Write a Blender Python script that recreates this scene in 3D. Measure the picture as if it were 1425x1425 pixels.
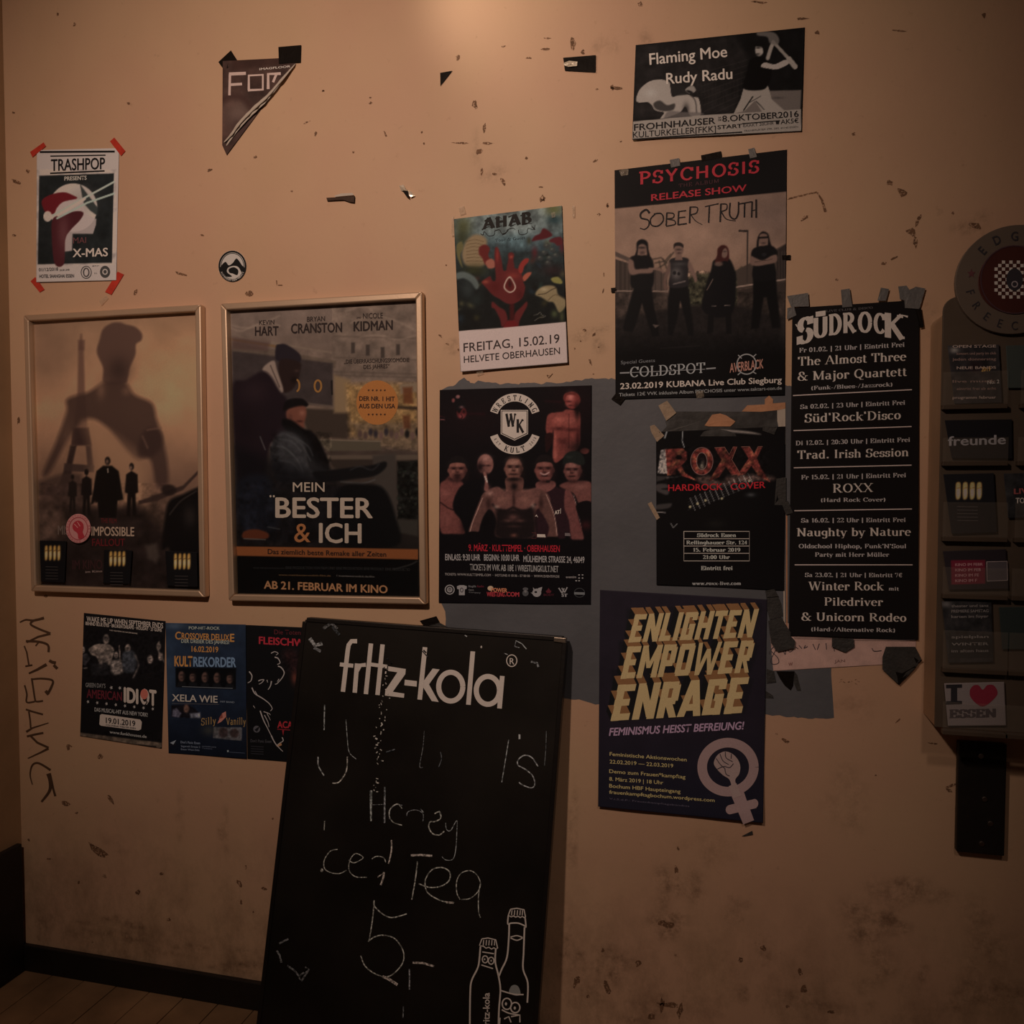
import bpy, math, random
import numpy as np
from mathutils import Vector, Matrix
random.seed(7); np.random.seed(7)
for o in list(bpy.data.objects): bpy.data.objects.remove(o)
scene = bpy.context.scene
COL = scene.collection
# ---------------------------------------------------------------- camera
FPX, W = 1150.0, 1425.0
YAW, PITCH = math.radians(14.0), math.radians(2.2)
CAM = Vector((0.0, -2.13, 1.556))
cd = bpy.data.cameras.new('camera'); cam = bpy.data.objects.new('camera', cd); COL.objects.link(cam)
cd.sensor_width = 36; cd.lens = FPX/W*36; cd.clip_start = .02
cam.location = CAM
cam.rotation_euler = (math.pi/2-PITCH, 0, YAW)
scene.camera = cam
# ---------------------------------------------------------------- light
wd = bpy.data.worlds.new('room_dusk'); scene.world = wd; wd.use_nodes = True
bg = wd.node_tree.nodes['Background']; bg.inputs[0].default_value = (1, .62, .45, 1); bg.inputs[1].default_value = .014
def lamp(name, kind, loc, aim, power, col, size=.1, cone=60, blend=.8):
    l = bpy.data.lights.new(name, kind); l.energy = power; l.color = col
    if kind == 'SPOT': l.spot_size = math.radians(cone); l.spot_blend = blend; l.shadow_soft_size = size
    elif kind == 'AREA': l.size = size
    else: l.shadow_soft_size = size
    o = bpy.data.objects.new(name, l); COL.objects.link(o); o.location = loc
    o.rotation_euler = (Vector(aim)-Vector(loc)).to_track_quat('-Z', 'Y').to_euler()
    return o
WARM = (1, .70, .53)
lamp('ceiling_spot_light', 'SPOT', (-.95, -2.2, 2.94), (-.97, 0, 2.03), 105, WARM, .06, 92, 1.0)
lamp('ceiling_wash_light', 'SPOT', (-.83, -.30, 2.92), (-.42, 0, 2.78), 3.6, (1, .76, .55), .08, 92, 1.0)
lamp('added_fill_spot', 'SPOT', (.50, -2.4, 2.94), (-.12, 0, .52), 27, WARM, .08, 36, 1.0)  # added fill, no known fixture: brightens the low wall right of the chalkboard
scene.view_settings.view_transform = 'Standard'; scene.view_settings.look = 'None'
scene.view_settings.exposure = 0; scene.view_settings.gamma = 1
scene.view_settings.use_curve_mapping = False
# ---------------------------------------------------------------- pixel rays to points in the room
RM = cam.rotation_euler.to_matrix()
def ray(px, py): return RM @ Vector(((px-W/2)/FPX, (W/2-py)/FPX, -1))
def wallpt(px, py, off=0.0):
    d = ray(px, py); t = (-off-CAM.y)/d.y; return CAM+d*t
Rn = np.array(RM)
def wallpts(px, py, off):
    d = np.stack([(px-W/2)/FPX, (W/2-py)/FPX, -np.ones_like(px)], -1) @ Rn.T
    t = (-off-CAM.y)/d[..., 1]
    return np.array(CAM)+d*t[..., None]
def planepts(px, py, P0, N, off):
    d = np.stack([(px-W/2)/FPX, (W/2-py)/FPX, -np.ones_like(px)], -1) @ Rn.T
    N = np.array(N); t = (((np.array(P0)-np.array(CAM)) @ N)+off)/(d @ N)
    return np.array(CAM)+d*t[..., None]
class Crop:
    def __init__(s, x, y, k): s.x, s.y, s.k = x, y, k
    def __call__(s, X, Y): return s.x+np.asarray(X, float)/s.k, s.y+np.asarray(Y, float)/s.k
# ---------------------------------------------------------------- materials
def s2l(c):
    c = np.clip(np.asarray(c, float)/255, 0, 1)
    return np.where(c <= .04045, c/12.92, ((c+.055)/1.055)**2.4)
def newmat(name): 
    m = bpy.data.materials.new(name); m.use_nodes = True
    return m, m.node_tree, m.node_tree.nodes['Principled BSDF']
def plain(name, col, rough=.6, metal=0, bump=0, bscale=60, var=0, vscale=8, spec=.5):
    m, nt, b = newmat(name); N = nt.nodes; L = nt.links
    b.inputs['Base Color'].default_value = (*col, 1); b.inputs['Roughness'].default_value = rough
    b.inputs['Metallic'].default_value = metal; b.inputs['Specular IOR Level'].default_value = spec
    tc = N.new('ShaderNodeTexCoord')
    if var:
        n = N.new('ShaderNodeTexNoise'); n.inputs['Scale'].default_value = vscale; n.inputs['Detail'].default_value = 6
        L.new(tc.outputs['Object'], n.inputs['Vector'])
        r = N.new('ShaderNodeMapRange'); r.inputs[1].default_value = .3; r.inputs[2].default_value = .7
        r.inputs[3].default_value = 1-var; r.inputs[4].default_value = 1+var
        L.new(n.outputs['Fac'], r.inputs[0])
        mx = N.new('ShaderNodeVectorMath'); mx.operation = 'SCALE'; mx.inputs[0].default_value = col
        L.new(r.outputs[0], mx.inputs['Scale']); L.new(mx.outputs[0], b.inputs['Base Color'])
    if bump:
        n = N.new('ShaderNodeTexNoise'); n.inputs['Scale'].default_value = bscale; n.inputs['Detail'].default_value = 5
        L.new(tc.outputs['Object'], n.inputs['Vector'])
        bp = N.new('ShaderNodeBump'); bp.inputs['Strength'].default_value = bump; bp.inputs['Distance'].default_value = .003
        L.new(n.outputs['Fac'], bp.inputs['Height']); L.new(bp.outputs[0], b.inputs['Normal'])
    return m
def print_mat(name, rough, spec=.5, bump=.05, grain=None):
    m, nt, b = newmat(name); N = nt.nodes; L = nt.links
    a = N.new('ShaderNodeVertexColor'); a.layer_name = 'ink'
    n = N.new('ShaderNodeTexNoise'); n.inputs['Scale'].default_value = 420; n.inputs['Detail'].default_value = 2
    tc = N.new('ShaderNodeTexCoord'); L.new(tc.outputs['Object'], n.inputs['Vector'])
    r = N.new('ShaderNodeMapRange'); r.inputs[1].default_value = .3; r.inputs[2].default_value = .7
    r.inputs[3].default_value = .93; r.inputs[4].default_value = 1.07; L.new(n.outputs['Fac'], r.inputs[0])
    if grain: r.inputs[1].default_value, r.inputs[2].default_value, r.inputs[3].default_value, r.inputs[4].default_value = .4, .6, *grain; n.inputs['Detail'].default_value = 4; n.inputs['Scale'].default_value = 160
    mx = N.new('ShaderNodeVectorMath'); mx.operation = 'SCALE'
    L.new(a.outputs['Color'], mx.inputs[0]); L.new(r.outputs[0], mx.inputs['Scale']); L.new(mx.outputs[0], b.inputs['Base Color'])
    b.inputs['Roughness'].default_value = rough; b.inputs['Specular IOR Level'].default_value = spec
    n2 = N.new('ShaderNodeTexNoise'); n2.inputs['Scale'].default_value = 14; n2.inputs['Detail'].default_value = 4
    L.new(tc.outputs['Object'], n2.inputs['Vector'])
    bp = N.new('ShaderNodeBump'); bp.inputs['Strength'].default_value = bump; bp.inputs['Distance'].default_value = .01
    L.new(n2.outputs['Fac'], bp.inputs['Height']); L.new(bp.outputs[0], b.inputs['Normal'])
    return m
M_PAPER = print_mat('printed_paper', .6, .12)
M_GLOSSY = print_mat('glossy_printed_paper', .42, .25, .1)
M_INK = print_mat('printing_ink', .6, .25, 0)
M_CHALK = print_mat('white_board_print', .8, .1, 0)
M_CHALKDUST = print_mat('dry_chalk', .95, .05, 0, (.25, 1.15))
# ---------------------------------------------------------------- object helpers
def tag(o, label=None, cat=None, group=None, kind=None):
    for k, v in (('label', label), ('category', cat), ('group', group), ('kind', kind)):
        if v: o[k] = v
    return o
def empty(name, loc, label=None, cat=None, group=None):
    o = bpy.data.objects.new(name, None); COL.objects.link(o); o.location = loc; o.empty_display_size = .05
    return tag(o, label, cat, group)
def mesh_obj(name, verts, faces, mat, parent=None, cols=None, smooth=False):
    me = bpy.data.meshes.new(name)
    v = np.asarray(verts, float)
    org = Vector((0, 0, 0))
    if parent is not None: org = Vector(parent.location)
    else: org = Vector(v.mean(0))
    v = v-np.array(org)
    if isinstance(faces, np.ndarray):
        n, k = faces.shape
        me.vertices.add(len(v)); me.vertices.foreach_set('co', v.ravel())
        me.loops.add(n*k); me.loops.foreach_set('vertex_index', faces.ravel().astype(np.int32))
        me.polygons.add(n); me.polygons.foreach_set('loop_start', np.arange(0, n*k, k, dtype=np.int32))
        me.polygons.foreach_set('loop_total', np.full(n, k, np.int32))
        me.update(calc_edges=True)
    else:
        me.from_pydata([tuple(p) for p in v], [], faces); me.update()
    if cols is not None:
        a = me.color_attributes.new('ink', 'FLOAT_COLOR', 'POINT')
        c = np.ones((len(v), 4), np.float32); c[:, :3] = cols
        a.data.foreach_set('color', c.ravel())
    me.materials.append(mat)
    if smooth: me.polygons.foreach_set('use_smooth', np.ones(len(me.polygons), bool))
    o = bpy.data.objects.new(name, me); COL.objects.link(o)
    if parent is None: o.location = org
    else:
        o.parent = parent
        if parent.type != 'EMPTY' : pass
    return o
def struct(name, verts, faces, mat, parent=None, **k):
    o = mesh_obj(name, verts, faces, mat, parent, **k)
    if parent is None: o['kind'] = 'structure'
    return o
class Box:
    """collects hexahedra given by 8 corners (front quad, back quad)"""
    def __init__(s): s.v = []; s.f = []
    def hexa(s, a, b):
        n = len(s.v); s.v += [tuple(p) for p in a]+[tuple(p) for p in b]; k = len(a)
        s.f.append([n+i for i in range(k)]); s.f.append([n+k+i for i in reversed(range(k))])
        for i in range(k): j = (i+1) % k; s.f.append([n+j, n+i, n+k+i, n+k+j])
        return s
    def box(s, x0, x1, y0, y1, z0, z1):
        return s.hexa([(x0, y0, z0), (x1, y0, z0), (x1, y0, z1), (x0, y0, z1)], [(x0, y1, z0), (x1, y1, z0), (x1, y1, z1), (x0, y1, z1)])
    def make(s, name, mat, parent=None, bevel=0, kind=None):
        o = mesh_obj(name, s.v, s.f, mat, parent)
        if bevel:
            m = o.modifiers.new('bevel', 'BEVEL'); m.width = bevel; m.segments = 2; m.limit_method = 'ANGLE'
        if kind: o['kind'] = kind
        return o
# ---------------------------------------------------------------- painter (colours as seen on the print)
def catmull(P, closed=True, n=6):
    P = [np.array(p, float) for p in P]; out = []; m = len(P)
    rng = range(m) if closed else range(m-1)
    for i in rng:
        if closed: p0, p1, p2, p3 = P[i-1], P[i], P[(i+1) % m], P[(i+2) % m]
        else: p0, p1, p2, p3 = P[max(i-1, 0)], P[i], P[i+1], P[min(i+2, m-1)]
        for j in range(n):
            t = j/n
            out.append(.5*((2*p1)+(p2-p0)*t+(2*p0-5*p1+4*p2-p3)*t*t+(3*p1-p0-3*p2+p3)*t**3))
    if not closed: out.append(P[-1])
    return np.array(out)
def pairs(*a): return [(a[i], a[i+1]) for i in range(0, len(a), 2)]
class Poster:
    lift = None
    def __init__(s, name, label, crop, quad, ill, off=.0012, step=1.15, wave=.0012, group=None, mat=None, cat='poster', plane=None, parent=None, partname='sheet', base=(10, 8, 8), edge=None, seed=0, tone=1., lift=None):
        s.tone = tone; s.lift = lift
        s.crop, s.ill, s.off, s.amp, s.plane = crop, np.array(ill), off, wave, plane
        s.quad = [np.array(q, float) for q in quad]   # tl tr br bl in crop coordinates
        q = s.quad; w = max(np.linalg.norm(q[1]-q[0]), np.linalg.norm(q[2]-q[3]))/crop.k
        h = max(np.linalg.norm(q[3]-q[0]), np.linalg.norm(q[2]-q[1]))/crop.k
        s.n, s.m = max(3, int(h/step)), max(3, int(w/step))
        u = np.linspace(0, 1, s.m+1)[None, :]; v = np.linspace(0, 1, s.n+1)[:, None]
        g = lambda k: (q[0][k]*(1-u)*(1-v)+q[1][k]*u*(1-v)+q[2][k]*u*v+q[3][k]*(1-u)*v)
        s.X, s.Y = g(0), g(1)
        if edge is not None: edge(s, u, v)
        s.U, s.V = u+0*v, v+0*u
        s.C = np.zeros(s.X.shape+(3,))+np.array(base, float)
        s.LV, s.LF, s.LC = [], [], []
        s.k0 = random.random()*9
        s.mat = mat or M_PAPER
        c = [float(np.mean([p[0] for p in q])), float(np.mean([p[1] for p in q]))]
        px, py = crop(*c)
        if parent is None:
            loc = s.place(np.array([c[0]]), np.array([float(max(p[1] for p in q))]), 0)[0]
            s.root = empty(name, tuple(loc), label, cat, group)
        else: s.root = parent
        s.partname = partname
    def place(s, X, Y, up):
        px, py = s.crop(X, Y)
        w = 0
        if s.lift: w = s.lift[2]*np.clip((Y-s.lift[0])/(s.lift[1]-s.lift[0]), 0, 1)**2
        w = w+s.amp*(np.sin(px*.043+s.k0)*.5+np.sin(py*.031+px*.017+s.k0*2)*.5+.9)
        off = s.off+up+w
        if s.plane is None: return wallpts(px, py, off)
        return planepts(px, py, s.plane[0], s.plane[1], off)
    # --- painting
    def _blend(s, mask, a, col):
        a = a[..., None]
        s.C[mask] = s.C[mask]*(1-a)+np.array(col, float)*a
    def _mask(s, x0, y0, x1, y1): return (s.X >= x0) & (s.X <= x1) & (s.Y >= y0) & (s.Y <= y1)
    def poly(s, pts, col, a=1., soft=2., sm=False):
        if not isinstance(pts[0], (tuple, list, np.ndarray)): pts = pairs(*pts)
        P = catmull(pts) if sm else np.array(pts, float)
        mk = s._mask(P[:, 0].min()-soft, P[:, 1].min()-soft, P[:, 0].max()+soft, P[:, 1].max()+soft)
        x, y = s.X[mk], s.Y[mk]
        if not len(x): return s
        d = np.full(x.shape, 1e9); ins = np.zeros(x.shape, bool)
        for i in range(len(P)):
            x0, y0 = P[i-1]; x1, y1 = P[i]; ex, ey = x1-x0, y1-y0; L = ex*ex+ey*ey+1e-9
            t = np.clip(((x-x0)*ex+(y-y0)*ey)/L, 0, 1)
            d = np.minimum(d, np.hypot(x-x0-t*ex, y-y0-t*ey))
            if abs(y1-y0) > 1e-9:
                c = ((y0 > y) != (y1 > y)) & (x < (x1-x0)*(y-y0)/(y1-y0)+x0); ins ^= c
        sd = np.where(ins, d, -d)
        s._blend(mk, np.clip(sd/soft*.5+.5, 0, 1)*a, col); return s
    def ell(s, cx, cy, rx, ry, col, a=1., soft=2., rot=0):
        r = max(rx, ry)+soft*2; mk = s._mask(cx-r, cy-r, cx+r, cy+r); x, y = s.X[mk]-cx, s.Y[mk]-cy
        c, q = math.cos(math.radians(rot)), math.sin(math.radians(rot)); x, y = x*c+y*q, -x*q+y*c
        d = (1-np.hypot(x/rx, y/ry))*min(rx, ry)
        s._blend(mk, np.clip(d/soft*.5+.5, 0, 1)*a, col); return s
    def glow(s, cx, cy, rx, ry, col, a=1., rot=0):
        r = max(rx, ry)*2.6; mk = s._mask(cx-r, cy-r, cx+r, cy+r); x, y = s.X[mk]-cx, s.Y[mk]-cy
        c, q = math.cos(math.radians(rot)), math.sin(math.radians(rot)); x, y = x*c+y*q, -x*q+y*c
        s._blend(mk, np.exp(-((x/rx)**2+(y/ry)**2))*a, col); return s
    def line(s, pts, w, col, a=1., soft=1.5, sm=False):
        if not isinstance(pts[0], (tuple, list, np.ndarray)): pts = pairs(*pts)
        P = catmull(pts, False) if sm else np.array(pts, float); r = w+soft
        mk = s._mask(P[:, 0].min()-r, P[:, 1].min()-r, P[:, 0].max()+r, P[:, 1].max()+r); x, y = s.X[mk], s.Y[mk]
        if not len(x): return s
        d = np.full(x.shape, 1e9)
        for i in range(1, len(P)):
            x0, y0 = P[i-1]; x1, y1 = P[i]; ex, ey = x1-x0, y1-y0; L = ex*ex+ey*ey+1e-9
            t = np.clip(((x-x0)*ex+(y-y0)*ey)/L, 0, 1); d = np.minimum(d, np.hypot(x-x0-t*ex, y-y0-t*ey))
        s._blend(mk, np.clip((w/2-d)/soft*.5+.5, 0, 1)*a, col); return s
    def grad(s, y0, c0, y1, c1, x0=-1e9, x1=1e9):
        mk = s._mask(x0, min(y0, y1), x1, max(y0, y1)); t = ((s.Y[mk]-y0)/(y1-y0))[:, None]
        s.C[mk] = np.array(c0, float)*(1-t)+np.array(c1, float)*t; return s
    def noise(s, amp, cell=14, box=None, mult=True, seed=1):
        rs = np.random.RandomState(seed); N = np.zeros(s.X.shape)
        for o in range(4):
            c = cell/(1.9**o); gx, gy = s.X/c, s.Y/c; gx = gx-gx.min(); gy = gy-gy.min()
            G = rs.rand(int(gy.max())+3, int(gx.max())+3); ix, iy = gx.astype(int), gy.astype(int); fx, fy = gx-ix, gy-iy
            fx = fx*fx*(3-2*fx); fy = fy*fy*(3-2*fy)
            N += (G[iy, ix]*(1-fx)*(1-fy)+G[iy, ix+1]*fx*(1-fy)+G[iy+1, ix]*(1-fx)*fy+G[iy+1, ix+1]*fx*fy-.5)*(.62**o)
        mk = s._mask(*box) if box else np.ones(s.X.shape, bool)
        if mult: s.C[mk] = s.C[mk]*(1+amp*N[mk][:, None])
        else: s.C[mk] = s.C[mk]+amp*N[mk][:, None]
        return s
    # --- lettering
    def _add(s, x, y, tris, col, up):
        n = s.nv = getattr(s, 'nv', 0)
        x = np.asarray(x, float); y = np.asarray(y, float); tris = np.asarray(tris); up = up+0*x
        e = max(np.hypot(x[tris[:, i]]-x[tris[:, i-1]], y[tris[:, i]]-y[tris[:, i-1]]).max() for i in range(3))/s.crop.k
        if e > 14 and s.amp > .0005:      # large flat prints follow the ripple of the paper
            D3 = np.stack([x, y, up], 1)[tris]
            for _ in range(min(4, int(math.ceil(math.log2(e/11))))):
                m = [(D3[:, i]+D3[:, (i+1) % 3])/2 for i in range(3)]
                D3 = np.concatenate([np.stack(q, 1) for q in ((D3[:, 0], m[0], m[2]), (m[0], D3[:, 1], m[1]), (m[2], m[1], D3[:, 2]), (m[0], m[1], m[2]))])
            D3 = D3.reshape(-1, 3); x, y, up = D3.T; tris = np.arange(len(x)).reshape(-1, 3)
        s.nv = n+len(x)
        s.LV.append(s.place(x, y, up)); s.LF.append(tris+n)
        c = np.array(col, float); s.LC.append(np.tile(c, (len(x), 1)))
    def T(s, txt, x0, y0, x1, y1, h, col, bold=0., sk=0., up=.0006, font='b', thick=.15, thin=.05, nib=0):
        V, F = glyphs(txt, bold) if font == 'b' else stroked(txt, thick, thin, nib, font)
        lo, hi = V[:, 0].min(), V[:, 0].max(); u = (V[:, 0]-lo)/(hi-lo); v = V[:, 1]
        s._add(x0+u*(x1-x0)+v*h*sk, y0+u*(y1-y0)-v*h, F, col, up+V[:, 2]*.00006); return s
    def TA(s, txt, cx, cy, r, a0, a1, h, col, bold=.0, inside=False, up=.0006, wf=.8, ry=None, font='b', thick=.17, thin=.06):
        n = len(txt)
        for i, ch in enumerate(txt):
            if ch == ' ': continue
            a = math.radians(a0+(a1-a0)*i/max(1, n-1)); V, F = glyphs(ch, bold) if font == 'b' else stroked(ch, thick, thin, 0, font)
            w = (V[:, 0].max()-V[:, 0].min()); x = (V[:, 0]-V[:, 0].min()-w/2)*h*wf; y = V[:, 1]*h
            px, py = cx+r*math.cos(a), cy-(ry or r)*math.sin(a)
            if inside: ux, uy, vx, vy = -math.sin(a), -math.cos(a), -math.cos(a), math.sin(a)
            else: ux, uy, vx, vy = math.sin(a), math.cos(a), math.cos(a), -math.sin(a)
            s._add(px+x*ux+y*vx, py+x*uy+y*vy, F, col, up+V[:, 2]*.00006)
        return s
    def S(s, pts, w, col, sm=False, up=.0006, n=5):
        """a stroke of flat ink; w may be (start, end)"""
        if not isinstance(pts[0], (tuple, list, np.ndarray)): pts = pairs(*pts)
        P = catmull(pts, False, n) if sm else np.array(pts, float)
        x, y, F = strip(P, w); s.sc = getattr(s, 'sc', 0)+1; s._add(x, y, F, col, up+(s.sc % 11)*.00006); return s
    def R(s, cx, cy, rx, ry, w, col, a0=0, a1=360, up=.0006, n=36):
        a = np.radians(np.linspace(a0, a1, n)); return s.S(list(zip(cx+rx*np.cos(a), cy-ry*np.sin(a))), w, col, up=up)
    def D(s, cx, cy, rx, ry, col, up=.0006, n=28):
        a = np.radians(np.linspace(0, 360, n, endpoint=False)); return s.F(list(zip(cx+rx*np.cos(a), cy-ry*np.sin(a))), col, up=up)
    def F(s, pts, col, up=.0006, sm=False):
        if not isinstance(pts[0], (tuple, list, np.ndarray)): pts = pairs(*pts)
        P = catmull(pts) if sm else np.array(pts, float)
        from mathutils.geometry import tessellate_polygon
        tr = tessellate_polygon([[Vector((p[0], p[1], 0)) for p in P]])
        s._add(P[:, 0], P[:, 1], np.array(tr), col, up); return s
    def done(s, letters='lettering', lmat=None):
        n, m = s.n, s.m; P = s.place(s.X, s.Y, 0); c = ink(s.C*s.tone, s.ill)
        idx = np.arange((n+1)*(m+1)).reshape(n+1, m+1)
        F = np.stack([idx[1:, :-1], idx[1:, 1:], idx[:-1, 1:], idx[:-1, :-1]], -1).reshape(-1, 4)
        ring = np.concatenate([idx[0, :], idx[1:, -1], idx[-1, -2::-1], idx[-2:0:-1, 0]])
        B = s.place(s.X, s.Y, -.0007-s.off*.3).reshape(-1, 3)[ring]; k = (n+1)*(m+1); r2 = k+np.arange(len(ring))
        F2 = np.stack([ring, np.roll(ring, -1), np.roll(r2, -1), r2], -1)
        V = np.concatenate([P.reshape(-1, 3), B]); CC = c.reshape(-1, 3)
        s.sheet = mesh_obj(s.partname, V, np.concatenate([F, F2]), s.mat, s.root, cols=np.concatenate([CC, CC[ring]]), smooth=False)
        if s.LV:
            V = np.concatenate(s.LV); F = np.concatenate(s.LF); c = ink(np.concatenate(s.LC)*s.tone, s.ill, .75)
            s.letters = mesh_obj(letters, V, F, lmat or M_INK, s.root, cols=c)
        return s
def ink(c, ill, lo=.52):
    c = np.clip(np.asarray(c, float), 3, 255); f = np.clip(lo+(1-lo)*c.mean(-1, keepdims=True)/140, lo, 1)
    return np.clip(s2l(c*f)/ill, .004, .9)
def strip(P, w):
    P = np.asarray(P, float); n = len(P)
    w = np.linspace(w[0], w[1], n) if isinstance(w, (tuple, list)) and len(w) == 2 else (np.asarray(w, float) if hasattr(w, '__len__') else np.full(n, float(w)))
    d = np.gradient(P, axis=0) if n > 2 else np.array([P[1]-P[0]]*2)
    d = d/(np.linalg.norm(d, axis=1)[:, None]+1e-9); nn = np.stack([-d[:, 1], d[:, 0]], 1)*(w/2)[:, None]
    # mitre compensation
    A, B = P+nn, P-nn; V = np.concatenate([A, B]); i = np.arange(n-1)
    F = np.concatenate([np.stack([i, i+1, i+1+n], 1), np.stack([i, i+1+n, i+n], 1)])
    return V[:, 0], V[:, 1], F
_gc = {}
def glyphs(txt, bold=0.):
    k = (txt, bold)
    if k in _gc: return _gc[k]
    cu = bpy.data.curves.new('t', 'FONT'); cu.body = txt; cu.resolution_u = 3; cu.size = 1
    o = bpy.data.objects.new('t', cu); COL.objects.link(o)
    me = o.to_mesh(); me.calc_loop_triangles()
    V = np.empty(len(me.vertices)*3); me.vertices.foreach_get('co', V); V = V.reshape(-1, 3)[:, :2]/.729
    F = np.empty(len(me.loop_triangles)*3, np.int32); me.loop_triangles.foreach_get('vertices', F); F = F.reshape(-1, 3)
    o.to_mesh_clear(); bpy.data.objects.remove(o); bpy.data.curves.remove(cu)
    if bold:
        sh = [(-bold, 0), (bold, 0), (0, bold*.7), (0, -bold*.7)]; n = len(V)
        V = np.concatenate([np.column_stack([V+np.array(d_), np.full(n, float(i))]) for i, d_ in enumerate(sh)]); F = np.concatenate([F+n*i for i in range(len(sh))])
    else: V = np.column_stack([V, np.zeros(len(V))])
    _gc[k] = (V, F); return _gc[k]
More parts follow.
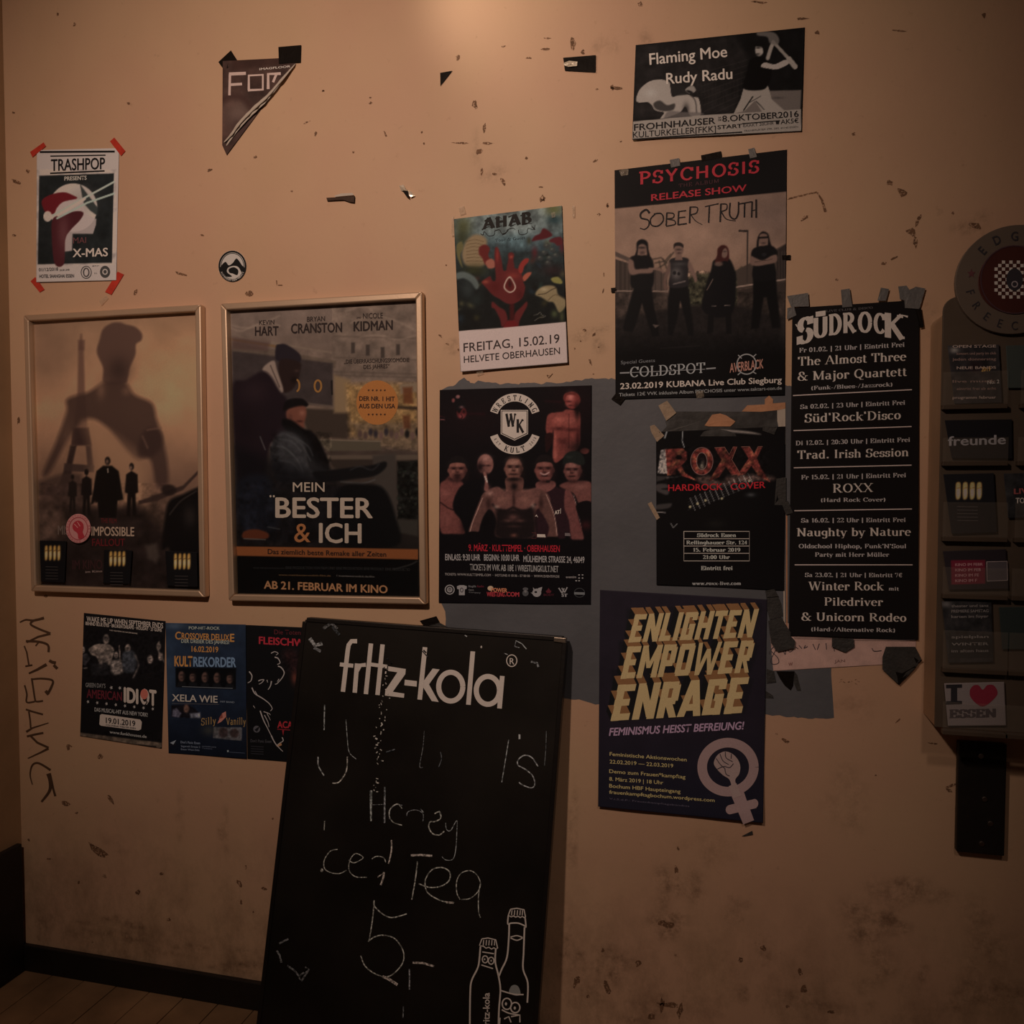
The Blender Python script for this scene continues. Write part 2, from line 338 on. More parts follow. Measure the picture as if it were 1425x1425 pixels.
# own serif skeletons: l polyline, a arc (cx cy rx ry from to), f foot serif, d dot ; cap height 1
SK = {
'A': (.78, 'l .08 0 .38 1;l .40 1 .72 0;l .2 .36 .58 .36;f .08 0;f .72 0'), 'B': (.68, 'l .16 0 .16 1;a .3 .75 .24 .25 -90 90;a .32 .26 .28 .26 -90 90;l .05 0 .32 0;l .05 1 .3 1;l .16 .5 .34 .5'),
'C': (.72, 'a .4 .5 .31 .5 40 320;l .66 .98 .66 .72'), 'D': (.78, 'l .16 0 .16 1;a .3 .5 .38 .5 -90 90;l .04 0 .3 0;l .04 1 .3 1'),
'E': (.66, 'l .16 0 .16 1;l .04 0 .58 0 .6 .24;l .04 1 .56 1 .57 .78;l .16 .52 .42 .52;l .42 .62 .42 .42'), 'F': (.62, 'l .16 0 .16 1;l .04 1 .56 1 .57 .76;l .16 .52 .42 .52;l .42 .62 .42 .42;f .16 0'),
'G': (.8, 'a .4 .5 .32 .5 40 330;l .66 0 .66 .42;f .66 .42'), 'H': (.84, 'l .16 0 .16 1;l .66 0 .66 1;l .16 .5 .66 .5;f .16 0;f .16 1;f .66 0;f .66 1'),
'I': (.36, 'l .18 0 .18 1;f .18 0;f .18 1'), 'J': (.48, 'l .3 1 .3 .2;a .16 .2 .14 .22 0 -150;f .3 1'), 'K': (.8, 'l .16 0 .16 1;l .66 1 .18 .42;l .32 .56 .7 0;f .16 0;f .16 1;f .7 0;f .64 1'),
'L': (.64, 'l .16 0 .16 1;l .04 0 .56 0 .58 .26;f .16 1'), 'M': (.98, 'l .16 0 .16 1;l .16 1 .48 .06;l .48 .06 .8 1;l .82 1 .82 0;f .16 0;f .82 0;f .12 1;f .86 1'),
'N': (.82, 'l .15 0 .15 1;l .12 1 .66 0;l .66 0 .66 1;f .15 0;f .66 1;f .1 1'), 'O': (.8, 'a .4 .5 .32 .5 0 360'), 'P': (.66, 'l .16 0 .16 1;a .3 .74 .28 .26 -90 90;l .04 1 .3 1;l .16 .48 .3 .48;f .16 0'),
'Q': (.8, 'a .4 .5 .32 .5 0 360;l .4 .1 .56 -.2 .78 -.2'), 'R': (.78, 'l .16 0 .16 1;a .3 .75 .27 .25 -90 90;l .04 1 .3 1;l .16 .5 .3 .5;l .34 .5 .68 0;f .16 0;f .7 0'),
'S': (.58, 'a .29 .74 .2 .25 50 250;a .29 .26 .22 .26 80 -130;l .5 .98 .5 .74;l .07 .02 .07 .28'), 'T': (.7, 'l .35 0 .35 1;l .06 .76 .06 1 .64 1 .64 .76;f .35 0'),
'U': (.8, 'l .16 1 .16 .3;a .4 .3 .24 .31 180 360;l .64 .3 .64 1;f .16 1;f .64 1'), 'V': (.76, 'l .1 1 .4 0;l .4 0 .68 1;f .1 1;f .68 1'), 'W': (1.06, 'l .08 1 .32 0;l .32 0 .54 1;l .52 1 .76 0;l .76 0 .98 1;f .08 1;f .54 1;f .98 1'),
'X': (.76, 'l .1 1 .66 0;l .66 1 .1 0;f .1 1;f .66 1;f .1 0;f .66 0'), 'Y': (.74, 'l .1 1 .37 .45 .37 0;l .64 1 .37 .45;f .1 1;f .64 1;f .37 0'), 'Z': (.66, 'l .08 .78 .08 1 .58 1;l .58 1 .08 0;l .08 0 .58 0 .58 .24'),
'a': (.54, 'a .24 .5 .15 .16 150 0;l .39 .5 .39 .08 .5 .02;a .23 .19 .16 .18 60 340'), 'b': (.56, 'l .12 1 .12 0;a .3 .33 .19 .33 -130 130;l .02 1 .12 1'),
'c': (.48, 'a .27 .33 .2 .33 40 320'), 'd': (.58, 'a .26 .33 .19 .33 50 310;l .44 1 .44 0 .54 0;l .34 1 .44 1'), 'e': (.5, 'a .26 .33 .2 .33 5 315;l .08 .38 .44 .38'),
'f': (.36, 'l .17 0 .17 .8;a .29 .8 .12 .2 180 30;l .05 .64 .32 .64;f .17 0'), 'g': (.52, 'a .25 .38 .18 .26 50 310;l .43 .64 .43 -.1;a .25 -.1 .18 .18 0 -150'),
'h': (.6, 'l .13 1 .13 0;a .3 .42 .17 .24 150 0;l .47 .42 .47 0;f .13 0;f .47 0;l .03 1 .13 1'), 'i': (.3, 'l .15 .64 .15 0;d .15 .88;f .15 0;l .05 .64 .15 .64'), 'j': (.3, 'l .18 .64 .18 -.1;a .04 -.1 .14 .18 0 -100;d .18 .88;l .07 .64 .18 .64'),
'k': (.58, 'l .13 1 .13 0;l .44 .64 .15 .3;l .24 .4 .5 0;f .13 0;f .5 0;f .46 .64;l .03 1 .13 1'), 'l': (.3, 'l .15 1 .15 0;f .15 0;l .05 1 .15 1'), 'm': (.88, 'l .13 .64 .13 0;a .28 .42 .15 .24 150 0;l .43 .42 .43 0;a .58 .42 .15 .24 150 0;l .73 .42 .73 0;f .13 0;f .43 0;f .73 0'),
'n': (.6, 'l .13 .64 .13 0;a .3 .42 .17 .24 150 0;l .47 .42 .47 0;f .13 0;f .47 0;l .03 .64 .13 .64'), 'o': (.54, 'a .27 .33 .2 .33 0 360'), 'p': (.58, 'l .13 .64 .13 -.3;a .31 .33 .19 .33 -130 130;f .13 -.3'),
'r': (.44, 'l .13 .64 .13 0;a .3 .46 .17 .2 160 60;f .13 0;d .38 .55;l .03 .64 .13 .64'), 's': (.42, 'a .21 .49 .13 .16 50 250;a .21 .18 .15 .18 80 -130;l .36 .64 .36 .48;l .06 .02 .06 .18'),
't': (.36, 'l .16 .84 .16 .12;a .26 .14 .1 .14 180 320;l .04 .64 .32 .64'), 'u': (.6, 'l .13 .64 .13 .22;a .3 .22 .17 .22 180 350;l .47 .64 .47 0 .56 0;l .03 .64 .13 .64;l .37 .64 .47 .64'), 'v': (.54, 'l .08 .64 .28 0;l .28 0 .46 .64;f .08 .64;f .46 .64'),
'w': (.76, 'l .07 .64 .23 0;l .23 0 .39 .64;l .37 .64 .54 0;l .54 0 .69 .64;f .07 .64;f .69 .64'), 'x': (.56, 'l .08 .64 .48 0;l .46 .64 .08 0;f .08 .64;f .46 .64;f .08 0;f .48 0'), 'y': (.54, 'l .08 .64 .28 0;l .46 .64 .22 -.26 .1 -.26;f .08 .64;f .46 .64'), 'z': (.48, 'l .06 .5 .06 .64 .42 .64;l .42 .64 .06 0;l .06 0 .42 0 .42 .16'),
'0': (.54, 'a .27 .5 .19 .5 0 360'), '1': (.46, 'l .12 .84 .26 1 .26 0;f .26 0'), '2': (.52, 'a .26 .74 .18 .26 160 -20;l .43 .66 .08 .02;l .08 0 .46 0 .48 .2'), '3': (.52, 'a .24 .76 .17 .24 150 -90;a .25 .27 .2 .27 90 -150'),
'4': (.54, 'l .36 0 .36 1;l .36 1 .05 .3;l .05 .3 .5 .3'), '5': (.52, 'l .44 1 .14 1;l .14 1 .12 .58;a .24 .32 .2 .32 120 -150'), '6': (.54, 'a .28 .3 .19 .3 0 360;a .46 .5 .37 .5 180 100'), '7': (.5, 'l .06 .8 .06 1 .46 1;l .46 1 .2 0'),
'8': (.54, 'a .27 .76 .16 .24 0 360;a .27 .27 .19 .27 0 360'), '9': (.54, 'a .26 .7 .19 .3 0 360;a .08 .5 .37 .5 0 -80'), '.': (.26, 'd .13 .07'), ',': (.26, 'd .13 .07;l .15 .05 .08 -.16'), ':': (.26, 'd .13 .07;d .13 .55'),
'-': (.36, 'l .05 .3 .3 .3;l .05 .32 .3 .32'), '|': (.3, 'l .15 1.05 .15 -.2'), '/': (.4, 'l .36 1 .06 0'), '(': (.34, 'a .38 .4 .26 .62 125 235'), ')': (.34, 'a -.04 .4 .26 .62 -55 55'), '*': (.3, 'l .15 .6 .15 .9;l .03 .75 .27 .75'),
"'": (.22, 'l .1 1 .12 .76'), '`': (.24, 'd .11 .84;l .1 .86 .15 1'), '&': (.86, 'a .36 .77 .17 .22 -30 230;l .24 .62 .72 0 .84 .02;a .34 .27 .25 .28 120 330;l .58 .2 .74 .56;f .74 .56'), ' ': (.3, ''),
'~': (.5, 'l .05 .95 .45 .95'), 'E_': (.5, ''), '\u20ac': (.6, 'a .36 .5 .22 .5 45 315;l .05 .58 .5 .58;l .05 .44 .5 .44'), '\xfc': (.6, ''), '\xdc': (.8, '')}
SK['\xfc'] = (.6, SK['u'][1]+';d .2 .88;d .42 .88'); SK['\xdc'] = (.8, SK['U'][1]+';d .28 1.22;d .54 1.22'); SK['\xf6'] = (.54, SK['o'][1]+';d .18 .88;d .36 .88')
_sc = {}
def stroked(txt, thick=.15, thin=.05, nib=0, style='s'):
    k = (txt, thick, thin, nib, style)
    if k in _sc: return _sc[k]
    VV, FF, n, x = [], [], 0, 0.
    def put(P, w):
        nonlocal n
        X, Y, F = strip(P, w); VV.append(np.stack([X+x, Y, np.full(len(X), float(len(VV) % 9))], 1)); FF.append(F+n); n += len(X)
    nb = math.radians(nib)
    for ch in txt:
        adv, d = SK.get(ch, SK.get(ch.upper(), SK[' ']))
        for st in d.split(';'):
            q = st.split()
            if not q: continue
            a = [float(t) for t in q[1:]]
            if q[0] == 'l': P = np.array(pairs(*a)); 
            elif q[0] == 'a':
                t = np.radians(np.linspace(a[4], a[5], 16)); P = np.stack([a[0]+a[2]*np.cos(t), a[1]+a[3]*np.sin(t)], 1)
            elif q[0] == 'f':
                if style != 'm': put(np.array([(a[0]-.12, a[1]+(thin/2 if a[1] < .3 else -thin/2)), (a[0]+.12, a[1]+(thin/2 if a[1] < .3 else -thin/2))]), thin*1.1)
                continue
            elif q[0] == 'd':
                r = thick*.55; t = np.radians(np.linspace(0, 360, 9)); put(np.array([(a[0], a[1]-r), (a[0], a[1]+r)]), r*1.9); continue
            if q[0] == 'l':
                for i in range(len(P)-1):
                    v = P[i+1]-P[i]; L = np.linalg.norm(v)+1e-9; ang = math.atan2(v[1], v[0])
                    w = thin+(thick-thin)*abs(math.sin(ang-nb)) if style != 'm' else thick
                    # up-right diagonals of a pen letter are hairlines
                    if style == 's' and .3 < ang % math.pi < 1.45: w = thin*1.3 if abs(v[0]) > .12 else w
                    e = v/L*min(thick, thin)*.35
                    put(np.array([P[i]-e, P[i+1]+e]), w)
            else:
                dd = np.gradient(P, axis=0); ang = np.arctan2(dd[:, 1], dd[:, 0])
                w = thin+(thick-thin)*np.abs(np.sin(ang-nb)) if style != 'm' else np.full(len(P), thick)
                put(P, w)
        x += adv+(.06 if style == 's' else .1)
    _sc[k] = (np.concatenate(VV), np.concatenate(FF)); return _sc[k]
# ================================================================= the setting
XL = wallpt(30, 1170).x
ZT = 3.3; XR = 3.0
def wall_material():
    m, nt, b = newmat('old_cream_wall_paint'); N = nt.nodes; L = nt.links
    tc = N.new('ShaderNodeTexCoord')
    def noise(sc, det=6, rough=.6, vec=None, mapping=None):
        n = N.new('ShaderNodeTexNoise'); n.inputs['Scale'].default_value = sc; n.inputs['Detail'].default_value = det; n.inputs['Roughness'].default_value = rough
        if mapping:
            mp = N.new('ShaderNodeMapping'); mp.inputs['Scale'].default_value = mapping; L.new(tc.outputs['Object'], mp.inputs['Vector']); L.new(mp.outputs[0], n.inputs['Vector'])
        else: L.new(tc.outputs['Object'], n.inputs['Vector'])
        return n.outputs['Fac']
    def rng(f, a, c, lo=0, hi=1):
        r = N.new('ShaderNodeMapRange'); r.inputs[1].default_value = a; r.inputs[2].default_value = c; r.inputs[3].default_value = lo; r.inputs[4].default_value = hi; L.new(f, r.inputs[0]); return r.outputs[0]
    def mix(fac, a, c, mode='MIX'):
        x = N.new('ShaderNodeMix'); x.data_type = 'RGBA'; x.blend_type = mode
        if isinstance(fac, float): x.inputs[0].default_value = fac
        else: L.new(fac, x.inputs[0])
        for i, v in ((6, a), (7, c)):
            if isinstance(v, tuple): x.inputs[i].default_value = (*v, 1)
            else: L.new(v, x.inputs[i])
        return x.outputs[2]
    def math_(op, a, c):
        x = N.new('ShaderNodeMath'); x.operation = op
        for i, v in ((0, a), (1, c)):
            if isinstance(v, (int, float)): x.inputs[i].default_value = v
            else: L.new(v, x.inputs[i])
        return x.outputs[0]
    base = mix(rng(noise(1.3, 3), .4, .6), WALL_A, WALL_B)
    base = mix(rng(noise(3.2, 4, .5), .5, .75, 0, .35), base, WALL_C)
    # smoke haze and fine specks
    base = mix(rng(noise(40, 5, .7), .62, .8, 0, .45), base, (.36, .21, .12))
    sep = N.new('ShaderNodeSeparateXYZ'); L.new(tc.outputs['Object'], sep.inputs[0])
    low = rng(sep.outputs['Z'], -1.05, -1.62, 0, 1)
    grime = math_('MULTIPLY', low, rng(noise(7, 9, .78, mapping=(1, 1, .7)), .44, .66))
    base = mix(math_('MULTIPLY', grime, .75), base, (.16, .10, .06))
    spots = math_('MULTIPLY', rng(noise(24, 3, .6), .70, .74), math_('ADD', math_('MULTIPLY', low, .9), .12))
    base = mix(spots, base, (.09, .045, .025))
    va = N.new('ShaderNodeVertexColor'); va.layer_name = 'ink'; sx = N.new('ShaderNodeSeparateColor'); L.new(va.outputs['Color'], sx.inputs[0])
    sf_ = math_('MULTIPLY', sx.outputs[0], rng(noise(26, 8, .78), .42, .60)); base = mix(math_('MULTIPLY', sf_, 1.), base, (.13, .075, .042))
    L.new(base, b.inputs['Base Color'])
    b.inputs['Roughness'].default_value = .55; b.inputs['Specular IOR Level'].default_value = .35
    bp = N.new('ShaderNodeBump'); bp.inputs['Strength'].default_value = .35; bp.inputs['Distance'].default_value = .004
    h = math_('ADD', math_('MULTIPLY', noise(7, 3), .8), math_('MULTIPLY', noise(70, 6), .25)); L.new(h, bp.inputs['Height']); L.new(bp.outputs[0], b.inputs['Normal'])
    return m
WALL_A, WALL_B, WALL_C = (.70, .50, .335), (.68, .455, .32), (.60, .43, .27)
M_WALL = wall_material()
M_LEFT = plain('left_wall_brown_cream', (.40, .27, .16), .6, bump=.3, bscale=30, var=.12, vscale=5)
M_BLACK = plain('black_gloss_paint', (.012, .010, .009), .55, bump=.3, bscale=50, var=.3)
M_CEIL = plain('ceiling_paint', (.42, .32, .24), .8, bump=.2, var=.05)
# front of the back wall is a fine grid that carries a stain map (dirt with shapes of its own)
gx, gz = np.meshgrid(np.linspace(XL-.0, XR, 420), np.linspace(0, ZT, 300)); GV = np.stack([gx, 0*gx, gz], -1)
def wall_xz(x, y): p = wallpt(x, y); return p.x, p.z
STN = np.zeros(gx.shape); rsn = np.random.RandomState(5)
def stain(px, py, rx, ry, a, rot=0, n=7):
    for _ in range(n):
        cx, cz = wall_xz(px+rsn.normal(0, rx*.5), py+rsn.normal(0, ry*.5)); q = rsn.uniform(.25, .6)
        STN[:] = np.maximum(STN, a*rsn.uniform(.5, 1)*np.exp(-(((gx-cx)/(rx*q/520))**2+((gz-cz)/(ry*q/520))**2)))
for q in ((940, 1240, 22, 45, .8), (925, 1285, 30, 20, .9), (1030, 1258, 16, 20, .5), (1230, 1235, 36, 26, .8), (1238, 1288, 40, 34, .8), (1290, 1240, 22, 14, .5), (1320, 1248, 26, 10, .5), (1282, 1354, 9, 16, .9), (1060, 1330, 14, 20, .7), (870, 1335, 20, 16, .7), (1035, 1380, 10, 16, .6), (845, 1360, 20, 30, .9), (900, 1400, 30, 16, .8), (815, 1335, 18, 20, .7), (1215, 1365, 24, 24, .6), (1330, 1385, 30, 20, .6),
    (818, 465, 22, 10, .7), (835, 478, 14, 10, .6), (628, 485, 9, 14, .6), (175, 1300, 40, 16, 1.), (110, 1294, 46, 10, .8), (157, 1280, 26, 10, .7), (252, 1130, 8, 26, .5), (312, 1165, 7, 26, .6), (168, 1172, 26, 12, .4), (1350, 310, 26, 20, .6), (898, 56, 10, 18, .5), (1370, 1300, 30, 50, .5), (1395, 1380, 30, 30, .7), (1120, 1400, 60, 12, .6), (330, 1345, 40, 8, .8), (60, 1285, 12, 30, .7), (240, 1320, 60, 8, .8), (665, 190, 8, 30, .35), (690, 240, 14, 16, .4), (1300, 450, 14, 30, .35), (985, 1180, 40, 30, .3), (1180, 1120, 30, 40, .3), (830, 60, 14, 20, .4), (795, 1180, 8, 60, .5), (790, 1330, 10, 50, .6), (1190, 980, 30, 20, .3)): stain(*q)
nV = gx.size; idx = np.arange(nV).reshape(gx.shape); GF = np.stack([idx[:-1, :-1], idx[:-1, 1:], idx[1:, 1:], idx[1:, :-1]], -1).reshape(-1, 4)
bk = Box().box(XL-.15, XR, .001, .15, 0, ZT)
wall = struct('wall_back', np.concatenate([GV.reshape(-1, 3), np.array(bk.v)]), np.concatenate([GF, np.array(bk.f)+nV]), M_WALL, cols=np.concatenate([np.repeat(STN.reshape(-1, 1), 3, 1), np.zeros((8, 3))]))
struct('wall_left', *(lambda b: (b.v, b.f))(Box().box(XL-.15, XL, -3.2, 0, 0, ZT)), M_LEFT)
struct('ceiling', *(lambda b: (b.v, b.f))(Box().box(XL-.15, XR, -3.2, .15, ZT, ZT+.1)), M_CEIL)
struct('wall_right', *(lambda b: (b.v, b.f))(Box().box(XR, XR+.15, -3.2, .15, 0, ZT)), M_CEIL)
# floor: boards running away from the wall
M_FLOOR = plain('worn_floor_boards', (.30, .19, .105), .6, bump=.5, bscale=25, var=.3, vscale=6)
M_JOINT = plain('dark_board_joints', (.01, .008, .006), .9, var=.2)
fl = struct('floor', *(lambda b: (b.v, b.f))(Box().box(XL-.15, XR, -3.2, .15, -.12, -.022)), M_JOINT)
x = XL; i = 0
while x < 1.6:
    w = .118; b = Box()
    b.box(x+.0015, x+w-.0015, -2.3+.11*(i % 3), 0, -.0215, random.uniform(-.0008, .0005))
    b.make('floor_board', M_FLOOR, fl, bevel=.0015)
    x += w; i += 1
# skirtings
zb = wallpt(200, 1338).z
Box().box(XL, XR, -.016, 0, 0, zb).make('baseboard_back', M_BLACK, bevel=.003, kind='structure')
zl = wallpt(32, 1170).z
Box().box(XL, XL+.018, -2.6, -.016, 0, zl).make('baseboard_left', M_BLACK, bevel=.003, kind='structure')
# ================================================================= print helpers
def K(v): return (v, v*.71, v*.54)
Z1 = Crop(0, 0, 2.969); Z2 = Crop(430, 0, 3.314); Z3 = Crop(850, 0, 2.478); Z4 = Crop(20, 410, 3.238); Z5 = Crop(290, 390, 3.031); Z6 = Crop(600, 270, 5.277)
Z7 = Crop(590, 520, 4.192); Z8 = Crop(840, 190, 3.75); Y1 = Crop(840, 20, 4.75); Y2 = Crop(880, 540, 4.913); Y3 = Crop(1070, 390, 4.913); Y4 = Crop(1070, 670, 4.913)
Y5 = Crop(1270, 300, 3.097); Y6 = Crop(1270, 740, 2.968); Y7 = Crop(810, 800, 3.752); Y8 = Crop(90, 840, 4.191); X1 = Crop(340, 840, 3.098); X2 = Crop(340, 1100, 3.098)
X3 = Crop(0, 840, 4.45); X4 = Crop(0, 1100, 3.5625); X5 = Crop(760, 1100, 2.143); W1 = Crop(610, 535, 6.332); W2 = Crop(855, 310, 5.816); W3 = Crop(310, 470, 4.914)
W4 = Crop(600, 500, 5.481); W5 = Crop(860, 540, 5.70); W6 = Crop(1050, 860, 5.9375); W7 = Crop(610, 790, 6.196)
M_TAPE_BLACK = plain('black_gaffer_tape', (.009, .007, .006), .6, bump=.3, bscale=200, var=.2, spec=.12)
M_TAPE_GREY = plain('grey_gaffer_tape', (.17, .18, .19), .55, bump=.5, bscale=160, var=.15, vscale=30)
M_TAPE_DARK = plain('dark_grey_gaffer_tape', (.045, .048, .05), .6, bump=.5, bscale=160, var=.2, vscale=30)
M_TAPE_RED = plain('red_tape', (.62, .055, .035), .45, bump=.4, bscale=90, var=.15, vscale=40)
M_TAPE_CREPE = plain('brown_masking_tape', (.42, .33, .24), .6, bump=.5, bscale=160, var=.15, vscale=40)
M_PAPER_PLAIN = plain('plain_paper', (.62, .58, .52), .7, bump=.2, bscale=60, var=.06, vscale=20)
M_CARD_BROWN = plain('torn_orange_paper', (.62, .33, .19), .7, bump=.3, bscale=60, var=.15, vscale=30)
def clear_tape_material():
    m, nt, b = newmat('clear_sticky_tape'); N = nt.nodes; L = nt.links
    b.inputs['Base Color'].default_value = (.75, .68, .55, 1); b.inputs['Roughness'].default_value = .18
    b.inputs['Alpha'].default_value = .28
    tc = N.new('ShaderNodeTexCoord'); n = N.new('ShaderNodeTexNoise'); n.inputs['Scale'].default_value = 120; n.inputs['Detail'].default_value = 3
    L.new(tc.outputs['Object'], n.inputs['Vector']); bp = N.new('ShaderNodeBump'); bp.inputs['Strength'].default_value = .8; bp.inputs['Distance'].default_value = .006
    L.new(n.outputs['Fac'], bp.inputs['Height']); L.new(bp.outputs[0], b.inputs['Normal']); return m
M_TAPE_CLEAR = clear_tape_material()
def patch(name, crop, pts, mat, off=.0022, parent=None, plane=None, crumple=.0008, label=None, thick=.0005, sm=False):
    """a small flat piece (tape, scrap) with slight crumple; pts in crop coordinates"""
    if not isinstance(pts[0], (tuple, list)): pts = pairs(*pts)
    P = np.array(pts, float)
    if sm: P = catmull(P)
    c = P.mean(0); rings = [P, c+(P-c)*.55]
    V = []
    for k, R_ in enumerate(rings):
        px, py = crop(R_[:, 0], R_[:, 1]); o = off+np.random.rand(len(R_))*crumple
        V.append(wallpts(px, py, o) if plane is None else planepts(px, py, plane[0], plane[1], o))
    px, py = crop(np.array([c[0]]), np.array([c[1]])); o = np.array([off+crumple])
    V.append(wallpts(px, py, o) if plane is None else planepts(px, py, plane[0], plane[1], o))
    px, py = crop(P[:, 0], P[:, 1]); o = np.full(len(P), max(off-thick, .0001))
    V.append(wallpts(px, py, o) if plane is None else planepts(px, py, plane[0], plane[1], o))
    V = np.concatenate(V); n = len(P); F = []
    for i in range(n):
        j = (i+1) % n; F += [[i, n+i, n+j, j], [n+i, 2*n, n+j], [2*n+1+i, i, j, 2*n+1+j]]
    o = mesh_obj(name, V, F, mat, parent)
    if label: o['label'] = label
    return o
def scrap(name, label, cat, crop, pts, mat, **k):
    g = k.pop('group', None); o = patch(name, crop, pts, mat, **k); return tag(o, label, cat, g)
# ================================================================= trashpop poster (far left, red tapes)
P = Poster('concert_poster', 'small black and white portrait poster with a santa hat collage, held by four red tapes', Z1, [(152, 620), (492, 612), (480, 1158), (150, 1166)], K(.358), base=(150, 130, 118), lift=(900, 1166, .003))
P.poly((162, 726, 471, 716, 463, 1086, 156, 1092), (38, 38, 36)).noise(.25, 40, (150, 700, 480, 1095))
P.ell(302, 858, 100, 100, (158, 138, 124)); P.glow(335, 830, 60, 60, (120, 105, 95), .5); P.poly((330, 760, 405, 860, 404, 893, 372, 870, 344, 838), (52, 54, 50), .9)
P.poly((232, 860, 262, 826, 344, 824, 350, 880, 398, 905, 396, 930, 384, 966, 300, 966, 298, 1036, 262, 1040, 240, 930), (150, 128, 118), .9, sm=False)
P.poly((172, 832, 205, 806, 262, 794, 300, 806, 318, 820, 262, 834, 236, 858, 222, 884, 190, 880), (112, 28, 32), sm=True)
P.poly((218, 905, 262, 886, 318, 872, 345, 880, 330, 910, 292, 950, 270, 990, 264, 1090, 226, 1090, 214, 980), (82, 32, 34), sm=True).glow(262, 960, 24, 80, (160, 120, 110), .25)
P.ell(197, 894, 17, 21, (200, 172, 150)); P.line((218, 890, 345, 820, 470, 752), 8, (140, 142, 128)); P.line((236, 902, 360, 838, 470, 800), 8, (135, 138, 125)); P.line((240, 890, 350, 822), 10, (190, 170, 150), .8)
P.S((164, 628, 474, 626), 8, (22, 20, 19)); P.S((208, 645, 436, 641), 5, (20, 18, 17)); P.S((207, 716, 432, 706), 6, (20, 18, 17))
P.T('TRASHPOP', 210, 706, 434, 698, 50, (18, 16, 16), .028); P.T('PRESENTS', 266, 746, 358, 742, 17, (150, 134, 120), .03)
P.T('MAI', 302, 1006, 356, 1004, 26, (92, 50, 48), .01); P.T('X-MAS', 300, 1062, 446, 1058, 36, (176, 162, 150), .03)
P.T('01/12/2018', 160, 1121, 240, 1118, 14, (60, 52, 48), .03); P.T('20.00 UHR', 246, 1120, 288, 1118, 8, (60, 52, 48), .02); P.T('HOTEL SHANGHAI ESSEN', 162, 1148, 306, 1146, 14, (50, 42, 40), .04)
P.R(356, 1125, 21, 25, 3, (50, 44, 42)); P.R(356, 1125, 11, 17, 5, (70, 60, 56)); P.D(434, 1123, 21, 25, (60, 54, 50)); P.R(434, 1123, 9, 10, 5, (140, 122, 110)); P.T('in', 390, 1132, 400, 1132, 8, (70, 60, 55)); P.T('gay', 380, 1100, 410, 1099, 5, (80, 70, 65))
P.done()
patch('tape', Z1, (124, 628, 180, 588, 190, 604, 134, 650), M_TAPE_RED, parent=P.root); patch('tape', Z1, (454, 584, 472, 568, 518, 624, 500, 644), M_TAPE_RED, parent=P.root)
patch('tape', Z1, (126, 1162, 146, 1144, 184, 1196, 164, 1208), M_TAPE_RED, parent=P.root); patch('tape', Z1, (486, 1122, 512, 1134, 460, 1218, 434, 1206), M_TAPE_RED, parent=P.root)
patch('tape', Z1, (410, 1244, 440, 1218, 448, 1232, 418, 1262), M_TAPE_CLEAR, parent=P.root, crumple=.004, label='crumpled clear tape')
# ================================================================= torn poster remnant, upper left
P = Poster('torn_poster', 'brown corner of a torn poster curling along its diagonal rip, under two black tapes', Z1, [(920, 252), (1240, 236), (936, 640), (918, 600)], K(.505), base=(84, 56, 46), off=.002)
P.noise(.25, 60); P.glow(985, 470, 60, 60, (118, 88, 74), .8); P.line((925, 410, 960, 398, 1010, 410, 1050, 460), 26, (78, 48, 40), .7, 10, True); P.glow(1000, 520, 40, 30, (70, 44, 40), .6); P.poly((960, 245, 1200, 236, 1180, 262, 960, 290), (72, 42, 34), .6, 8)
c = (170, 135, 118)
P.S((948, 394, 950, 306), 10, c).S((946, 306, 1016, 303), 13, c).S((950, 350, 1000, 347), 11, c).S((1028, 372, 1028, 312, 1086, 309, 1086, 370, 1024, 373), 10, c).S((1108, 368, 1108, 306, 1160, 304), 12, c).S((1128, 340, 1142, 306), 10, c)
P.T('IMAGFLOOR', 1072, 290, 1200, 278, 9, (190, 160, 140), .02)
P.done()
# curled torn edge: a rolled strip of paper standing off the wall
def roll(crop, pts, w, rise, mat, parent, name, seed=0, plane=None):
    rs = np.random.RandomState(seed); Pn = catmull(pairs(*pts), False, 5); d = np.gradient(Pn, axis=0); d /= np.linalg.norm(d, axis=1)[:, None]; nn = np.stack([-d[:, 1], d[:, 0]], 1)
    n = len(Pn); V = []; K_ = 7; t = np.linspace(0, 1, n); amp = np.sin(t*math.pi)**.5*(.8+.4*rs.rand(n))+.08
    for j in range(K_):
        a = math.pi*1.25*j/(K_-1); q = Pn+nn*(w*(math.sin(a)*.9-j*.1))[..., None] if False else Pn+nn*(w*amp*math.sin(a))[:, None]
        px, py = crop(q[:, 0], q[:, 1]); V.append(wallpts(px, py, .002+rise*amp*(1-math.cos(a))/2))
    V = np.concatenate(V); F = [[j*n+i, j*n+i+1, (j+1)*n+i+1, (j+1)*n+i] for j in range(K_-1) for i in range(n-1)]
    return mesh_obj(name, V, F, mat, parent, smooth=True)
roll(Z1, (1222, 262, 1160, 334, 1106, 396, 1048, 448, 990, 508, 956, 556, 924, 590), 7, .016, M_PAPER_PLAIN, P.root, 'curled_edge', 3)
roll(Z1, (1205, 280, 1150, 350, 1100, 412, 1040, 470, 985, 530, 932, 606), 8, .009, M_PAPER_PLAIN, P.root, 'curled_edge', 5)
patch('tape', Z1, (902, 256, 954, 208, 982, 252, 934, 302), M_TAPE_BLACK, parent=P.root, off=.003); patch('tape', Z1, (1150, 194, 1244, 186, 1242, 258, 1152, 264), M_TAPE_BLACK, parent=P.root, off=.003)
# ================================================================= round swirl sticker
P = Poster('sticker', 'round black and white sticker with a swirling wave mark, above the middle picture frame', Z1, [(898, 1032), (1022, 1032), (1022, 1170), (898, 1170)], K(.40), base=(150, 130, 115), cat='sticker', step=1.0, wave=.0003)
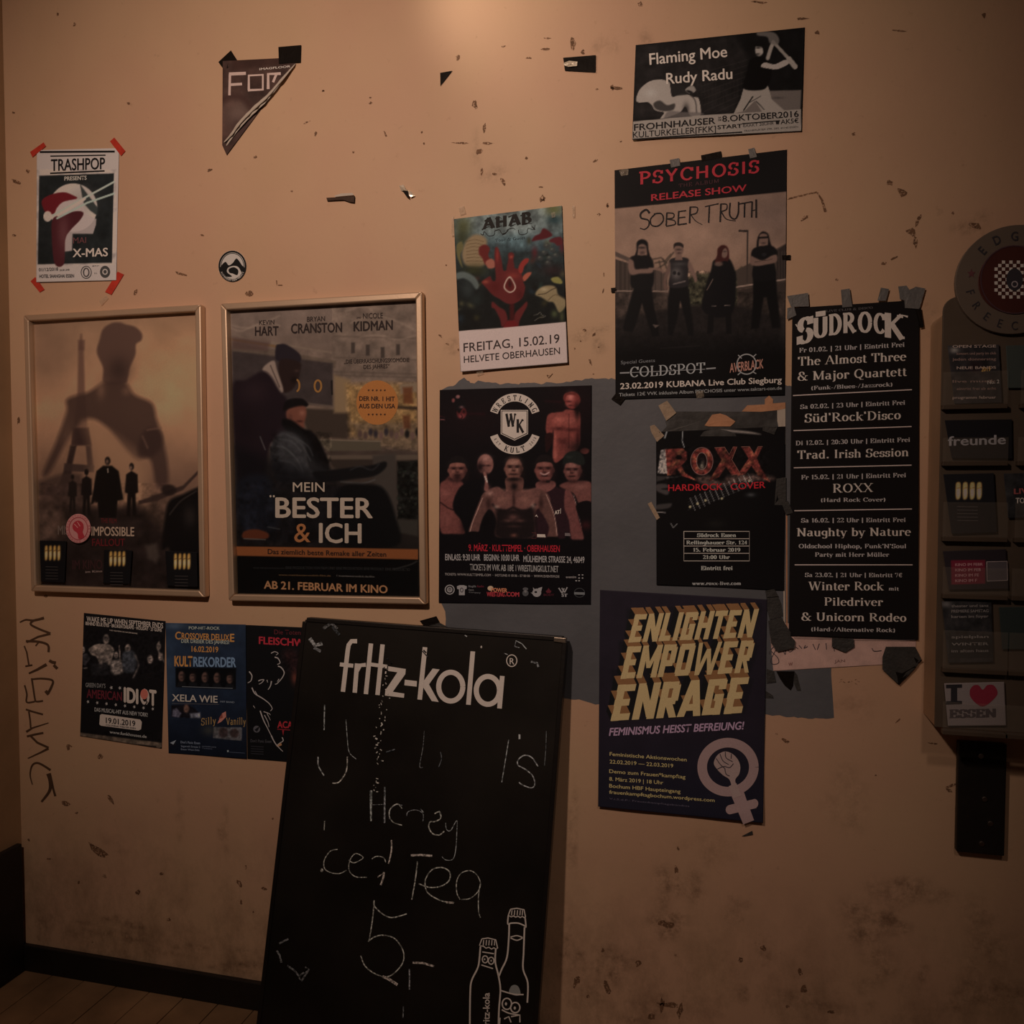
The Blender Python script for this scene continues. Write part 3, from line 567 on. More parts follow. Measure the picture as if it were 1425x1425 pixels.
# the disc outline is given by collapsing the square grid onto a disc
u, v = P.U*2-1, P.V*2-1; P.X = 960+58*u*np.sqrt(1-v*v/2); P.Y = 1100+65*v*np.sqrt(1-u*u/2)
P.R(960, 1100, 54, 61, 7, (14, 13, 12)); P.R(960, 1100, 47, 54, 2.5, (14, 13, 12))
P.F((908, 1108, 930, 1082, 945, 1096, 962, 1086, 978, 1068, 1000, 1096, 1012, 1110, 1002, 1130, 985, 1104, 965, 1098, 942, 1106, 938, 1124, 958, 1142, 930, 1142, 914, 1126), (14, 13, 12), sm=True)
P.F((945, 1112, 966, 1104, 984, 1116, 980, 1136, 962, 1130, 948, 1126), (14, 13, 12), sm=True)
P.TA('AUFBRUCH DER WELLE', 960, 1102, 52, 205, 335, 8, (150, 130, 115), .02, True, up=.0009, ry=59); P.done()
# ================================================================= flyer top right
P = Poster('landscape_flyer', 'black and white landscape flyer for a cellar club, topmost on the right of the wall', Y1, [(212, 203), (1330, 86), (1308, 772), (188, 828)], K(.368), base=(22, 18, 17), wave=.0016, tone=.82, lift=(560, 828, .004))
P.poly((212, 203, 870, 145, 960, 290, 870, 640, 640, 665, 195, 700), (44, 36, 33), 1, 20).noise(.4, 60)
for i in range(11):
    y = 300+i*36; P.line((640+i*4, y+90+i*6, 950, y), 3, (84, 70, 62), .6, 3)
    P.line((400, y+40, 640, y+20), 2, (62, 50, 45), .35, 3)
for i in range(14): P.line((620+i*24, 380+i%3*30, 624+i*24, 640-i*8), 2, (80, 66, 58), .3, 3)
P.poly((215, 560, 240, 495, 300, 445, 370, 430, 430, 446, 440, 478, 455, 545, 520, 520, 590, 545, 630, 560, 640, 668, 575, 670, 540, 610, 500, 650, 380, 690, 400, 650, 360, 640, 335, 628, 318, 600, 290, 580, 232, 582), (165, 142, 126), sm=True)
P.poly((330, 590, 372, 570, 420, 600, 470, 590, 460, 630, 400, 640, 345, 625), (60, 50, 45), .8, 5, sm=True); P.poly((440, 470, 530, 470, 560, 530, 470, 540), (50, 42, 38), .9, 4)
P.glow(310, 520, 40, 30, (180, 160, 145), .6).glow(545, 630, 20, 40, (50, 40, 36), .7).line((520, 500, 600, 560, 615, 650), 6, (60, 50, 46), .8, 4, True); P.poly((540, 495, 585, 470, 610, 500, 590, 520, 560, 520), (150, 130, 116), sm=True); P.ell(570, 512, 22, 8, (30, 26, 24), 1, 3, 20); P.line((580, 470, 592, 445), 10, (150, 130, 115))
P.poly((395, 690, 430, 640, 520, 645, 640, 650, 640, 668, 400, 692), (120, 102, 92), .8, 6, sm=True)
P.poly((1090, 505, 1308, 500, 1300, 640, 860, 660, 920, 560), (122, 102, 90), 1, 4).glow(1150, 552, 40, 8, (80, 66, 60), .6)
P.poly((860, 655, 905, 560, 925, 488, 1010, 500, 1085, 470, 1095, 500, 1110, 560, 1200, 640, 1050, 648, 1000, 570, 930, 640), (158, 136, 120), sm=False); P.line((985, 545, 925, 635), 8, (30, 26, 24)).line((1040, 540, 960, 585), 4, (60, 52, 48)).line((1010, 575, 1060, 628), 6, (50, 44, 40))
P.poly((985, 290, 1060, 280, 1100, 330, 1110, 400, 1085, 470, 1040, 500, 925, 490, 945, 390, 960, 320), (10, 9, 9), 1, 4, sm=True)
P.ell(1032, 228, 30, 48, (170, 148, 132), 1, 4, 8); P.poly((1000, 195, 1040, 168, 1072, 190, 1078, 230, 1060, 275, 1048, 220, 1008, 212), (18, 15, 14), 1, 4, sm=True); P.glow(1022, 222, 16, 5, (50, 40, 36), .9).glow(1020, 262, 14, 6, (60, 50, 45), .8)
P.poly((1040, 345, 1065, 318, 1130, 330, 1200, 300, 1225, 325, 1150, 362, 1090, 358), (168, 145, 130), sm=True); P.line((1085, 290, 1105, 225, 1120, 190), 26, (160, 138, 122), 1, 4, True)
P.line((1120, 180, 1230, 300), 20, (150, 130, 115)); P.line((1225, 295, 1265, 345), 34, (160, 138, 122)); P.poly((1020, 118, 1120, 118, 1160, 160, 1150, 200, 1100, 190, 1080, 150, 1020, 140), (130, 112, 100), .85, 5, sm=True)
P.poly((195, 708, 640, 668, 870, 655, 1305, 628, 1306, 772, 188, 828), (158, 136, 120), 1, 2)
P.T('Flaming Moe', 304, 333, 818, 280, 78, (198, 172, 150), .022, -.05); P.T('Rudy Radu', 414, 460, 852, 425, 75, (196, 170, 150), .022, -.03)
b_ = (24, 20, 19)
P.T('FROHNHAUSER', 200, 768, 738, 722, 44, b_, .026); P.T('KULTURKELLER[FKK]', 194, 816, 742, 775, 42, b_, -.004)
P.T('SA', 757, 688, 778, 686, 11, b_, .02).T('DE', 757, 704, 778, 702, 11, b_, .02).T('8.OKTOBER2016', 784, 710, 1290, 676, 42, b_, .02, -.04)
P.T('START', 752, 758, 915, 748, 26, b_, .03).T('EXAKT 20UHR', 922, 745, 1125, 728, 20, (80, 68, 62), -.01).T('AK5\u20ac', 1170, 726, 1288, 716, 32, b_, .01).S((915, 722, 1165, 702), 6, b_).F((1136, 704, 1162, 702, 1158, 726, 1140, 726), b_)
P.T('FRANKFURTER STR. 290, 45145 ESSEN', 930, 776, 1285, 748, 12, (70, 58, 52), .0).S((192, 826, 560, 800, 915, 778), 8, b_); P.done()
# ================================================================= ahab poster
P = Poster('gig_poster', 'colourful sea painting poster with a red coral hand and a white date strip below', Z6, [(166, 184), (960, 86), (1003, 1240), (216, 1306)], K(.44), base=(38, 42, 40), wave=.002, lift=(700, 1306, .008))
P.grad(80, (110, 110, 100), 420, (58, 70, 70)); P.grad(420, (52, 60, 58), 700, (26, 28, 26)); P.grad(700, (26, 28, 26), 1010, (20, 20, 18)); P.glow(580, 230, 260, 110, (112, 112, 104), .9).glow(600, 350, 180, 60, (82, 98, 98), .8)
P.noise(.35, 50)
for i in range(60):
    rx, ry = random.uniform(170, 990), random.uniform(330, 980)
    if 380 < rx < 740 and ry > 380: continue
    P.glow(rx, ry, random.uniform(10, 40), random.uniform(10, 30), random.choice([(70, 58, 30), (48, 62, 52), (84, 44, 34), (20, 20, 18), (16, 16, 14), (96, 84, 54), (40, 52, 60)]), .7, random.uniform(0, 180))
P.glow(235, 240, 60, 90, (84, 78, 42), .8).glow(225, 330, 50, 60, (60, 58, 34), .8)
P.poly((270, 330, 320, 298, 380, 308, 410, 350, 395, 430, 420, 480, 380, 530, 320, 540, 250, 520, 225, 450, 240, 380), (132, 104, 74), 1, 12, sm=True)
for i in range(7): P.line((260, 350+i*24, 320, 335+i*26, 385, 350+i*24), 3, (92, 66, 40), .8, 3, True)
P.poly((190, 370, 225, 350, 235, 400, 215, 450, 232, 540, 205, 500, 186, 430), (104, 90, 54), 1, 6, sm=True)
P.glow(320, 560, 90, 40, (58, 56, 30), .9); P.poly((355, 390, 400, 372, 430, 400, 420, 450, 440, 500, 400, 520, 375, 470, 352, 440), (112, 34, 30), 1, 6, sm=True); P.poly((400, 500, 440, 475, 470, 500, 465, 540, 420, 545), (150, 84, 66), 1, 6, sm=True)
P.poly((186, 580, 250, 572, 320, 610, 352, 670, 330, 700, 290, 650, 240, 620, 190, 625), (92, 94, 86), 1, 8, sm=True).glow(270, 700, 50, 60, (62, 66, 62), .7).glow(330, 780, 40, 40, (50, 58, 52), .6)
P.poly((760, 310, 800, 290, 820, 255, 850, 262, 890, 300, 860, 320, 830, 330, 780, 340, 740, 345), (96, 26, 30), 1, 6, sm=True); P.poly((880, 330, 950, 315, 968, 360, 930, 380, 905, 360, 870, 350), (100, 32, 36), 1, 6, sm=True).glow(960, 390, 20, 40, (104, 30, 34), .8)
for cx_, cy_ in ((850, 380), (890, 410), (830, 430), (870, 470), (915, 450), (800, 470), (858, 505)): P.ell(cx_, cy_, 24, 18, (64, 62, 58), .9, 6).glow(cx_-5, cy_-6, 9, 7, (104, 100, 84), .8)
P.glow(760, 430, 22, 40, (104, 34, 36), .8).glow(890, 560, 80, 40, (66, 26, 26), .5).glow(900, 110, 60, 50, (98, 92, 46), .8).glow(905, 190, 50, 30, (46, 66, 66), .9)
P.poly((766, 740, 780, 705, 830, 675, 890, 672, 920, 692, 935, 740, 990, 780, 985, 830, 940, 870, 900, 800, 860, 790, 810, 760), (132, 108, 76), 1, 7, sm=True)
P.line((786, 738, 840, 730, 880, 705, 915, 690), 5, (60, 44, 30), .9, 3, True); P.line((860, 780, 910, 740, 980, 760), 4, (88, 66, 42), .9, 3, True); P.poly((880, 620, 930, 608, 962, 640, 955, 660, 900, 650), (128, 114, 60), 1, 5, sm=True); P.glow(830, 700, 30, 14, (160, 136, 104), .7).glow(905, 880, 26, 30, (90, 92, 54), .8).glow(960, 900, 18, 50, (96, 92, 56), .7)
R_ = (108, 34, 32)
P.poly((450, 790, 500, 830, 545, 860, 560, 930, 520, 975, 505, 920, 470, 850, 444, 830), R_, 1, 6, sm=True); P.poly((700, 790, 706, 820, 680, 870, 650, 930, 640, 970, 600, 940, 620, 870, 660, 830), R_, 1, 6, sm=True)
P.poly((560, 930, 610, 930, 640, 970, 600, 985, 530, 985), (120, 26, 26), 1, 6, sm=True); P.poly((575, 780, 610, 780, 612, 920, 575, 930), (80, 18, 18), 1, 8)
P.poly((468, 400, 490, 396, 506, 440, 520, 500, 530, 560, 560, 555, 568, 540, 640, 550, 660, 570, 676, 640, 690, 690, 670, 760, 620, 800, 560, 805, 500, 770, 450, 740, 405, 690, 372, 652, 380, 636, 430, 604, 446, 630, 460, 640, 474, 620, 466, 500), R_, 1, 5, sm=True)
P.poly((556, 560, 566, 480, 566, 440, 590, 428, 610, 446, 604, 480, 610, 560), R_, 1, 5, sm=True); P.poly((640, 545, 660, 500, 690, 474, 716, 476, 712, 500, 686, 530, 670, 575, 650, 580), (148, 46, 38), 1, 5, sm=True); P.poly((672, 610, 700, 580, 734, 574, 730, 594, 700, 630, 680, 640), (160, 78, 58), 1, 5, sm=True)
P.glow(486, 450, 10, 50, (166, 54, 44), .6).glow(588, 462, 14, 12, (164, 70, 54), .8).glow(600, 600, 50, 25, (160, 60, 46), .5).glow(470, 680, 40, 40, (96, 22, 20), .6).glow(650, 740, 30, 40, (90, 20, 20), .7).glow(400, 645, 25, 14, (160, 74, 54), .7)
P.poly((576, 604, 596, 622, 622, 676, 612, 710, 578, 726, 544, 706, 532, 676, 552, 626), (160, 130, 112), 1, 3, sm=True); P.poly((576, 618, 592, 634, 612, 678, 604, 704, 578, 716, 552, 700, 542, 676, 558, 636), (110, 30, 28), 1, 3, sm=True); P.glow(578, 660, 14, 28, (66, 16, 16), .9)
P.line((752, 890, 780, 884, 800, 870, 815, 890, 840, 896, 820, 905, 790, 910, 760, 930), 4, (140, 124, 104), .8, 3, True)
P.poly((200, 1008, 600, 975, 990, 938, 1003, 1240, 216, 1306), (168, 140, 128), 1, 2); P.grad(1500, (0, 0, 0), 1501, (0, 0, 0))
BL = (10, 9, 9)
def blackletter(P, s_, x0, y0, x1, y1, h, col):
    P.T(s_, x0, y0, x1, y1, h, col, font='x', thick=.30, thin=.05, nib=35)
blackletter(P, 'AHAB', 376, 258, 738, 212, 78, BL)
for q in ((372, 262, 420, 240, 440, 250), (392, 200, 420, 180, 446, 190), (470, 182, 500, 170, 520, 184), (566, 170, 600, 156, 620, 166), (655, 160, 700, 140, 720, 152), (480, 246, 520, 232), (580, 236, 620, 222), (668, 224, 700, 214, 740, 218)): P.S(q, (9, 2), BL, True)
for q in ((362, 290, 380, 300, 390, 276, 420, 306, 460, 300, 466, 270), (466, 270, 500, 262, 520, 290, 552, 280, 560, 262, 600, 250, 618, 262), (640, 262, 650, 296, 700, 290, 712, 252, 750, 262, 764, 226), (520, 300, 545, 290, 568, 262)): P.S(q, (5, 3), BL, True)
P.S((735, 232, 762, 262), (3, 10), BL)
P.T('Tour & Guest', 470, 350, 690, 330, 20, (34, 44, 46), font='s', thick=.12)
P.T('FREITAG, 15.02.19', 238, 1160, 942, 1092, 68, (44, 30, 28), .006, -.02); P.T('HELVETE OBERHAUSEN', 240, 1240, 946, 1174, 52, (40, 28, 26), .006, -.02)
P.done()
for q in ((200, 100, 238, 84, 252, 140, 212, 152), (150, 176, 164, 160, 168, 300, 150, 306), (1036, 90, 1054, 84, 1052, 164, 1038, 170), (880, 140, 910, 130, 912, 170, 886, 176), (214, 1240, 262, 1236, 258, 1290, 222, 1290), (330, 1296, 380, 1290, 384, 1320, 336, 1330)):
    patch('tape', Z6, q, M_TAPE_CLEAR, parent=P.root, off=.004, crumple=.004)
# ================================================================= psychosis / band poster
P = Poster('concert_poster', 'tall portrait poster showing four band members in black, red title on a black top band', Z8, [(57, 176), (957, 68), (945, 1350), (62, 1372)], K(.322), base=(30, 24, 22), wave=.002, tone=.95)
P.poly((50, 376, 955, 286, 950, 900, 60, 900), (130, 96, 77)); P.glow(520, 520, 300, 130, (142, 106, 86), .7).glow(900, 400, 200, 150, (112, 86, 74), .6); P.noise(.08, 90)
P.poly((50, 170, 960, 60, 958, 287, 62, 376), (24, 19, 18), 1, 2)
P.poly((62, 640, 150, 668, 160, 700, 150, 820, 62, 820), (64, 48, 40)); P.poly((62, 600, 150, 640, 150, 660, 62, 625), (86, 66, 56))
for x in (75, 100, 122, 140): P.line((x, 650, x, 810), 8, (96, 74, 62), .5, 4)
P.poly((250, 690, 330, 710, 335, 810, 250, 810), (84, 64, 54)); P.line((270, 700, 270, 805), 4, (60, 46, 40)).line((300, 705, 300, 805), 4, (60, 46, 40))
for q in ((260, 640, 300, 632, 330, 660), (270, 660, 320, 650, 350, 615), (280, 690, 320, 665, 365, 605), (290, 650, 300, 700), (310, 640, 330, 690)): P.line(q, 6, (62, 48, 38), .8, 4)
P.poly((430, 750, 480, 715, 560, 712, 700, 700, 720, 680, 750, 700, 750, 780, 700, 790, 700, 900, 430, 900), (64, 56, 40), 1, 8); P.noise(.7, 16, (430, 700, 750, 900), seed=4)
P.poly((690, 700, 950, 560, 950, 760, 700, 800), (78, 60, 50), 1, 4); P.poly((900, 600, 952, 560, 952, 750, 905, 745), (58, 44, 38))
for x in (915, 930, 945): P.line((x, 600, x, 745), 5, (84, 66, 56), .6)
P.line((690, 786, 955, 744), 8, (138, 108, 92)).line((70, 806, 340, 808), 6, (130, 102, 86)); P.line((708, 492, 752, 492, 748, 760), 9, (70, 54, 46)).line((708, 492, 748, 494), 10, (56, 42, 36))
P.poly((60, 812, 340, 812, 340, 900, 450, 900, 700, 900, 700, 800, 955, 755, 955, 1000, 60, 1000), (66, 50, 42), 1, 5); P.noise(.5, 30, (60, 812, 955, 1000), seed=7)
P.poly((60, 950, 200, 930, 460, 880, 700, 880, 955, 950, 955, 1380, 55, 1380), (40, 31, 28), 1, 12)
mk = P.Y > 1000; t = np.clip((P.Y[mk]-1000)/140, 0, 1)[:, None]; P.C[mk] = P.C[mk]*(1-t)+np.array((15, 12, 12))*t; P.noise(.25, 20, (60, 900, 955, 1120))
BK = (20, 17, 17); SKN = (116, 84, 70)
# man one (left, long hair, arms crossed)
P.poly((100, 1000, 140, 850, 160, 780, 250, 780, 262, 880, 285, 990, 290, 1040, 255, 1045, 225, 950, 200, 870, 165, 990, 150, 1020, 110, 1015), BK, 1, 5); P.poly((135, 640, 170, 620, 240, 625, 262, 680, 250, 790, 150, 790, 140, 700), (24, 20, 20), 1, 5, sm=True)
P.poly((132, 640, 155, 650, 165, 690, 200, 690, 255, 690, 250, 712, 190, 716, 145, 722, 128, 690), SKN, 1, 5, sm=True); P.line((240, 690, 290, 690, 310, 708), 12, SKN, 1, 4); P.ell(200, 585, 27, 36, SKN, 1, 4); P.poly((172, 590, 174, 552, 200, 536, 228, 550, 234, 590, 246, 640, 242, 668, 229, 640, 226, 598, 222, 572, 202, 560, 182, 570, 178, 600, 172, 640, 158, 650, 164, 620), (26, 20, 20), 1, 4, sm=True); P.glow(200, 580, 20, 6, (50, 36, 32), .9).glow(202, 606, 12, 8, (70, 48, 42), .8)
P.poly((255, 980, 290, 985, 270, 1000), (100, 78, 68), .9)
# man two (sleeveless shirt)
P.poly((345, 780, 440, 775, 450, 850, 470, 1010, 468, 1040, 440, 1035, 425, 950, 400, 860, 385, 950, 360, 1040, 335, 1035, 335, 950, 335, 850), BK, 1, 5); P.poly((342, 650, 375, 632, 425, 632, 446, 650, 440, 720, 438, 780, 344, 785, 348, 710), (44, 36, 35), 1, 4, sm=True)
P.poly((445, 648, 470, 690, 488, 740, 478, 760, 456, 710, 440, 680), SKN, 1, 4, sm=True); P.poly((345, 655, 348, 700, 325, 760, 340, 790, 318, 800, 312, 760, 325, 700), (104, 74, 62), 1, 4, sm=True); P.ell(392, 590, 24, 36, SKN, 1, 4); P.poly((366, 585, 368, 560, 392, 552, 414, 562, 416, 580, 400, 572, 376, 572), (46, 34, 30), 1, 3, sm=True); P.glow(392, 590, 16, 5, (60, 44, 38), .8).glow(394, 608, 10, 5, (66, 44, 38), .8).poly((376, 620, 408, 620, 412, 645, 372, 645), SKN, 1, 3)
P.glow(380, 715, 28, 34, (104, 90, 82), .9).ell(370, 712, 9, 10, (34, 28, 28), .9, 3).ell(392, 716, 8, 9, (34, 28, 28), .9, 3).glow(395, 665, 40, 10, (86, 76, 70), .6).line((365, 770, 425, 755), 8, (120, 100, 90), .7)
# woman in dress
P.poly((590, 640, 640, 634, 665, 650, 690, 720, 690, 790, 685, 880, 660, 930, 600, 945, 545, 930, 512, 890, 530, 790, 560, 700, 570, 655), (22, 18, 19), 1, 5, sm=True); P.poly((545, 930, 575, 930, 572, 1020, 540, 1030), (22, 18, 18)).poly((635, 925, 665, 920, 668, 1030, 640, 1030), (22, 18, 18)); P.poly((592, 620, 596, 585, 622, 566, 648, 580, 655, 620, 650, 650, 630, 650, 600, 660, 580, 655), (74, 30, 26), 1, 4, sm=True); P.ell(630, 607, 17, 27, SKN, 1, 3); P.poly((600, 600, 612, 574, 640, 574, 622, 594, 610, 640, 596, 645), (70, 28, 24), 1, 3, sm=True); P.ell(600, 665, 22, 12, SKN, .8, 4).line((540, 800, 570, 745), 5, (110, 84, 72), .9); P.line((565, 884, 585, 884), 4, (110, 90, 80)).line((632, 882, 660, 882), 4, (110, 90, 80)); P.glow(632, 600, 10, 4, (66, 48, 42), .8)
# man four (right, long hair, arms crossed)
P.poly((780, 740, 900, 735, 905, 820, 925, 1000, 880, 1000, 850, 840, 835, 840, 810, 1000, 770, 1005, 780, 850), (18, 15, 15), 1, 5); P.poly((778, 590, 815, 572, 870, 568, 902, 590, 905, 625, 890, 650, 895, 740, 782, 745, 785, 640, 770, 625), (24, 20, 20), 1, 4, sm=True)
P.poly((768, 625, 790, 632, 830, 645, 880, 620, 904, 620, 900, 655, 850, 668, 800, 676, 766, 665), SKN, 1, 4, sm=True); P.line((790, 655, 880, 640), 3, (70, 50, 42), .8); P.ell(833, 532, 24, 38, SKN, 1, 3); P.poly((798, 572, 806, 522, 830, 496, 858, 508, 868, 545, 876, 578, 858, 572, 858, 535, 852, 512, 832, 506, 814, 514, 810, 545, 808, 574), (26, 20, 20), 1, 4, sm=True); P.line((812, 528, 855, 526), 9, (22, 17, 17), 1, 3).glow(835, 556, 12, 5, (70, 50, 44), .8).ell(838, 616, 12, 10, (44, 38, 38), .8)
P.glow(940, 1000, 20, 100, (90, 74, 66), .25).line((300, 1105, 500, 1092), 3, (56, 46, 42), .6, 4)
# lettering
RD = (150, 34, 40)
def scrawl(P, s_, x0, y0, x1, y1, h, col, th=.12): P.T(s_, x0, y0, x1, y1, h, col, font='m', thick=th)
scrawl(P, 'PSYCHOSIS', 186, 250, 812, 186, 62, RD, .15); P.T('THE ALBUM', 392, 266, 600, 240, 18, (70, 34, 36), font='m', thick=.1); P.T('RELEASE SHOW', 248, 336, 746, 284, 36, RD, .025)
for q, w in (((240, 400, 222, 382, 195, 400, 196, 425, 232, 436, 236, 462, 215, 484, 190, 478), (12, 5)), ((262, 404, 300, 402, 312, 435, 285, 466, 250, 462, 245, 430, 268, 405), 7), ((330, 396, 326, 466), 8), ((330, 398, 365, 402, 362, 424, 332, 430, 368, 438, 372, 458, 326, 468), 6), ((392, 388, 388, 462), 8), ((388, 392, 430, 386), 6), ((390, 424, 426, 420), 6), ((388, 460, 434, 454), 7),
    ((452, 366, 448, 452), 9), ((450, 368, 488, 370, 484, 398, 452, 408), 6), ((455, 408, 480, 440, 515, 460), (6, 3)), ((528, 366, 600, 350), 6), ((552, 358, 548, 450), 8), ((612, 350, 608, 446), 9), ((612, 352, 642, 354, 640, 380, 612, 392), 6), ((614, 392, 640, 430, 690, 440), (7, 3)), ((660, 345, 658, 410, 685, 430, 702, 400, 704, 340), 8), ((705, 352, 772, 340), 6), ((736, 346, 734, 422), 8), ((775, 338, 772, 422), 8), ((796, 328, 796, 424), 9), ((772, 388, 800, 380), 5)):
    P.S(q, w, (22, 17, 17), sm=len(q) > 4)
P.T('Special Guests', 90, 1188, 268, 1176, 18, (96, 88, 84), .01)
P.T('COLDSPOT', 138, 1256, 530, 1232, 52, (132, 122, 114), font='s', thick=.13, thin=.05); P.S((85, 1234, 135, 1232), 7, (120, 110, 104)); P.S((535, 1212, 585, 1208), 7, (120, 110, 104)); P.S((140, 1232, 530, 1214), 3, (120, 110, 104))
P.T('AVERBLACK', 658, 1232, 834, 1208, 50, (150, 98, 80), .03); P.R(746, 1188, 50, 52, 6, (128, 116, 108)); P.S((702, 1140, 720, 1158), 5, (128, 116, 108)).S((780, 1150, 796, 1136), 5, (128, 116, 108)).S((714, 1232, 700, 1244), 5, (128, 116, 108)).S((780, 1228, 796, 1238), 5, (128, 116, 108))
P.T('23.02.2019 KUBANA Live Club Siegburg', 86, 1318, 930, 1284, 32, (165, 150, 138), .03); P.T('Tickets 12\u20ac VVK inklusive Album PSYCHOSIS unter www.taktart-con.de', 80, 1356, 930, 1320, 18, (120, 110, 102), .02)
P.done()
patch('tape', Z8, (344, 122, 394, 112, 400, 152, 352, 162), M_TAPE_GREY, parent=P.root, off=.0035); patch('tape', Z8, (508, 98, 612, 76, 618, 112, 512, 130), M_TAPE_BLACK, parent=P.root, off=.0035); patch('tape', Z8, (754, 66, 786, 58, 800, 106, 764, 114), M_TAPE_GREY, parent=P.root, off=.0035)
patch('tape', Z8, (38, 790, 84, 786, 84, 812, 40, 814), M_TAPE_BLACK, parent=P.root, off=.0035); patch('tape', Z8, (930, 620, 976, 618, 974, 642, 932, 642), M_TAPE_BLACK, parent=P.root, off=.0035); patch('tape', Z8, (40, 1370, 66, 1336, 112, 1368, 86, 1402), M_TAPE_BLACK, parent=P.root, off=.0035)
patch('tape', Z8, (480, 1330, 520, 1326, 526, 1360, 486, 1366), M_TAPE_CLEAR, parent=P.root, off=.004, crumple=.003); patch('tape', Z8, (75, 176, 130, 168, 128, 200, 92, 206), M_TAPE_CLEAR, parent=P.root, off=.004, crumple=.003)
# ================================================================= wrestling poster
P = Poster('wrestling_poster', 'black poster of bare-chested wrestlers beneath a white arched club emblem', Z7, [(92, 95), (978, 68), (974, 1348), (86, 1336)], K(.304), base=(14, 10, 12), wave=.0015)
P.glow(300, 260, 260, 160, (32, 12, 14), .6).glow(880, 180, 160, 160, (34, 10, 12), .6).line((240, 232, 350, 236), 10, (62, 12, 18), .5, 8).line((710, 160, 800, 166), 10, (60, 14, 18), .5, 8).line((92, 266, 122, 270), 5, (110, 60, 58)).line((92, 250, 120, 252), 3, (90, 30, 32))
def at(x, y): return ((x/6.332+610-590)*4.192, (y/6.332+535-520)*4.192)
def wp_(*a): return [at(a[i], a[i+1]) for i in range(0, len(a), 2)]
def PW(pts, col, a=1., soft=3., sm=True): P.poly(wp_(*pts), col, a, soft, sm)
def GW(x, y, rx, ry, col, a=1., rot=0): X, Y = at(x, y); P.glow(X, Y, rx*.662, ry*.662, col, a, rot)
def EW(x, y, rx, ry, col, a=1., soft=3., rot=0): X, Y = at(x, y); P.ell(X, Y, rx*.662, ry*.662, col, a, soft, rot)
def LW(pts, w, col, a=1., soft=2.): P.line(wp_(*pts), w*.662, col, a, soft, True)
def face(cx, cy, w, h, skin, dark, hair=None, beard=False, lit=None, look=0):
    """a head: skull, hair, brow shade, eyes, nose, mouth, lit cheek"""
    EW(cx, cy, w, h, skin, 1, 4); EW(cx-w*.98, cy+h*.06, w*.13, h*.18, skin, .9); EW(cx+w*.98, cy+h*.06, w*.13, h*.18, skin, .9)
    if lit: GW(cx+look, cy-h*.45, w*.7, h*.3, lit, .7); GW(cx-w*.45+look, cy+h*.12, w*.22, h*.2, lit, .5); GW(cx+w*.45+look, cy+h*.12, w*.22, h*.2, lit, .5)
    for s_ in (-1, 1):
        GW(cx+s_*w*.42+look, cy-h*.12, w*.34, h*.11, dark, .8); GW(cx+s_*w*.4+look, cy-h*.22, w*.32, h*.04, dark, .8); EW(cx+s_*w*.4+look, cy-h*.08, w*.16, h*.045, dark, .9, 2)
    GW(cx+look, cy+h*.2, w*.2, h*.07, dark, .8); LW((cx+look-w*.12, cy-h*.05, cx+look-w*.14, cy+h*.16), w*.07, dark, .5)
    GW(cx+look, cy+h*.5, w*.42, h*.07, dark, .8); LW((cx+look-w*.3, cy+h*.48, cx+look, cy+h*.5, cx+look+w*.3, cy+h*.47), h*.06, dark, .9)
    GW(cx+w*.95, cy+h*.3, w*.35, h*.6, dark, .6); GW(cx, cy+h*.95, w*.7, h*.18, dark, .6)
    if beard: GW(cx+look, cy+h*.68, w*.5, h*.22, dark, .9); GW(cx+look, cy+h*.36, w*.4, h*.06, dark, .6)
    if hair: PW((cx-w*1.0, cy-h*.15, cx-w*1.02, cy-h*.6, cx-w*.6, cy-h*1.1, cx, cy-h*1.22, cx+w*.6, cy-h*1.1, cx+w*1.02, cy-h*.6, cx+w*1.0, cy-h*.15, cx+w*.82, cy-h*.5, cx+w*.3, cy-h*.62, cx-w*.3, cy-h*.62, cx-w*.82, cy-h*.5), hair)
# masked figure top left
EW(205, 250, 44, 52, (84, 26, 26)); GW(205, 280, 30, 20, (130, 60, 58), .8); PW((140, 120, 190, 110, 240, 150, 235, 200, 215, 210, 180, 250, 150, 200), (18, 12, 14)); EW(172, 108, 18, 16, (130, 80, 74), .9); EW(132, 140, 14, 18, (120, 60, 56), .9); GW(205, 200, 20, 12, (140, 90, 86), .7); GW(185, 240, 10, 12, (20, 10, 10), .9); GW(225, 240, 10, 12, (20, 10, 10), .9)
LW((200, 265, 212, 285, 200, 300), 8, (40, 10, 12))
# laughing wrestler top right
R1, R2, RDk = (120, 54, 46), (160, 84, 70), (58, 18, 18)
PW((1000, 260, 1090, 240, 1130, 220, 1215, 232, 1250, 260, 1250, 420, 1235, 560, 1110, 640, 1040, 690, 1010, 650, 1010, 540, 1015, 420, 985, 360), R1, 1, 4); PW((950, 330, 965, 270, 1010, 250, 1030, 300, 1010, 360, 1005, 440, 960, 440, 946, 390), R1, 1, 4)
PW((945, 440, 1005, 430, 1008, 500, 985, 560, 950, 600, 940, 520), (40, 14, 14)); EW(1180, 140, 66, 76, (120, 46, 40), 1, 4); GW(1165, 110, 34, 40, (176, 98, 86), .9); GW(1150, 180, 26, 18, (150, 80, 70), .7); PW((1100, 120, 1115, 80, 1160, 70, 1220, 78, 1250, 120, 1250, 165, 1235, 120, 1180, 92, 1130, 100, 1115, 150), (104, 40, 34)); GW(1150, 150, 26, 8, (56, 16, 16), .8); GW(1165, 185, 22, 8, (64, 18, 18), .8); GW(1225, 230, 26, 70, (20, 8, 8), .95)
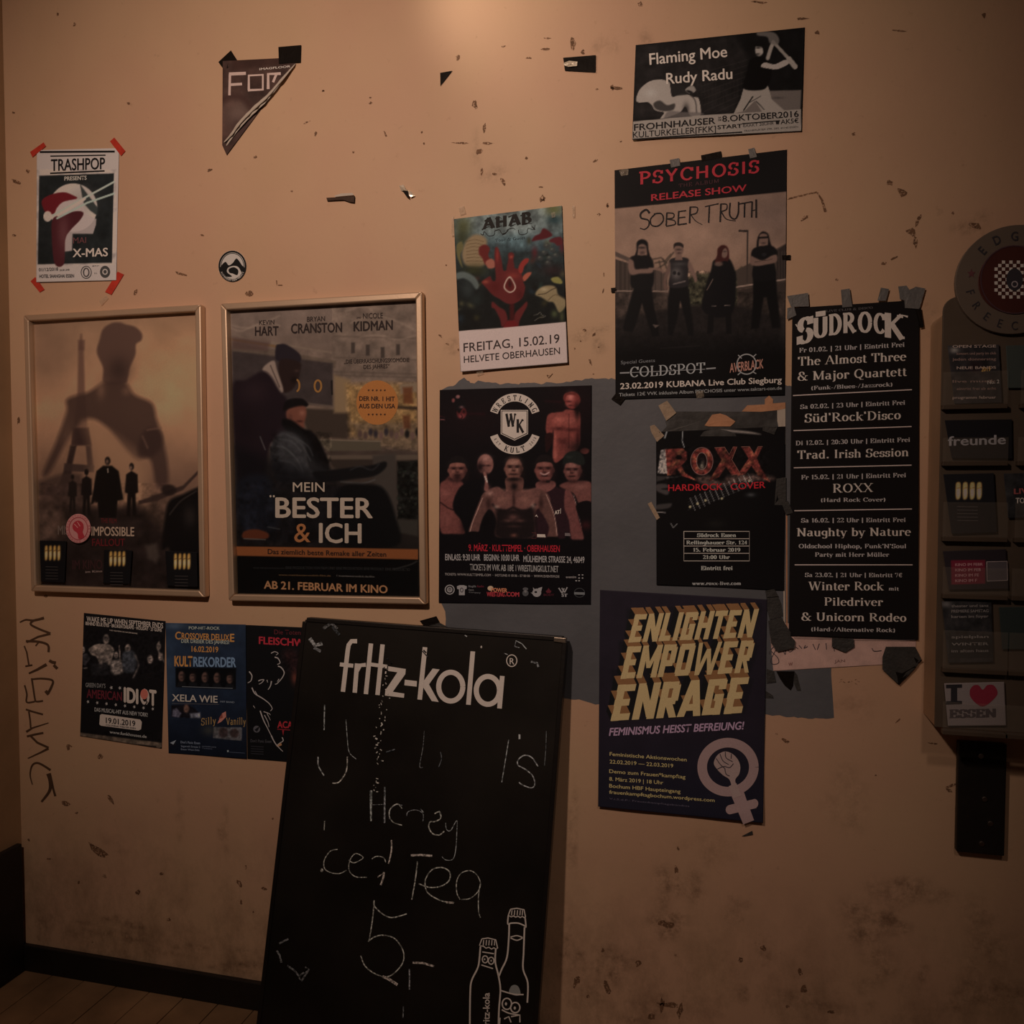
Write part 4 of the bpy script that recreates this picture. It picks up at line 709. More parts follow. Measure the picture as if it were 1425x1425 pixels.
GW(1060, 390, 60, 16, RDk, .7); GW(1180, 400, 60, 16, RDk, .6); GW(1060, 310, 50, 40, R2, .6); GW(1160, 320, 50, 40, R2, .5); LW((1150, 260, 1150, 560), 8, RDk, .5); GW(1100, 500, 50, 30, RDk, .5); GW(1230, 480, 20, 100, RDk, .8); GW(1030, 500, 14, 90, R2, .6); EW(1290, 586, 40, 26, R1, .9); GW(1030, 620, 20, 40, R2, .7); GW(1230, 560, 100, 60, (12, 8, 9), .6)
# man far left
S1, S2, S3 = (104, 54, 47), (126, 72, 62), (40, 18, 18)
PW((15, 880, 60, 840, 110, 800, 190, 840, 230, 900, 235, 1020, 245, 1150, 235, 1310, 120, 1320, 20, 1290, 14, 1000), S1, 1, 5); LW((20, 1040, 90, 1090, 150, 1110), 12, S3, .8); GW(60, 960, 60, 40, S2, .6); GW(60, 1180, 60, 60, S2, .4); GW(220, 1250, 30, 80, S3, .7); GW(130, 830, 60, 20, S3, .8)
face(168, 752, 80, 100, (110, 62, 52), S3, (24, 16, 16), True, (128, 78, 64))
# dark hooded man with finger to lips
PW((130, 1040, 180, 920, 260, 860, 350, 830, 420, 860, 500, 950, 480, 1100, 330, 1200, 260, 1340, 200, 1200, 140, 1120), (13, 10, 12), 1, 5); EW(414, 705, 72, 92, (118, 72, 62), 1, 4); GW(420, 650, 44, 30, (142, 96, 84), .8); GW(365, 730, 34, 44, (30, 14, 16), .95); GW(400, 800, 60, 26, (22, 12, 14), .9); GW(385, 715, 26, 8, (36, 18, 18), .9); GW(440, 715, 26, 8, (40, 20, 20), .8); PW((395, 775, 420, 780, 436, 860, 440, 930, 405, 930, 410, 850), (120, 74, 64), 1, 3); LW((412, 812, 430, 860), 9, (190, 160, 150)); GW(430, 910, 30, 30, (108, 62, 54), .8)
# man right of centre, tank top
PW((860, 920, 900, 880, 990, 850, 1040, 900, 1100, 920, 1150, 940, 1210, 1060, 1250, 1250, 1280, 1370, 1180, 1370, 1120, 1300, 1100, 1360, 850, 1340, 820, 1200, 830, 1020), (46, 22, 26), 1, 5); PW((1120, 930, 1170, 950, 1215, 1060, 1235, 1180, 1280, 1360, 1180, 1370, 1150, 1200, 1110, 1080), (104, 56, 50), 1, 4); LW((1190, 970, 1225, 1100, 1260, 1260), 5, (170, 130, 118), .7); PW((870, 860, 1010, 850, 1030, 900, 950, 950, 870, 925), (112, 64, 56))
face(935, 752, 82, 110, (112, 60, 52), S3, (28, 18, 18), False, (130, 80, 68)); LW((900, 780, 935, 795, 975, 775), 10, (160, 130, 120), .7); EW(965, 855, 20, 12, (24, 14, 14), .8)
# bandana man
PW((1070, 900, 1110, 865, 1200, 850, 1350, 870, 1350, 1040, 1310, 1040, 1240, 1050, 1190, 960), (104, 58, 50), 1, 5); GW(1250, 900, 60, 30, (124, 76, 66), .6); face(1185, 760, 76, 100, (106, 58, 50), S3, None, False, (136, 90, 78), -8); PW((1100, 700, 1105, 640, 1150, 595, 1230, 590, 1280, 640, 1290, 700, 1240, 710, 1180, 690, 1130, 695), (30, 30, 26), 1, 4); GW(1150, 640, 30, 14, (56, 56, 48), .5); PW((1215, 1060, 1350, 1040, 1350, 1260, 1290, 1340, 1250, 1200), (16, 10, 12)); GW(1300, 1240, 50, 40, (84, 26, 28), .6)
# centre man, bare chest
C1, C2, C3, C4 = (100, 60, 52), (128, 82, 68), (44, 22, 20), (18, 11, 12)
PW((590, 940, 620, 860, 720, 850, 750, 930, 860, 910, 940, 940, 985, 1010, 960, 1090, 870, 1100, 850, 1200, 830, 1350, 520, 1350, 510, 1200, 470, 1110, 400, 1090, 375, 1010, 420, 940, 520, 900), C1, 1, 5)
PW((400, 960, 470, 950, 480, 1040, 440, 1100, 400, 1160, 370, 1240, 350, 1300, 270, 1300, 290, 1220, 330, 1110, 370, 1010), (92, 56, 48), 1, 4); PW((900, 940, 960, 990, 1000, 1080, 1025, 1180, 1050, 1350, 960, 1360, 975, 1260, 930, 1160, 890, 1090), (92, 56, 48), 1, 4)
PW((520, 1100, 600, 1110, 665, 1100, 760, 1110, 830, 1080, 850, 1150, 830, 1350, 520, 1350, 505, 1180), C4, .85, 14); GW(660, 1170, 50, 30, C1, .8); GW(610, 1200, 40, 14, (92, 56, 48), .8); GW(720, 1200, 40, 14, (92, 56, 48), .8); GW(665, 1250, 60, 12, (70, 42, 36), .7); GW(665, 1330, 30, 18, (110, 62, 50), .8)
LW((480, 1060, 520, 1100, 600, 1112, 660, 1085, 720, 1112, 800, 1105, 850, 1060), 16, C4, .9, 8); GW(565, 1020, 60, 50, C2, .6); GW(770, 1020, 60, 50, C2, .6); GW(665, 1020, 14, 70, C3, .7); GW(510, 1080, 24, 18, (150, 116, 100), .6); GW(835, 1070, 20, 26, (150, 116, 100), .6); GW(580, 930, 70, 14, C2, .5); GW(760, 930, 70, 14, C2, .5)
GW(450, 960, 36, 24, (150, 106, 92), .7); LW((390, 1000, 345, 1110, 300, 1220, 280, 1295), 7, (158, 118, 102), .8); LW((950, 970, 1000, 1090, 1030, 1200, 1045, 1330), 7, (158, 118, 102), .8); GW(440, 1050, 24, 50, C3, .7); GW(905, 1050, 20, 60, C3, .7); GW(430, 1200, 30, 80, (12, 8, 9), .8, 20)
PW((600, 820, 740, 820, 745, 920, 700, 940, 665, 930, 620, 935, 595, 910), (100, 60, 50)); GW(668, 900, 30, 34, C4, .95); face(663, 738, 78, 108, (112, 68, 56), (36, 18, 16), None, False, (140, 98, 82)); PW((585, 720, 588, 660, 625, 632, 665, 624, 710, 632, 740, 665, 745, 720, 728, 680, 700, 655, 630, 655, 600, 685), (40, 26, 24), .8, 5); GW(663, 835, 50, 14, C4, .9); GW(663, 792, 44, 8, (60, 34, 30), .8)
PW((270, 1300, 350, 1300, 350, 1345, 265, 1345), (14, 10, 11)); PW((960, 1345, 1050, 1345, 1050, 1375, 960, 1375), (14, 10, 11))
P.poly([at(15, 1320), at(240, 1320), at(400, 1345), at(900, 1365), at(1350, 1370), at(1350, 1500), at(10, 1500)], (14, 10, 12), 1, 6); P.noise(.12, 12)
for (x, y, w_, c_) in ((870, 1333, 70, (150, 128, 118)), (1115, 1322, 44, (90, 74, 70))): P.F(wp_(x, y-14, x+w_, y-12, x+w_+6, y+14, x, y+12), c_)
P.S(wp_(822, 1308, 860, 1308, 862, 1356, 820, 1356), 2, (90, 40, 38)); P.T('AT', *at(1024, 1146), *at(1070, 1138), 34*.66, (185, 160, 148), .06); P.S(wp_(1078, 1092, 1076, 1138), 3, (185, 160, 148)); P.F(wp_(850, 1165, 865, 1145, 880, 1172, 866, 1160), (180, 160, 148))
# emblem: arched banners and shield
WH = (176, 152, 134)
def banner(cx, cy, r0, r1, a0, a1, ry=1.):
    a = np.radians(np.linspace(a0, a1, 40)); p = [(cx+r1*math.cos(t), cy-r1*ry*math.sin(t)) for t in a]+[(cx+r0*math.cos(t), cy-r0*ry*math.sin(t)) for t in a[::-1]]; n = 40
    X = [q[0] for q in p]; Y = [q[1] for q in p]; i = np.arange(n-1); F = np.concatenate([np.stack([i, i+1, 2*n-2-i], 1), np.stack([i, 2*n-2-i, 2*n-1-i], 1)]); P._add(X, Y, F, WH, .0004)
banner(530, 270, 106, 152, 19, 161, 1.02); banner(530, 318, 106, 152, 199, 341, 1.0)
P.TA('WRESTLING', 530, 270, 113, 153, 27, 30, (22, 16, 16), .02, up=.0008, ry=115, wf=.8, font='s', thick=.2, thin=.07); P.TA('KULT', 530, 318, 143, 248, 292, 30, (22, 16, 16), .02, True, up=.0008, wf=.9, font='s', thick=.2, thin=.07); P.TA('EST', 530, 318, 138, 210, 226, 16, (60, 44, 40), .02, True, up=.0008); P.TA('2015', 530, 318, 138, 314, 334, 16, (60, 44, 40), .02, True, up=.0008)
P.F((448, 212, 607, 212, 607, 352, 528, 390, 448, 352), WH, up=.0004).F((452, 216, 603, 216, 603, 349, 528, 385, 452, 349), (20, 15, 15), up=.0006).F((456, 220, 599, 220, 599, 346, 528, 380, 456, 346), WH, up=.0008)
P.T('W', 474, 308, 538, 306, 72, (18, 14, 14), font='s', thick=.26, thin=.1, up=.001).T('K', 540, 342, 584, 342, 74, (18, 14, 14), font='s', thick=.26, thin=.1, up=.001)
P.T('9. M\xc4RZ \xb7 KULTTEMPEL \xb7 OBERHAUSEN', 260, 1034, 792, 1040, 40, (150, 24, 34), .02)
P.T('EINLASS: 9:30 UHR', 124, 1088, 328, 1090, 38, (128, 114, 106), .02).T('BEGINN: 10:00 UHR', 350, 1090, 556, 1092, 38, (128, 114, 106), .02).T('M\xdcLHEIMER STRASSE 24, 46049', 580, 1098, 936, 1104, 38, (128, 114, 106), .02)
P.T('TICKETS IM VVK AB 18\u20ac', 268, 1146, 524, 1152, 38, (120, 108, 100), .02).T('WRESTLINGKULT.NET', 546, 1152, 784, 1158, 38, (120, 108, 100), .02).S((536, 1118, 536, 1152), 3, (110, 98, 92))
P.T('TICKETS: WWW.KULTTEMPEL.COM  \xb7  HOTLINE: 0 18 06 - 57 00 00  \xb7  WWW.EVENTIM.DE', 122, 1176, 790, 1190, 14, (112, 98, 90), .03); P.T('eventim', 828, 1192, 888, 1192, 13, (120, 104, 96), .03)
for x, y in ((905, 1174), (925, 1174), (905, 1192), (925, 1192), (888, 1208), (905, 1208)): P.D(x, y, 5, 3, (130, 116, 108))
g_ = (116, 104, 98)
P.R(150, 1260, 26, 26, 6, g_).R(150, 1260, 13, 13, 6, g_).D(150, 1262, 12, 8, (90, 80, 76)); P.F((192, 1240, 208, 1234, 232, 1234, 250, 1240, 248, 1256, 238, 1258, 238, 1292, 204, 1292, 204, 1258, 194, 1256), g_).R(220, 1262, 8, 12, 4, (60, 50, 50), up=.0008)
P.T('Ringlife', 260, 1246, 304, 1246, 12, (96, 86, 82), .02).T('Radio', 310, 1246, 350, 1246, 12, (90, 26, 34), .02).T('Catch', 260, 1264, 290, 1266, 8, g_).T('Company', 262, 1278, 330, 1282, 9, (90, 82, 78))
P.D(388, 1252, 17, 14, (178, 116, 90)).T('POWER', 392, 1272, 486, 1276, 24, (160, 88, 60), .05).T('WRESTLING', 366, 1298, 470, 1300, 26, (140, 40, 44), .06).T('.COM', 474, 1298, 556, 1300, 26, (140, 40, 44), .06)
P.D(592, 1256, 16, 9, (70, 62, 60)).D(592, 1280, 18, 18, (64, 58, 56)).D(592, 1270, 8, 8, (90, 80, 76), up=.0008); P.D(658, 1278, 26, 24, g_).F((636, 1246, 650, 1262, 640, 1290, 622, 1276, 640, 1280), g_).F((664, 1252, 690, 1244, 684, 1270), g_).D(652, 1274, 8, 6, (20, 16, 16), up=.0008)
P.F((718, 1264, 727, 1250, 736, 1264, 744, 1268, 736, 1280, 718, 1280, 710, 1268), (80, 24, 30)).T('BODY', 698, 1296, 760, 1296, 12, (70, 24, 30), .03); P.S((786, 1250, 806, 1280), 7, g_).S((806, 1280, 818, 1252), 6, g_).S((804, 1250, 820, 1276), 6, g_).S((820, 1276, 836, 1246), 7, g_).T('ST', 802, 1300, 838, 1302, 18, g_, .06); P.R(907, 1278, 30, 26, 3, (56, 52, 50)).F((876, 1274, 938, 1276, 938, 1290, 876, 1288), (90, 84, 80))
P.done()
# ================================================================= roxx poster
P = Poster('concert_poster', 'black poster with a fiery red title over a guitar neck, greyish tapes on its corners', Y2, [(162, 300), (1045, 262), (1040, 1385), (165, 1345)], K(.216), base=(12, 9, 9), wave=.0018)
P.poly((575, 286, 640, 282, 800, 296, 880, 318, 760, 310, 640, 300), (104, 88, 78), 1, 6, sm=True); P.poly((165, 600, 240, 604, 300, 612, 330, 600, 240, 620, 165, 640), (60, 50, 46), .8, 6)
P.poly((165, 660, 230, 656, 245, 680, 200, 690, 250, 700, 240, 730, 200, 720, 165, 700), (66, 54, 50), .9, 6, sm=True).poly((165, 800, 230, 790, 270, 790, 250, 820, 165, 830), (58, 48, 44), .9, 6, sm=True).line((165, 848, 225, 852), 6, (130, 114, 104), .8)
P.poly((440, 610, 520, 600, 600, 640, 660, 600, 760, 590, 940, 600, 960, 630, 760, 640, 560, 680, 470, 650), (96, 66, 56), .7, 14, sm=True).glow(810, 730, 30, 14, (80, 74, 70), .7).glow(570, 930, 60, 30, (28, 22, 18), .7)
for i in range(13):
    x = 395+i*33; y = 770-i*14; P.line((x, y-18, x+34, y+66-i), 5 if i % 2 else 4, (124, 112, 104), .85, 2)
for i in range(5): P.line((380, 762+i*18, 860, 590+i*16), 1.6, (90, 82, 78), .6, 2)
for x, y in ((395, 812), (445, 790), (500, 768), (612, 755), (800, 636)): P.ell(x, y, 9, 8, (140, 122, 90), .9, 2)
P.poly((172, 585, 195, 425, 235, 415, 240, 585), (140, 122, 112), .8, 3); P.noise(.7, 14, (165, 410, 240, 590), seed=3)
P.line((345, 295, 340, 360, 355, 405), 6, (120, 112, 106), .9, 2).line((235, 300, 222, 340), 10, (120, 112, 106), .9, 3).line((262, 925, 280, 955, 305, 930), 5, (110, 100, 94), .9, 2)
# title letters are flame-painted: outline in the lettering, flame in the sheet
FL = (92, 36, 30)
def flame(pts):
    P.poly(pts, FL, 1, 3)
flame((225, 418, 345, 412, 372, 440, 372, 490, 335, 530, 360, 580, 455, 640, 340, 600, 300, 545, 298, 590, 240, 600)); P.ell(318, 474, 22, 16, (14, 8, 8)); P.poly((262, 600, 300, 545, 310, 590), (14, 8, 8), .6)
P.ell(475, 500, 78, 96, FL, 1, 3).ell(475, 500, 32, 55, (20, 12, 12), 1, 3).glow(476, 530, 16, 30, (110, 96, 80), .8)
flame((562, 408, 630, 404, 662, 455, 690, 402, 715, 402, 680, 490, 740, 590, 680, 595, 640, 540, 590, 610, 520, 640, 610, 490)); flame((745, 402, 800, 400, 832, 450, 860, 400, 890, 400, 850, 480, 880, 550, 945, 645, 860, 600, 815, 530, 770, 590, 715, 600, 795, 480))
fm = (P.C[..., 0] > 80) & (P.C[..., 1] < 45); P.C[fm] *= (1+.3*np.sin(P.X[fm]*.021+np.sin(P.Y[fm]*.03)*1.5)*np.cos(P.Y[fm]*.02))[:, None]; P.C[fm] = P.C[fm]+np.array((22, 24, 12))*(np.clip(np.sin(P.X[fm]*.05+1.2*np.sin(P.Y[fm]*.06))*np.sin(P.Y[fm]*.045+P.X[fm]*.012), 0, 1)**1.5)[:, None]; P.noise(.7, 20, (225, 400, 945, 650), seed=9)
for q in ((562, 408, 630, 404, 662, 455, 690, 402, 715, 402, 680, 490, 740, 590, 680, 595), (745, 402, 800, 400, 832, 450, 860, 400, 890, 400)): P.S(q, 3, (104, 64, 52))
P.R(475, 500, 76, 94, 3, (96, 70, 64)).R(475, 500, 36, 58, 3, (96, 80, 70))
P.T('HARDROCK', 245, 704, 618, 696, 46, (140, 20, 26), .015).T('COVER', 672, 696, 910, 682, 46, (140, 20, 26), .015)
wc = (126, 120, 108)
P.S((352, 980, 800, 980, 800, 1182, 352, 1182, 352, 978), 4, wc)
for y in (1030, 1080, 1130): P.S((352, y, 800, y), 4, wc)
sf = dict(font='s', thick=.2, thin=.08)
P.T('S\xfcdrock Essen', 442, 1018, 708, 1018, 24, (118, 108, 96), **sf).T('Rellinghauser Str. 124', 370, 1068, 784, 1068, 24, (118, 108, 96), **sf).T('15. Februar 2019', 416, 1118, 738, 1118, 24, (118, 108, 96), **sf).T('21:00 Uhr', 482, 1168, 666, 1168, 24, (118, 108, 96), **sf)
P.T('Eintritt frei', 470, 1244, 684, 1244, 26, (118, 108, 96), **sf).T('www.roxx-live.com', 408, 1346, 742, 1346, 22, (108, 98, 90), **sf)
P.done()
ROXX = P.root
for q, m_ in (((178, 120, 238, 86, 300, 170, 232, 224), M_TAPE_CREPE), ((120, 260, 150, 250, 218, 325, 168, 368, 128, 300), M_TAPE_CREPE), ((104, 790, 130, 778, 188, 886, 166, 902), M_TAPE_CREPE), ((985, 620, 1050, 608, 1050, 800, 972, 800), M_TAPE_DARK), ((1022, 790, 1062, 770, 1098, 852, 1050, 868), M_TAPE_DARK), ((908, 1385, 970, 1375, 1000, 1425, 920, 1430), M_TAPE_DARK), ((892, 260, 992, 268, 970, 318, 890, 292), M_TAPE_DARK)):
    patch('tape', Y2, q, m_, parent=P.root, off=.0042)
# ================================================================= schedule poster
# coordinates below: first half in crop Y3, second half in crop Y4 (280 px lower => +1375.6 in Y3 units)
D4 = 280*4.913
P = Poster('schedule_poster', 'very tall narrow black event schedule with cream serif lettering, beside the card rack', Y3, [(160, 190), (1030, 134), (1022, 1085+D4), (135, 1055+D4)], K(.157), base=(13, 9, 8), step=1.6, wave=.0018, off=.004)
LC = (118, 103, 93)
sf = dict(font='s', thick=.175, thin=.06); sb = dict(font='s', thick=.155, thin=.045)
P.T('LIVE CLUB & DISCO', 392, 218, 710, 194, 14, (60, 50, 46), font='s', thick=.14)
# arched title, letter by letter
tt = dict(font='s', thick=.25, thin=.1); HC = (124, 100, 90)
for ch, x0, y0, x1, y1, h in (('S', 190, 440, 305, 408, 165), ('\xdc', 305, 392, 400, 378, 128), ('D', 410, 372, 498, 362, 132), ('R', 506, 358, 598, 352, 128), ('O', 608, 352, 706, 352, 130), ('C', 716, 356, 800, 362, 128), ('K', 792, 384, 928, 402, 158)):
    P.T(ch, x0, y0, x1, y1, h, HC, **tt)
P.S((905, 236, 950, 250), (4, 14), HC); P.S((192, 318, 184, 300), (4, 10), HC)
def dt(s_, x0, y0, x1, y1, h=27): P.T(s_, x0, y0, x1, y1, h, (104, 90, 82), **sf)
def big(s_, x0, y0, x1, y1, h=56): P.T(s_, x0, y0, x1, y1, h, LC, **sb)
dt('Fr 01.02. | 21 Uhr | Eintritt Frei', 208, 494, 926, 454, 30); big('The Almost Three', 198, 584, 940, 548, 58); big('& Major Quartett', 196, 686, 944, 652, 58); dt('(Funk-/Blues-/Jazzrock)', 290, 750, 844, 724, 26)
def hr(x0, y0, x1, y1): P.S((x0, y0, (x0+x1)/2, (y0+y1)/2, x1, y1), 7, (112, 92, 82))
hr(165, 788, 978, 748)
dt('Sa 02.02. | 23 Uhr | Eintritt Frei', 214, 880, 930, 850, 29); big("S\xfcd'Rock'Disco", 244, 972, 902, 948, 58); hr(168, 1028, 975, 1000)
dt('Di 12.02. | 20:30 Uhr | Eintritt Frei', 184, 1128, 964, 1104, 29); big('Trad. Irish Session', 194, 1222, 954, 1202, 56); hr(170, 1282, 975, 1264)
dt('Fr 15.02. | 21 Uhr | Eintritt Frei', 222, 1362, 936, 1346, 29); big('ROXX', 438, 76+D4, 712, 70+D4, 58); dt('(Hard Rock Cover)', 356, 140+D4, 796, 136+D4, 26); hr(174, 200+D4, 978, 188+D4)
dt('Sa 16.02. | 22 Uhr | Eintritt Frei', 220, 280+D4, 934, 276+D4, 28); big('Naughty by Nature', 190, 374+D4, 972, 370+D4, 54); dt("Oldschool Hiphop, Funk'N'Soul", 204, 456+D4, 938, 456+D4, 28); dt('Party mit Herr M\xfcller', 316, 514+D4, 822, 514+D4, 28); hr(176, 570+D4, 982, 570+D4)
dt('Sa 23.02. | 21 Uhr | Eintritt 7\u20ac', 246, 652+D4, 912, 654+D4, 27); big('Winter Rock', 270, 742+D4, 786, 744+D4, 56); dt('mit', 820, 744+D4, 890, 746+D4, 24); big('Piledriver', 380, 848+D4, 780, 850+D4, 54); big('& Unicorn Rodeo', 222, 950+D4, 940, 958+D4, 54); dt('(Hard-/Alternative Rock)', 290, 1022+D4, 862, 1030+D4, 26)
P.S((170, 1068+D4, 600, 1078+D4, 1000, 1084+D4), 3, (44, 38, 36)); P.done()
for q, m_ in (((124, 108, 268, 86, 274, 178, 150, 182), M_TAPE_GREY), ((126, 190, 172, 180, 188, 240, 124, 268), M_TAPE_GREY), ((492, 66, 552, 56, 570, 180, 502, 186), M_TAPE_GREY), ((766, 50, 822, 60, 800, 140, 742, 140), M_TAPE_GREY),
    ((884, 42, 942, 36, 960, 66, 1005, 44, 1070, 56, 1030, 196, 930, 190, 926, 136, 896, 132), M_TAPE_GREY), ((1000, 190, 1040, 190, 1060, 320, 1034, 326), M_TAPE_BLACK),
    ((6, 1015+D4, 110, 1015+D4, 180, 1090+D4, 176, 1140+D4, 60, 1165+D4, 14, 1105+D4), M_TAPE_DARK), ((432, 1068+D4, 580, 1076+D4, 584, 1130+D4, 522, 1168+D4, 430, 1130+D4), M_TAPE_DARK), ((776, 1200+D4, 800, 1130+D4, 1000, 1130+D4, 1040, 1210+D4, 1016, 1260+D4, 888, 1388+D4, 776, 1285+D4), M_TAPE_DARK), ((985, 1195+D4, 1050, 1222+D4, 1010, 1255+D4), M_TAPE_BLACK), ((776, 1285+D4, 890, 1340+D4, 1000, 1262+D4, 1006, 1275+D4, 890, 1392+D4), M_TAPE_BLACK)):
    patch('tape', Y3, q, m_, parent=P.root, off=.0066)
# paper sheet behind it
P = Poster('handwritten_sheet', 'cream paper sheet with cut-off handwriting, sticking out beneath the tall black schedule', Y4, [(0, 960), (1010, 1040), (1000, 1240), (30, 1296)], K(.125), base=(108, 78, 66), wave=.0004, off=.0010, cat='paper')
P.noise(.06, 60); hw = (34, 26, 26)
for q in ((14, 1150, 40, 1126, 60, 1130, 40, 1165, 12, 1225, 30, 1250, 66, 1240, 60, 1205, 20, 1165, 14, 1150), (100, 1160, 112, 1182, 118, 1130, 140, 1165, 168, 1150), (180, 1130, 200, 1144), (205, 1120, 225, 1142), (250, 1120, 240, 1140, 265, 1128), (300, 1110, 318, 1150), (345, 1108, 330, 1150), (390, 1105, 394, 1148), (440, 1110, 448, 1160), (705, 1140, 720, 1160, 770, 1156), (5, 1160, 6, 1180)): P.S(q, 5, hw, True)
P.T('W', 134, 1260, 162, 1256, 20, (72, 42, 34), font='m', thick=.14); P.T('JAN', 448, 1240, 520, 1234, 20, (72, 48, 40), .02); P.done()
# ================================================================= enlighten poster
P = Poster('protest_poster', 'dark violet poster with golden block letters and a raised fist in a ring symbol', Y7, [(94, 78), (966, 128), (945, 1296), (84, 1210)], K(.160), base=(28, 20, 25), step=1.5, wave=.002, off=.002, lift=(900, 1250, .008))
mk = P.Y > 800; t = np.clip((P.Y[mk]-800)/450, 0, 1)[:, None]; P.C[mk] = P.C[mk]*(1-t)+np.array((22, 18, 26))*t; P.noise(.1, 100)
GL, GD, SH = (152, 91, 60), (86, 54, 30), (10, 9, 9)
def block(xb, yb, h, sh, words, xt):
    """slanted extruded block letters: words = list of strokes sets"""
def para(x0, y0, x1, y1, w, col, up): P.F((x0, y0, x0+w, y0, x1+w, y1, x1, y1), col, up=up)
# row geometry: baseline (x0,y0)-(x1,y1), cap height and slant
rows = (('ENLIGHTEN', 226, 356, 898, 326, 145, .30, [232, 322, 424, 470, 500, 580, 680, 740, 858], (232, 176, 908, 150)), ('EMPOWER', 185, 546, 886, 510, 165, .26, [190, 290, 405, 505, 600, 744, 840], (190, 346, 886, 332)), ('ENRAGE', 132, 766, 850, 722, 190, .26, [150, 260, 400, 520, 660, 790], (150, 496, 886, 520)))
BLK = {'E': ['l .14 0 .14 1', 'l 0 .9 .6 .9', 'l 0 .5 .5 .5', 'l 0 .1 .6 .1'], 'N': ['l .12 0 .12 1', 'l .14 .95 .58 .05', 'l .6 0 .6 1'], 'L': ['l .14 0 .14 1', 'l 0 .1 .55 .1'], 'I': ['l .16 0 .16 1'], 'G': ['l .14 .12 .14 .88', 'l .02 .9 .6 .9', 'l .02 .1 .6 .1', 'l .5 0 .5 .55', 'l .32 .48 .62 .48', 'l .52 .95 .52 .7'], 'H': ['l .12 0 .12 1', 'l .56 0 .56 1', 'l .1 .5 .6 .5'], 'T': ['l .3 0 .3 1', 'l 0 .9 .6 .9'],
 'M': ['l .1 0 .1 1', 'l .12 .98 .4 .3', 'l .4 .3 .68 .98', 'l .7 0 .7 1'], 'P': ['l .14 0 .14 1', 'l .02 .9 .55 .9', 'l .02 .42 .55 .42', 'l .5 .42 .5 .9'], 'O': ['l .14 .08 .14 .92', 'l .56 .08 .56 .92', 'l .06 .9 .64 .9', 'l .06 .1 .64 .1'], 'W': ['l .1 1 .2 0', 'l .22 0 .5 .8', 'l .5 .8 .74 0', 'l .76 0 .92 1'], 'R': ['l .14 0 .14 1', 'l .02 .9 .55 .9', 'l .02 .46 .55 .46', 'l .5 .46 .5 .9', 'l .3 .46 .56 .0'], 'A': ['l .08 0 .3 1', 'l .34 1 .62 0', 'l .15 .25 .5 .25']}
BW = {'E': .7, 'N': .78, 'L': .64, 'I': .38, 'G': .74, 'H': .74, 'T': .68, 'M': .86, 'P': .7, 'O': .78, 'W': 1.1, 'R': .74, 'A': .76}
def block_row(word, x0, y0, x1, y1, h, sk, dx, dy):
    tot = sum(BW[c] for c in word)-.08; u = 0
    def mp(a, b): t = a/tot; return (x0+t*(x1-x0)+b*h*sk*.9, y0+t*(y1-y0)-b*h)
    L_ = []
    for c in word:
        for st in BLK[c]:
            a = [float(t) for t in st.split()[1:]]; diag = abs(a[0]-a[2]) > .02 and abs(a[1]-a[3]) > .02; horiz = a[1] == a[3]
            wd = .17 if diag and word == 'EMPOWER' else .24; hw_ = .185
            if horiz: pl = [(a[0], a[1]-hw_/2), (a[2], a[1]-hw_/2), (a[2], a[1]+hw_/2), (a[0], a[1]+hw_/2)]
            else: pl = [(a[0]-wd/2, a[1]), (a[0]+wd/2, a[1]), (a[2]+wd/2, a[3]), (a[2]-wd/2, a[3])]
            L_.append([mp(u+p[0], min(max(p[1], 0), 1)) for p in pl])
        u += BW[c]
    for k in range(6):      # extrusion: dark sides receding up and to the left, brown top faces
        f = 1-k/6
        for j, q in enumerate(L_): P.F([(p[0]+dx*f, p[1]+dy*f) for p in q], SH, up=.0003+k*.00003+j*.000001)
    for j, q in enumerate(L_):
        t = sorted(q, key=lambda p: p[1])[:2]; t.sort()
        P.F([t[0], t[1], (t[1][0]+dx, t[1][1]+dy), (t[0][0]+dx, t[0][1]+dy)], GD, up=.0007+j*.000004)
    for j, q in enumerate(L_):
        P.F(q, GL, up=.0011+j*.000005)
# dark sides first, then the letters
for q in ((232, 176, 930, 150, 940, 185, 880, 330, 226, 356), (190, 346, 900, 330, 925, 370, 880, 512, 200, 545), (150, 496, 860, 520, 896, 550, 850, 724, 160, 765)): P.poly(q, (20, 16, 18), .7, 8)
block_row('ENLIGHTEN', 240, 354, 885, 326, 148, .28, -22, -34); block_row('EMPOWER', 200, 544, 872, 510, 170, .25, -20, -36); block_row('ENRAGE', 148, 764, 836, 722, 190, .24, -22, -46)
P.T('FEMINISMUS HEISST BEFREIUNG!', 140, 840, 842, 806, 42, (104, 78, 88), .04, .16)
def sm(s_, x0, y0, x1, y1, h): P.T(s_, x0, y0, x1, y1, h, (118, 96, 60), .012)
sm('Feministische Aktionswochen', 144, 944, 546, 974, 20); sm('22.02.2019 \u2014 22.03.2019', 144, 984, 476, 1006, 20); sm('Demo zum Frauen*kampftag', 142, 1034, 540, 1064, 20); sm('8. M\xe4rz 2019 | 18 Uhr', 142, 1074, 424, 1094, 20); sm('Bochum HBF Haupteingang', 142, 1110, 514, 1140, 20); sm('frauenkampftagbochum.wordpress.com', 142, 1142, 692, 1186, 19)
P.T('V.i.S.d.P.: Frauenkampftagsb\xfcndnis', 142, 1172, 560, 1212, 9, (60, 50, 56))
RG = (96, 72, 66); P.R(762, 1004, 135, 128, 50, RG, n=60); P.S((800, 1110, 830, 1190, 870, 1292), (70, 60), RG); P.S((770, 1226, 905, 1194), 48, RG); P.D(772, 1226, 22, 24, RG, up=.0005).D(900, 1194, 20, 24, RG, up=.0005)
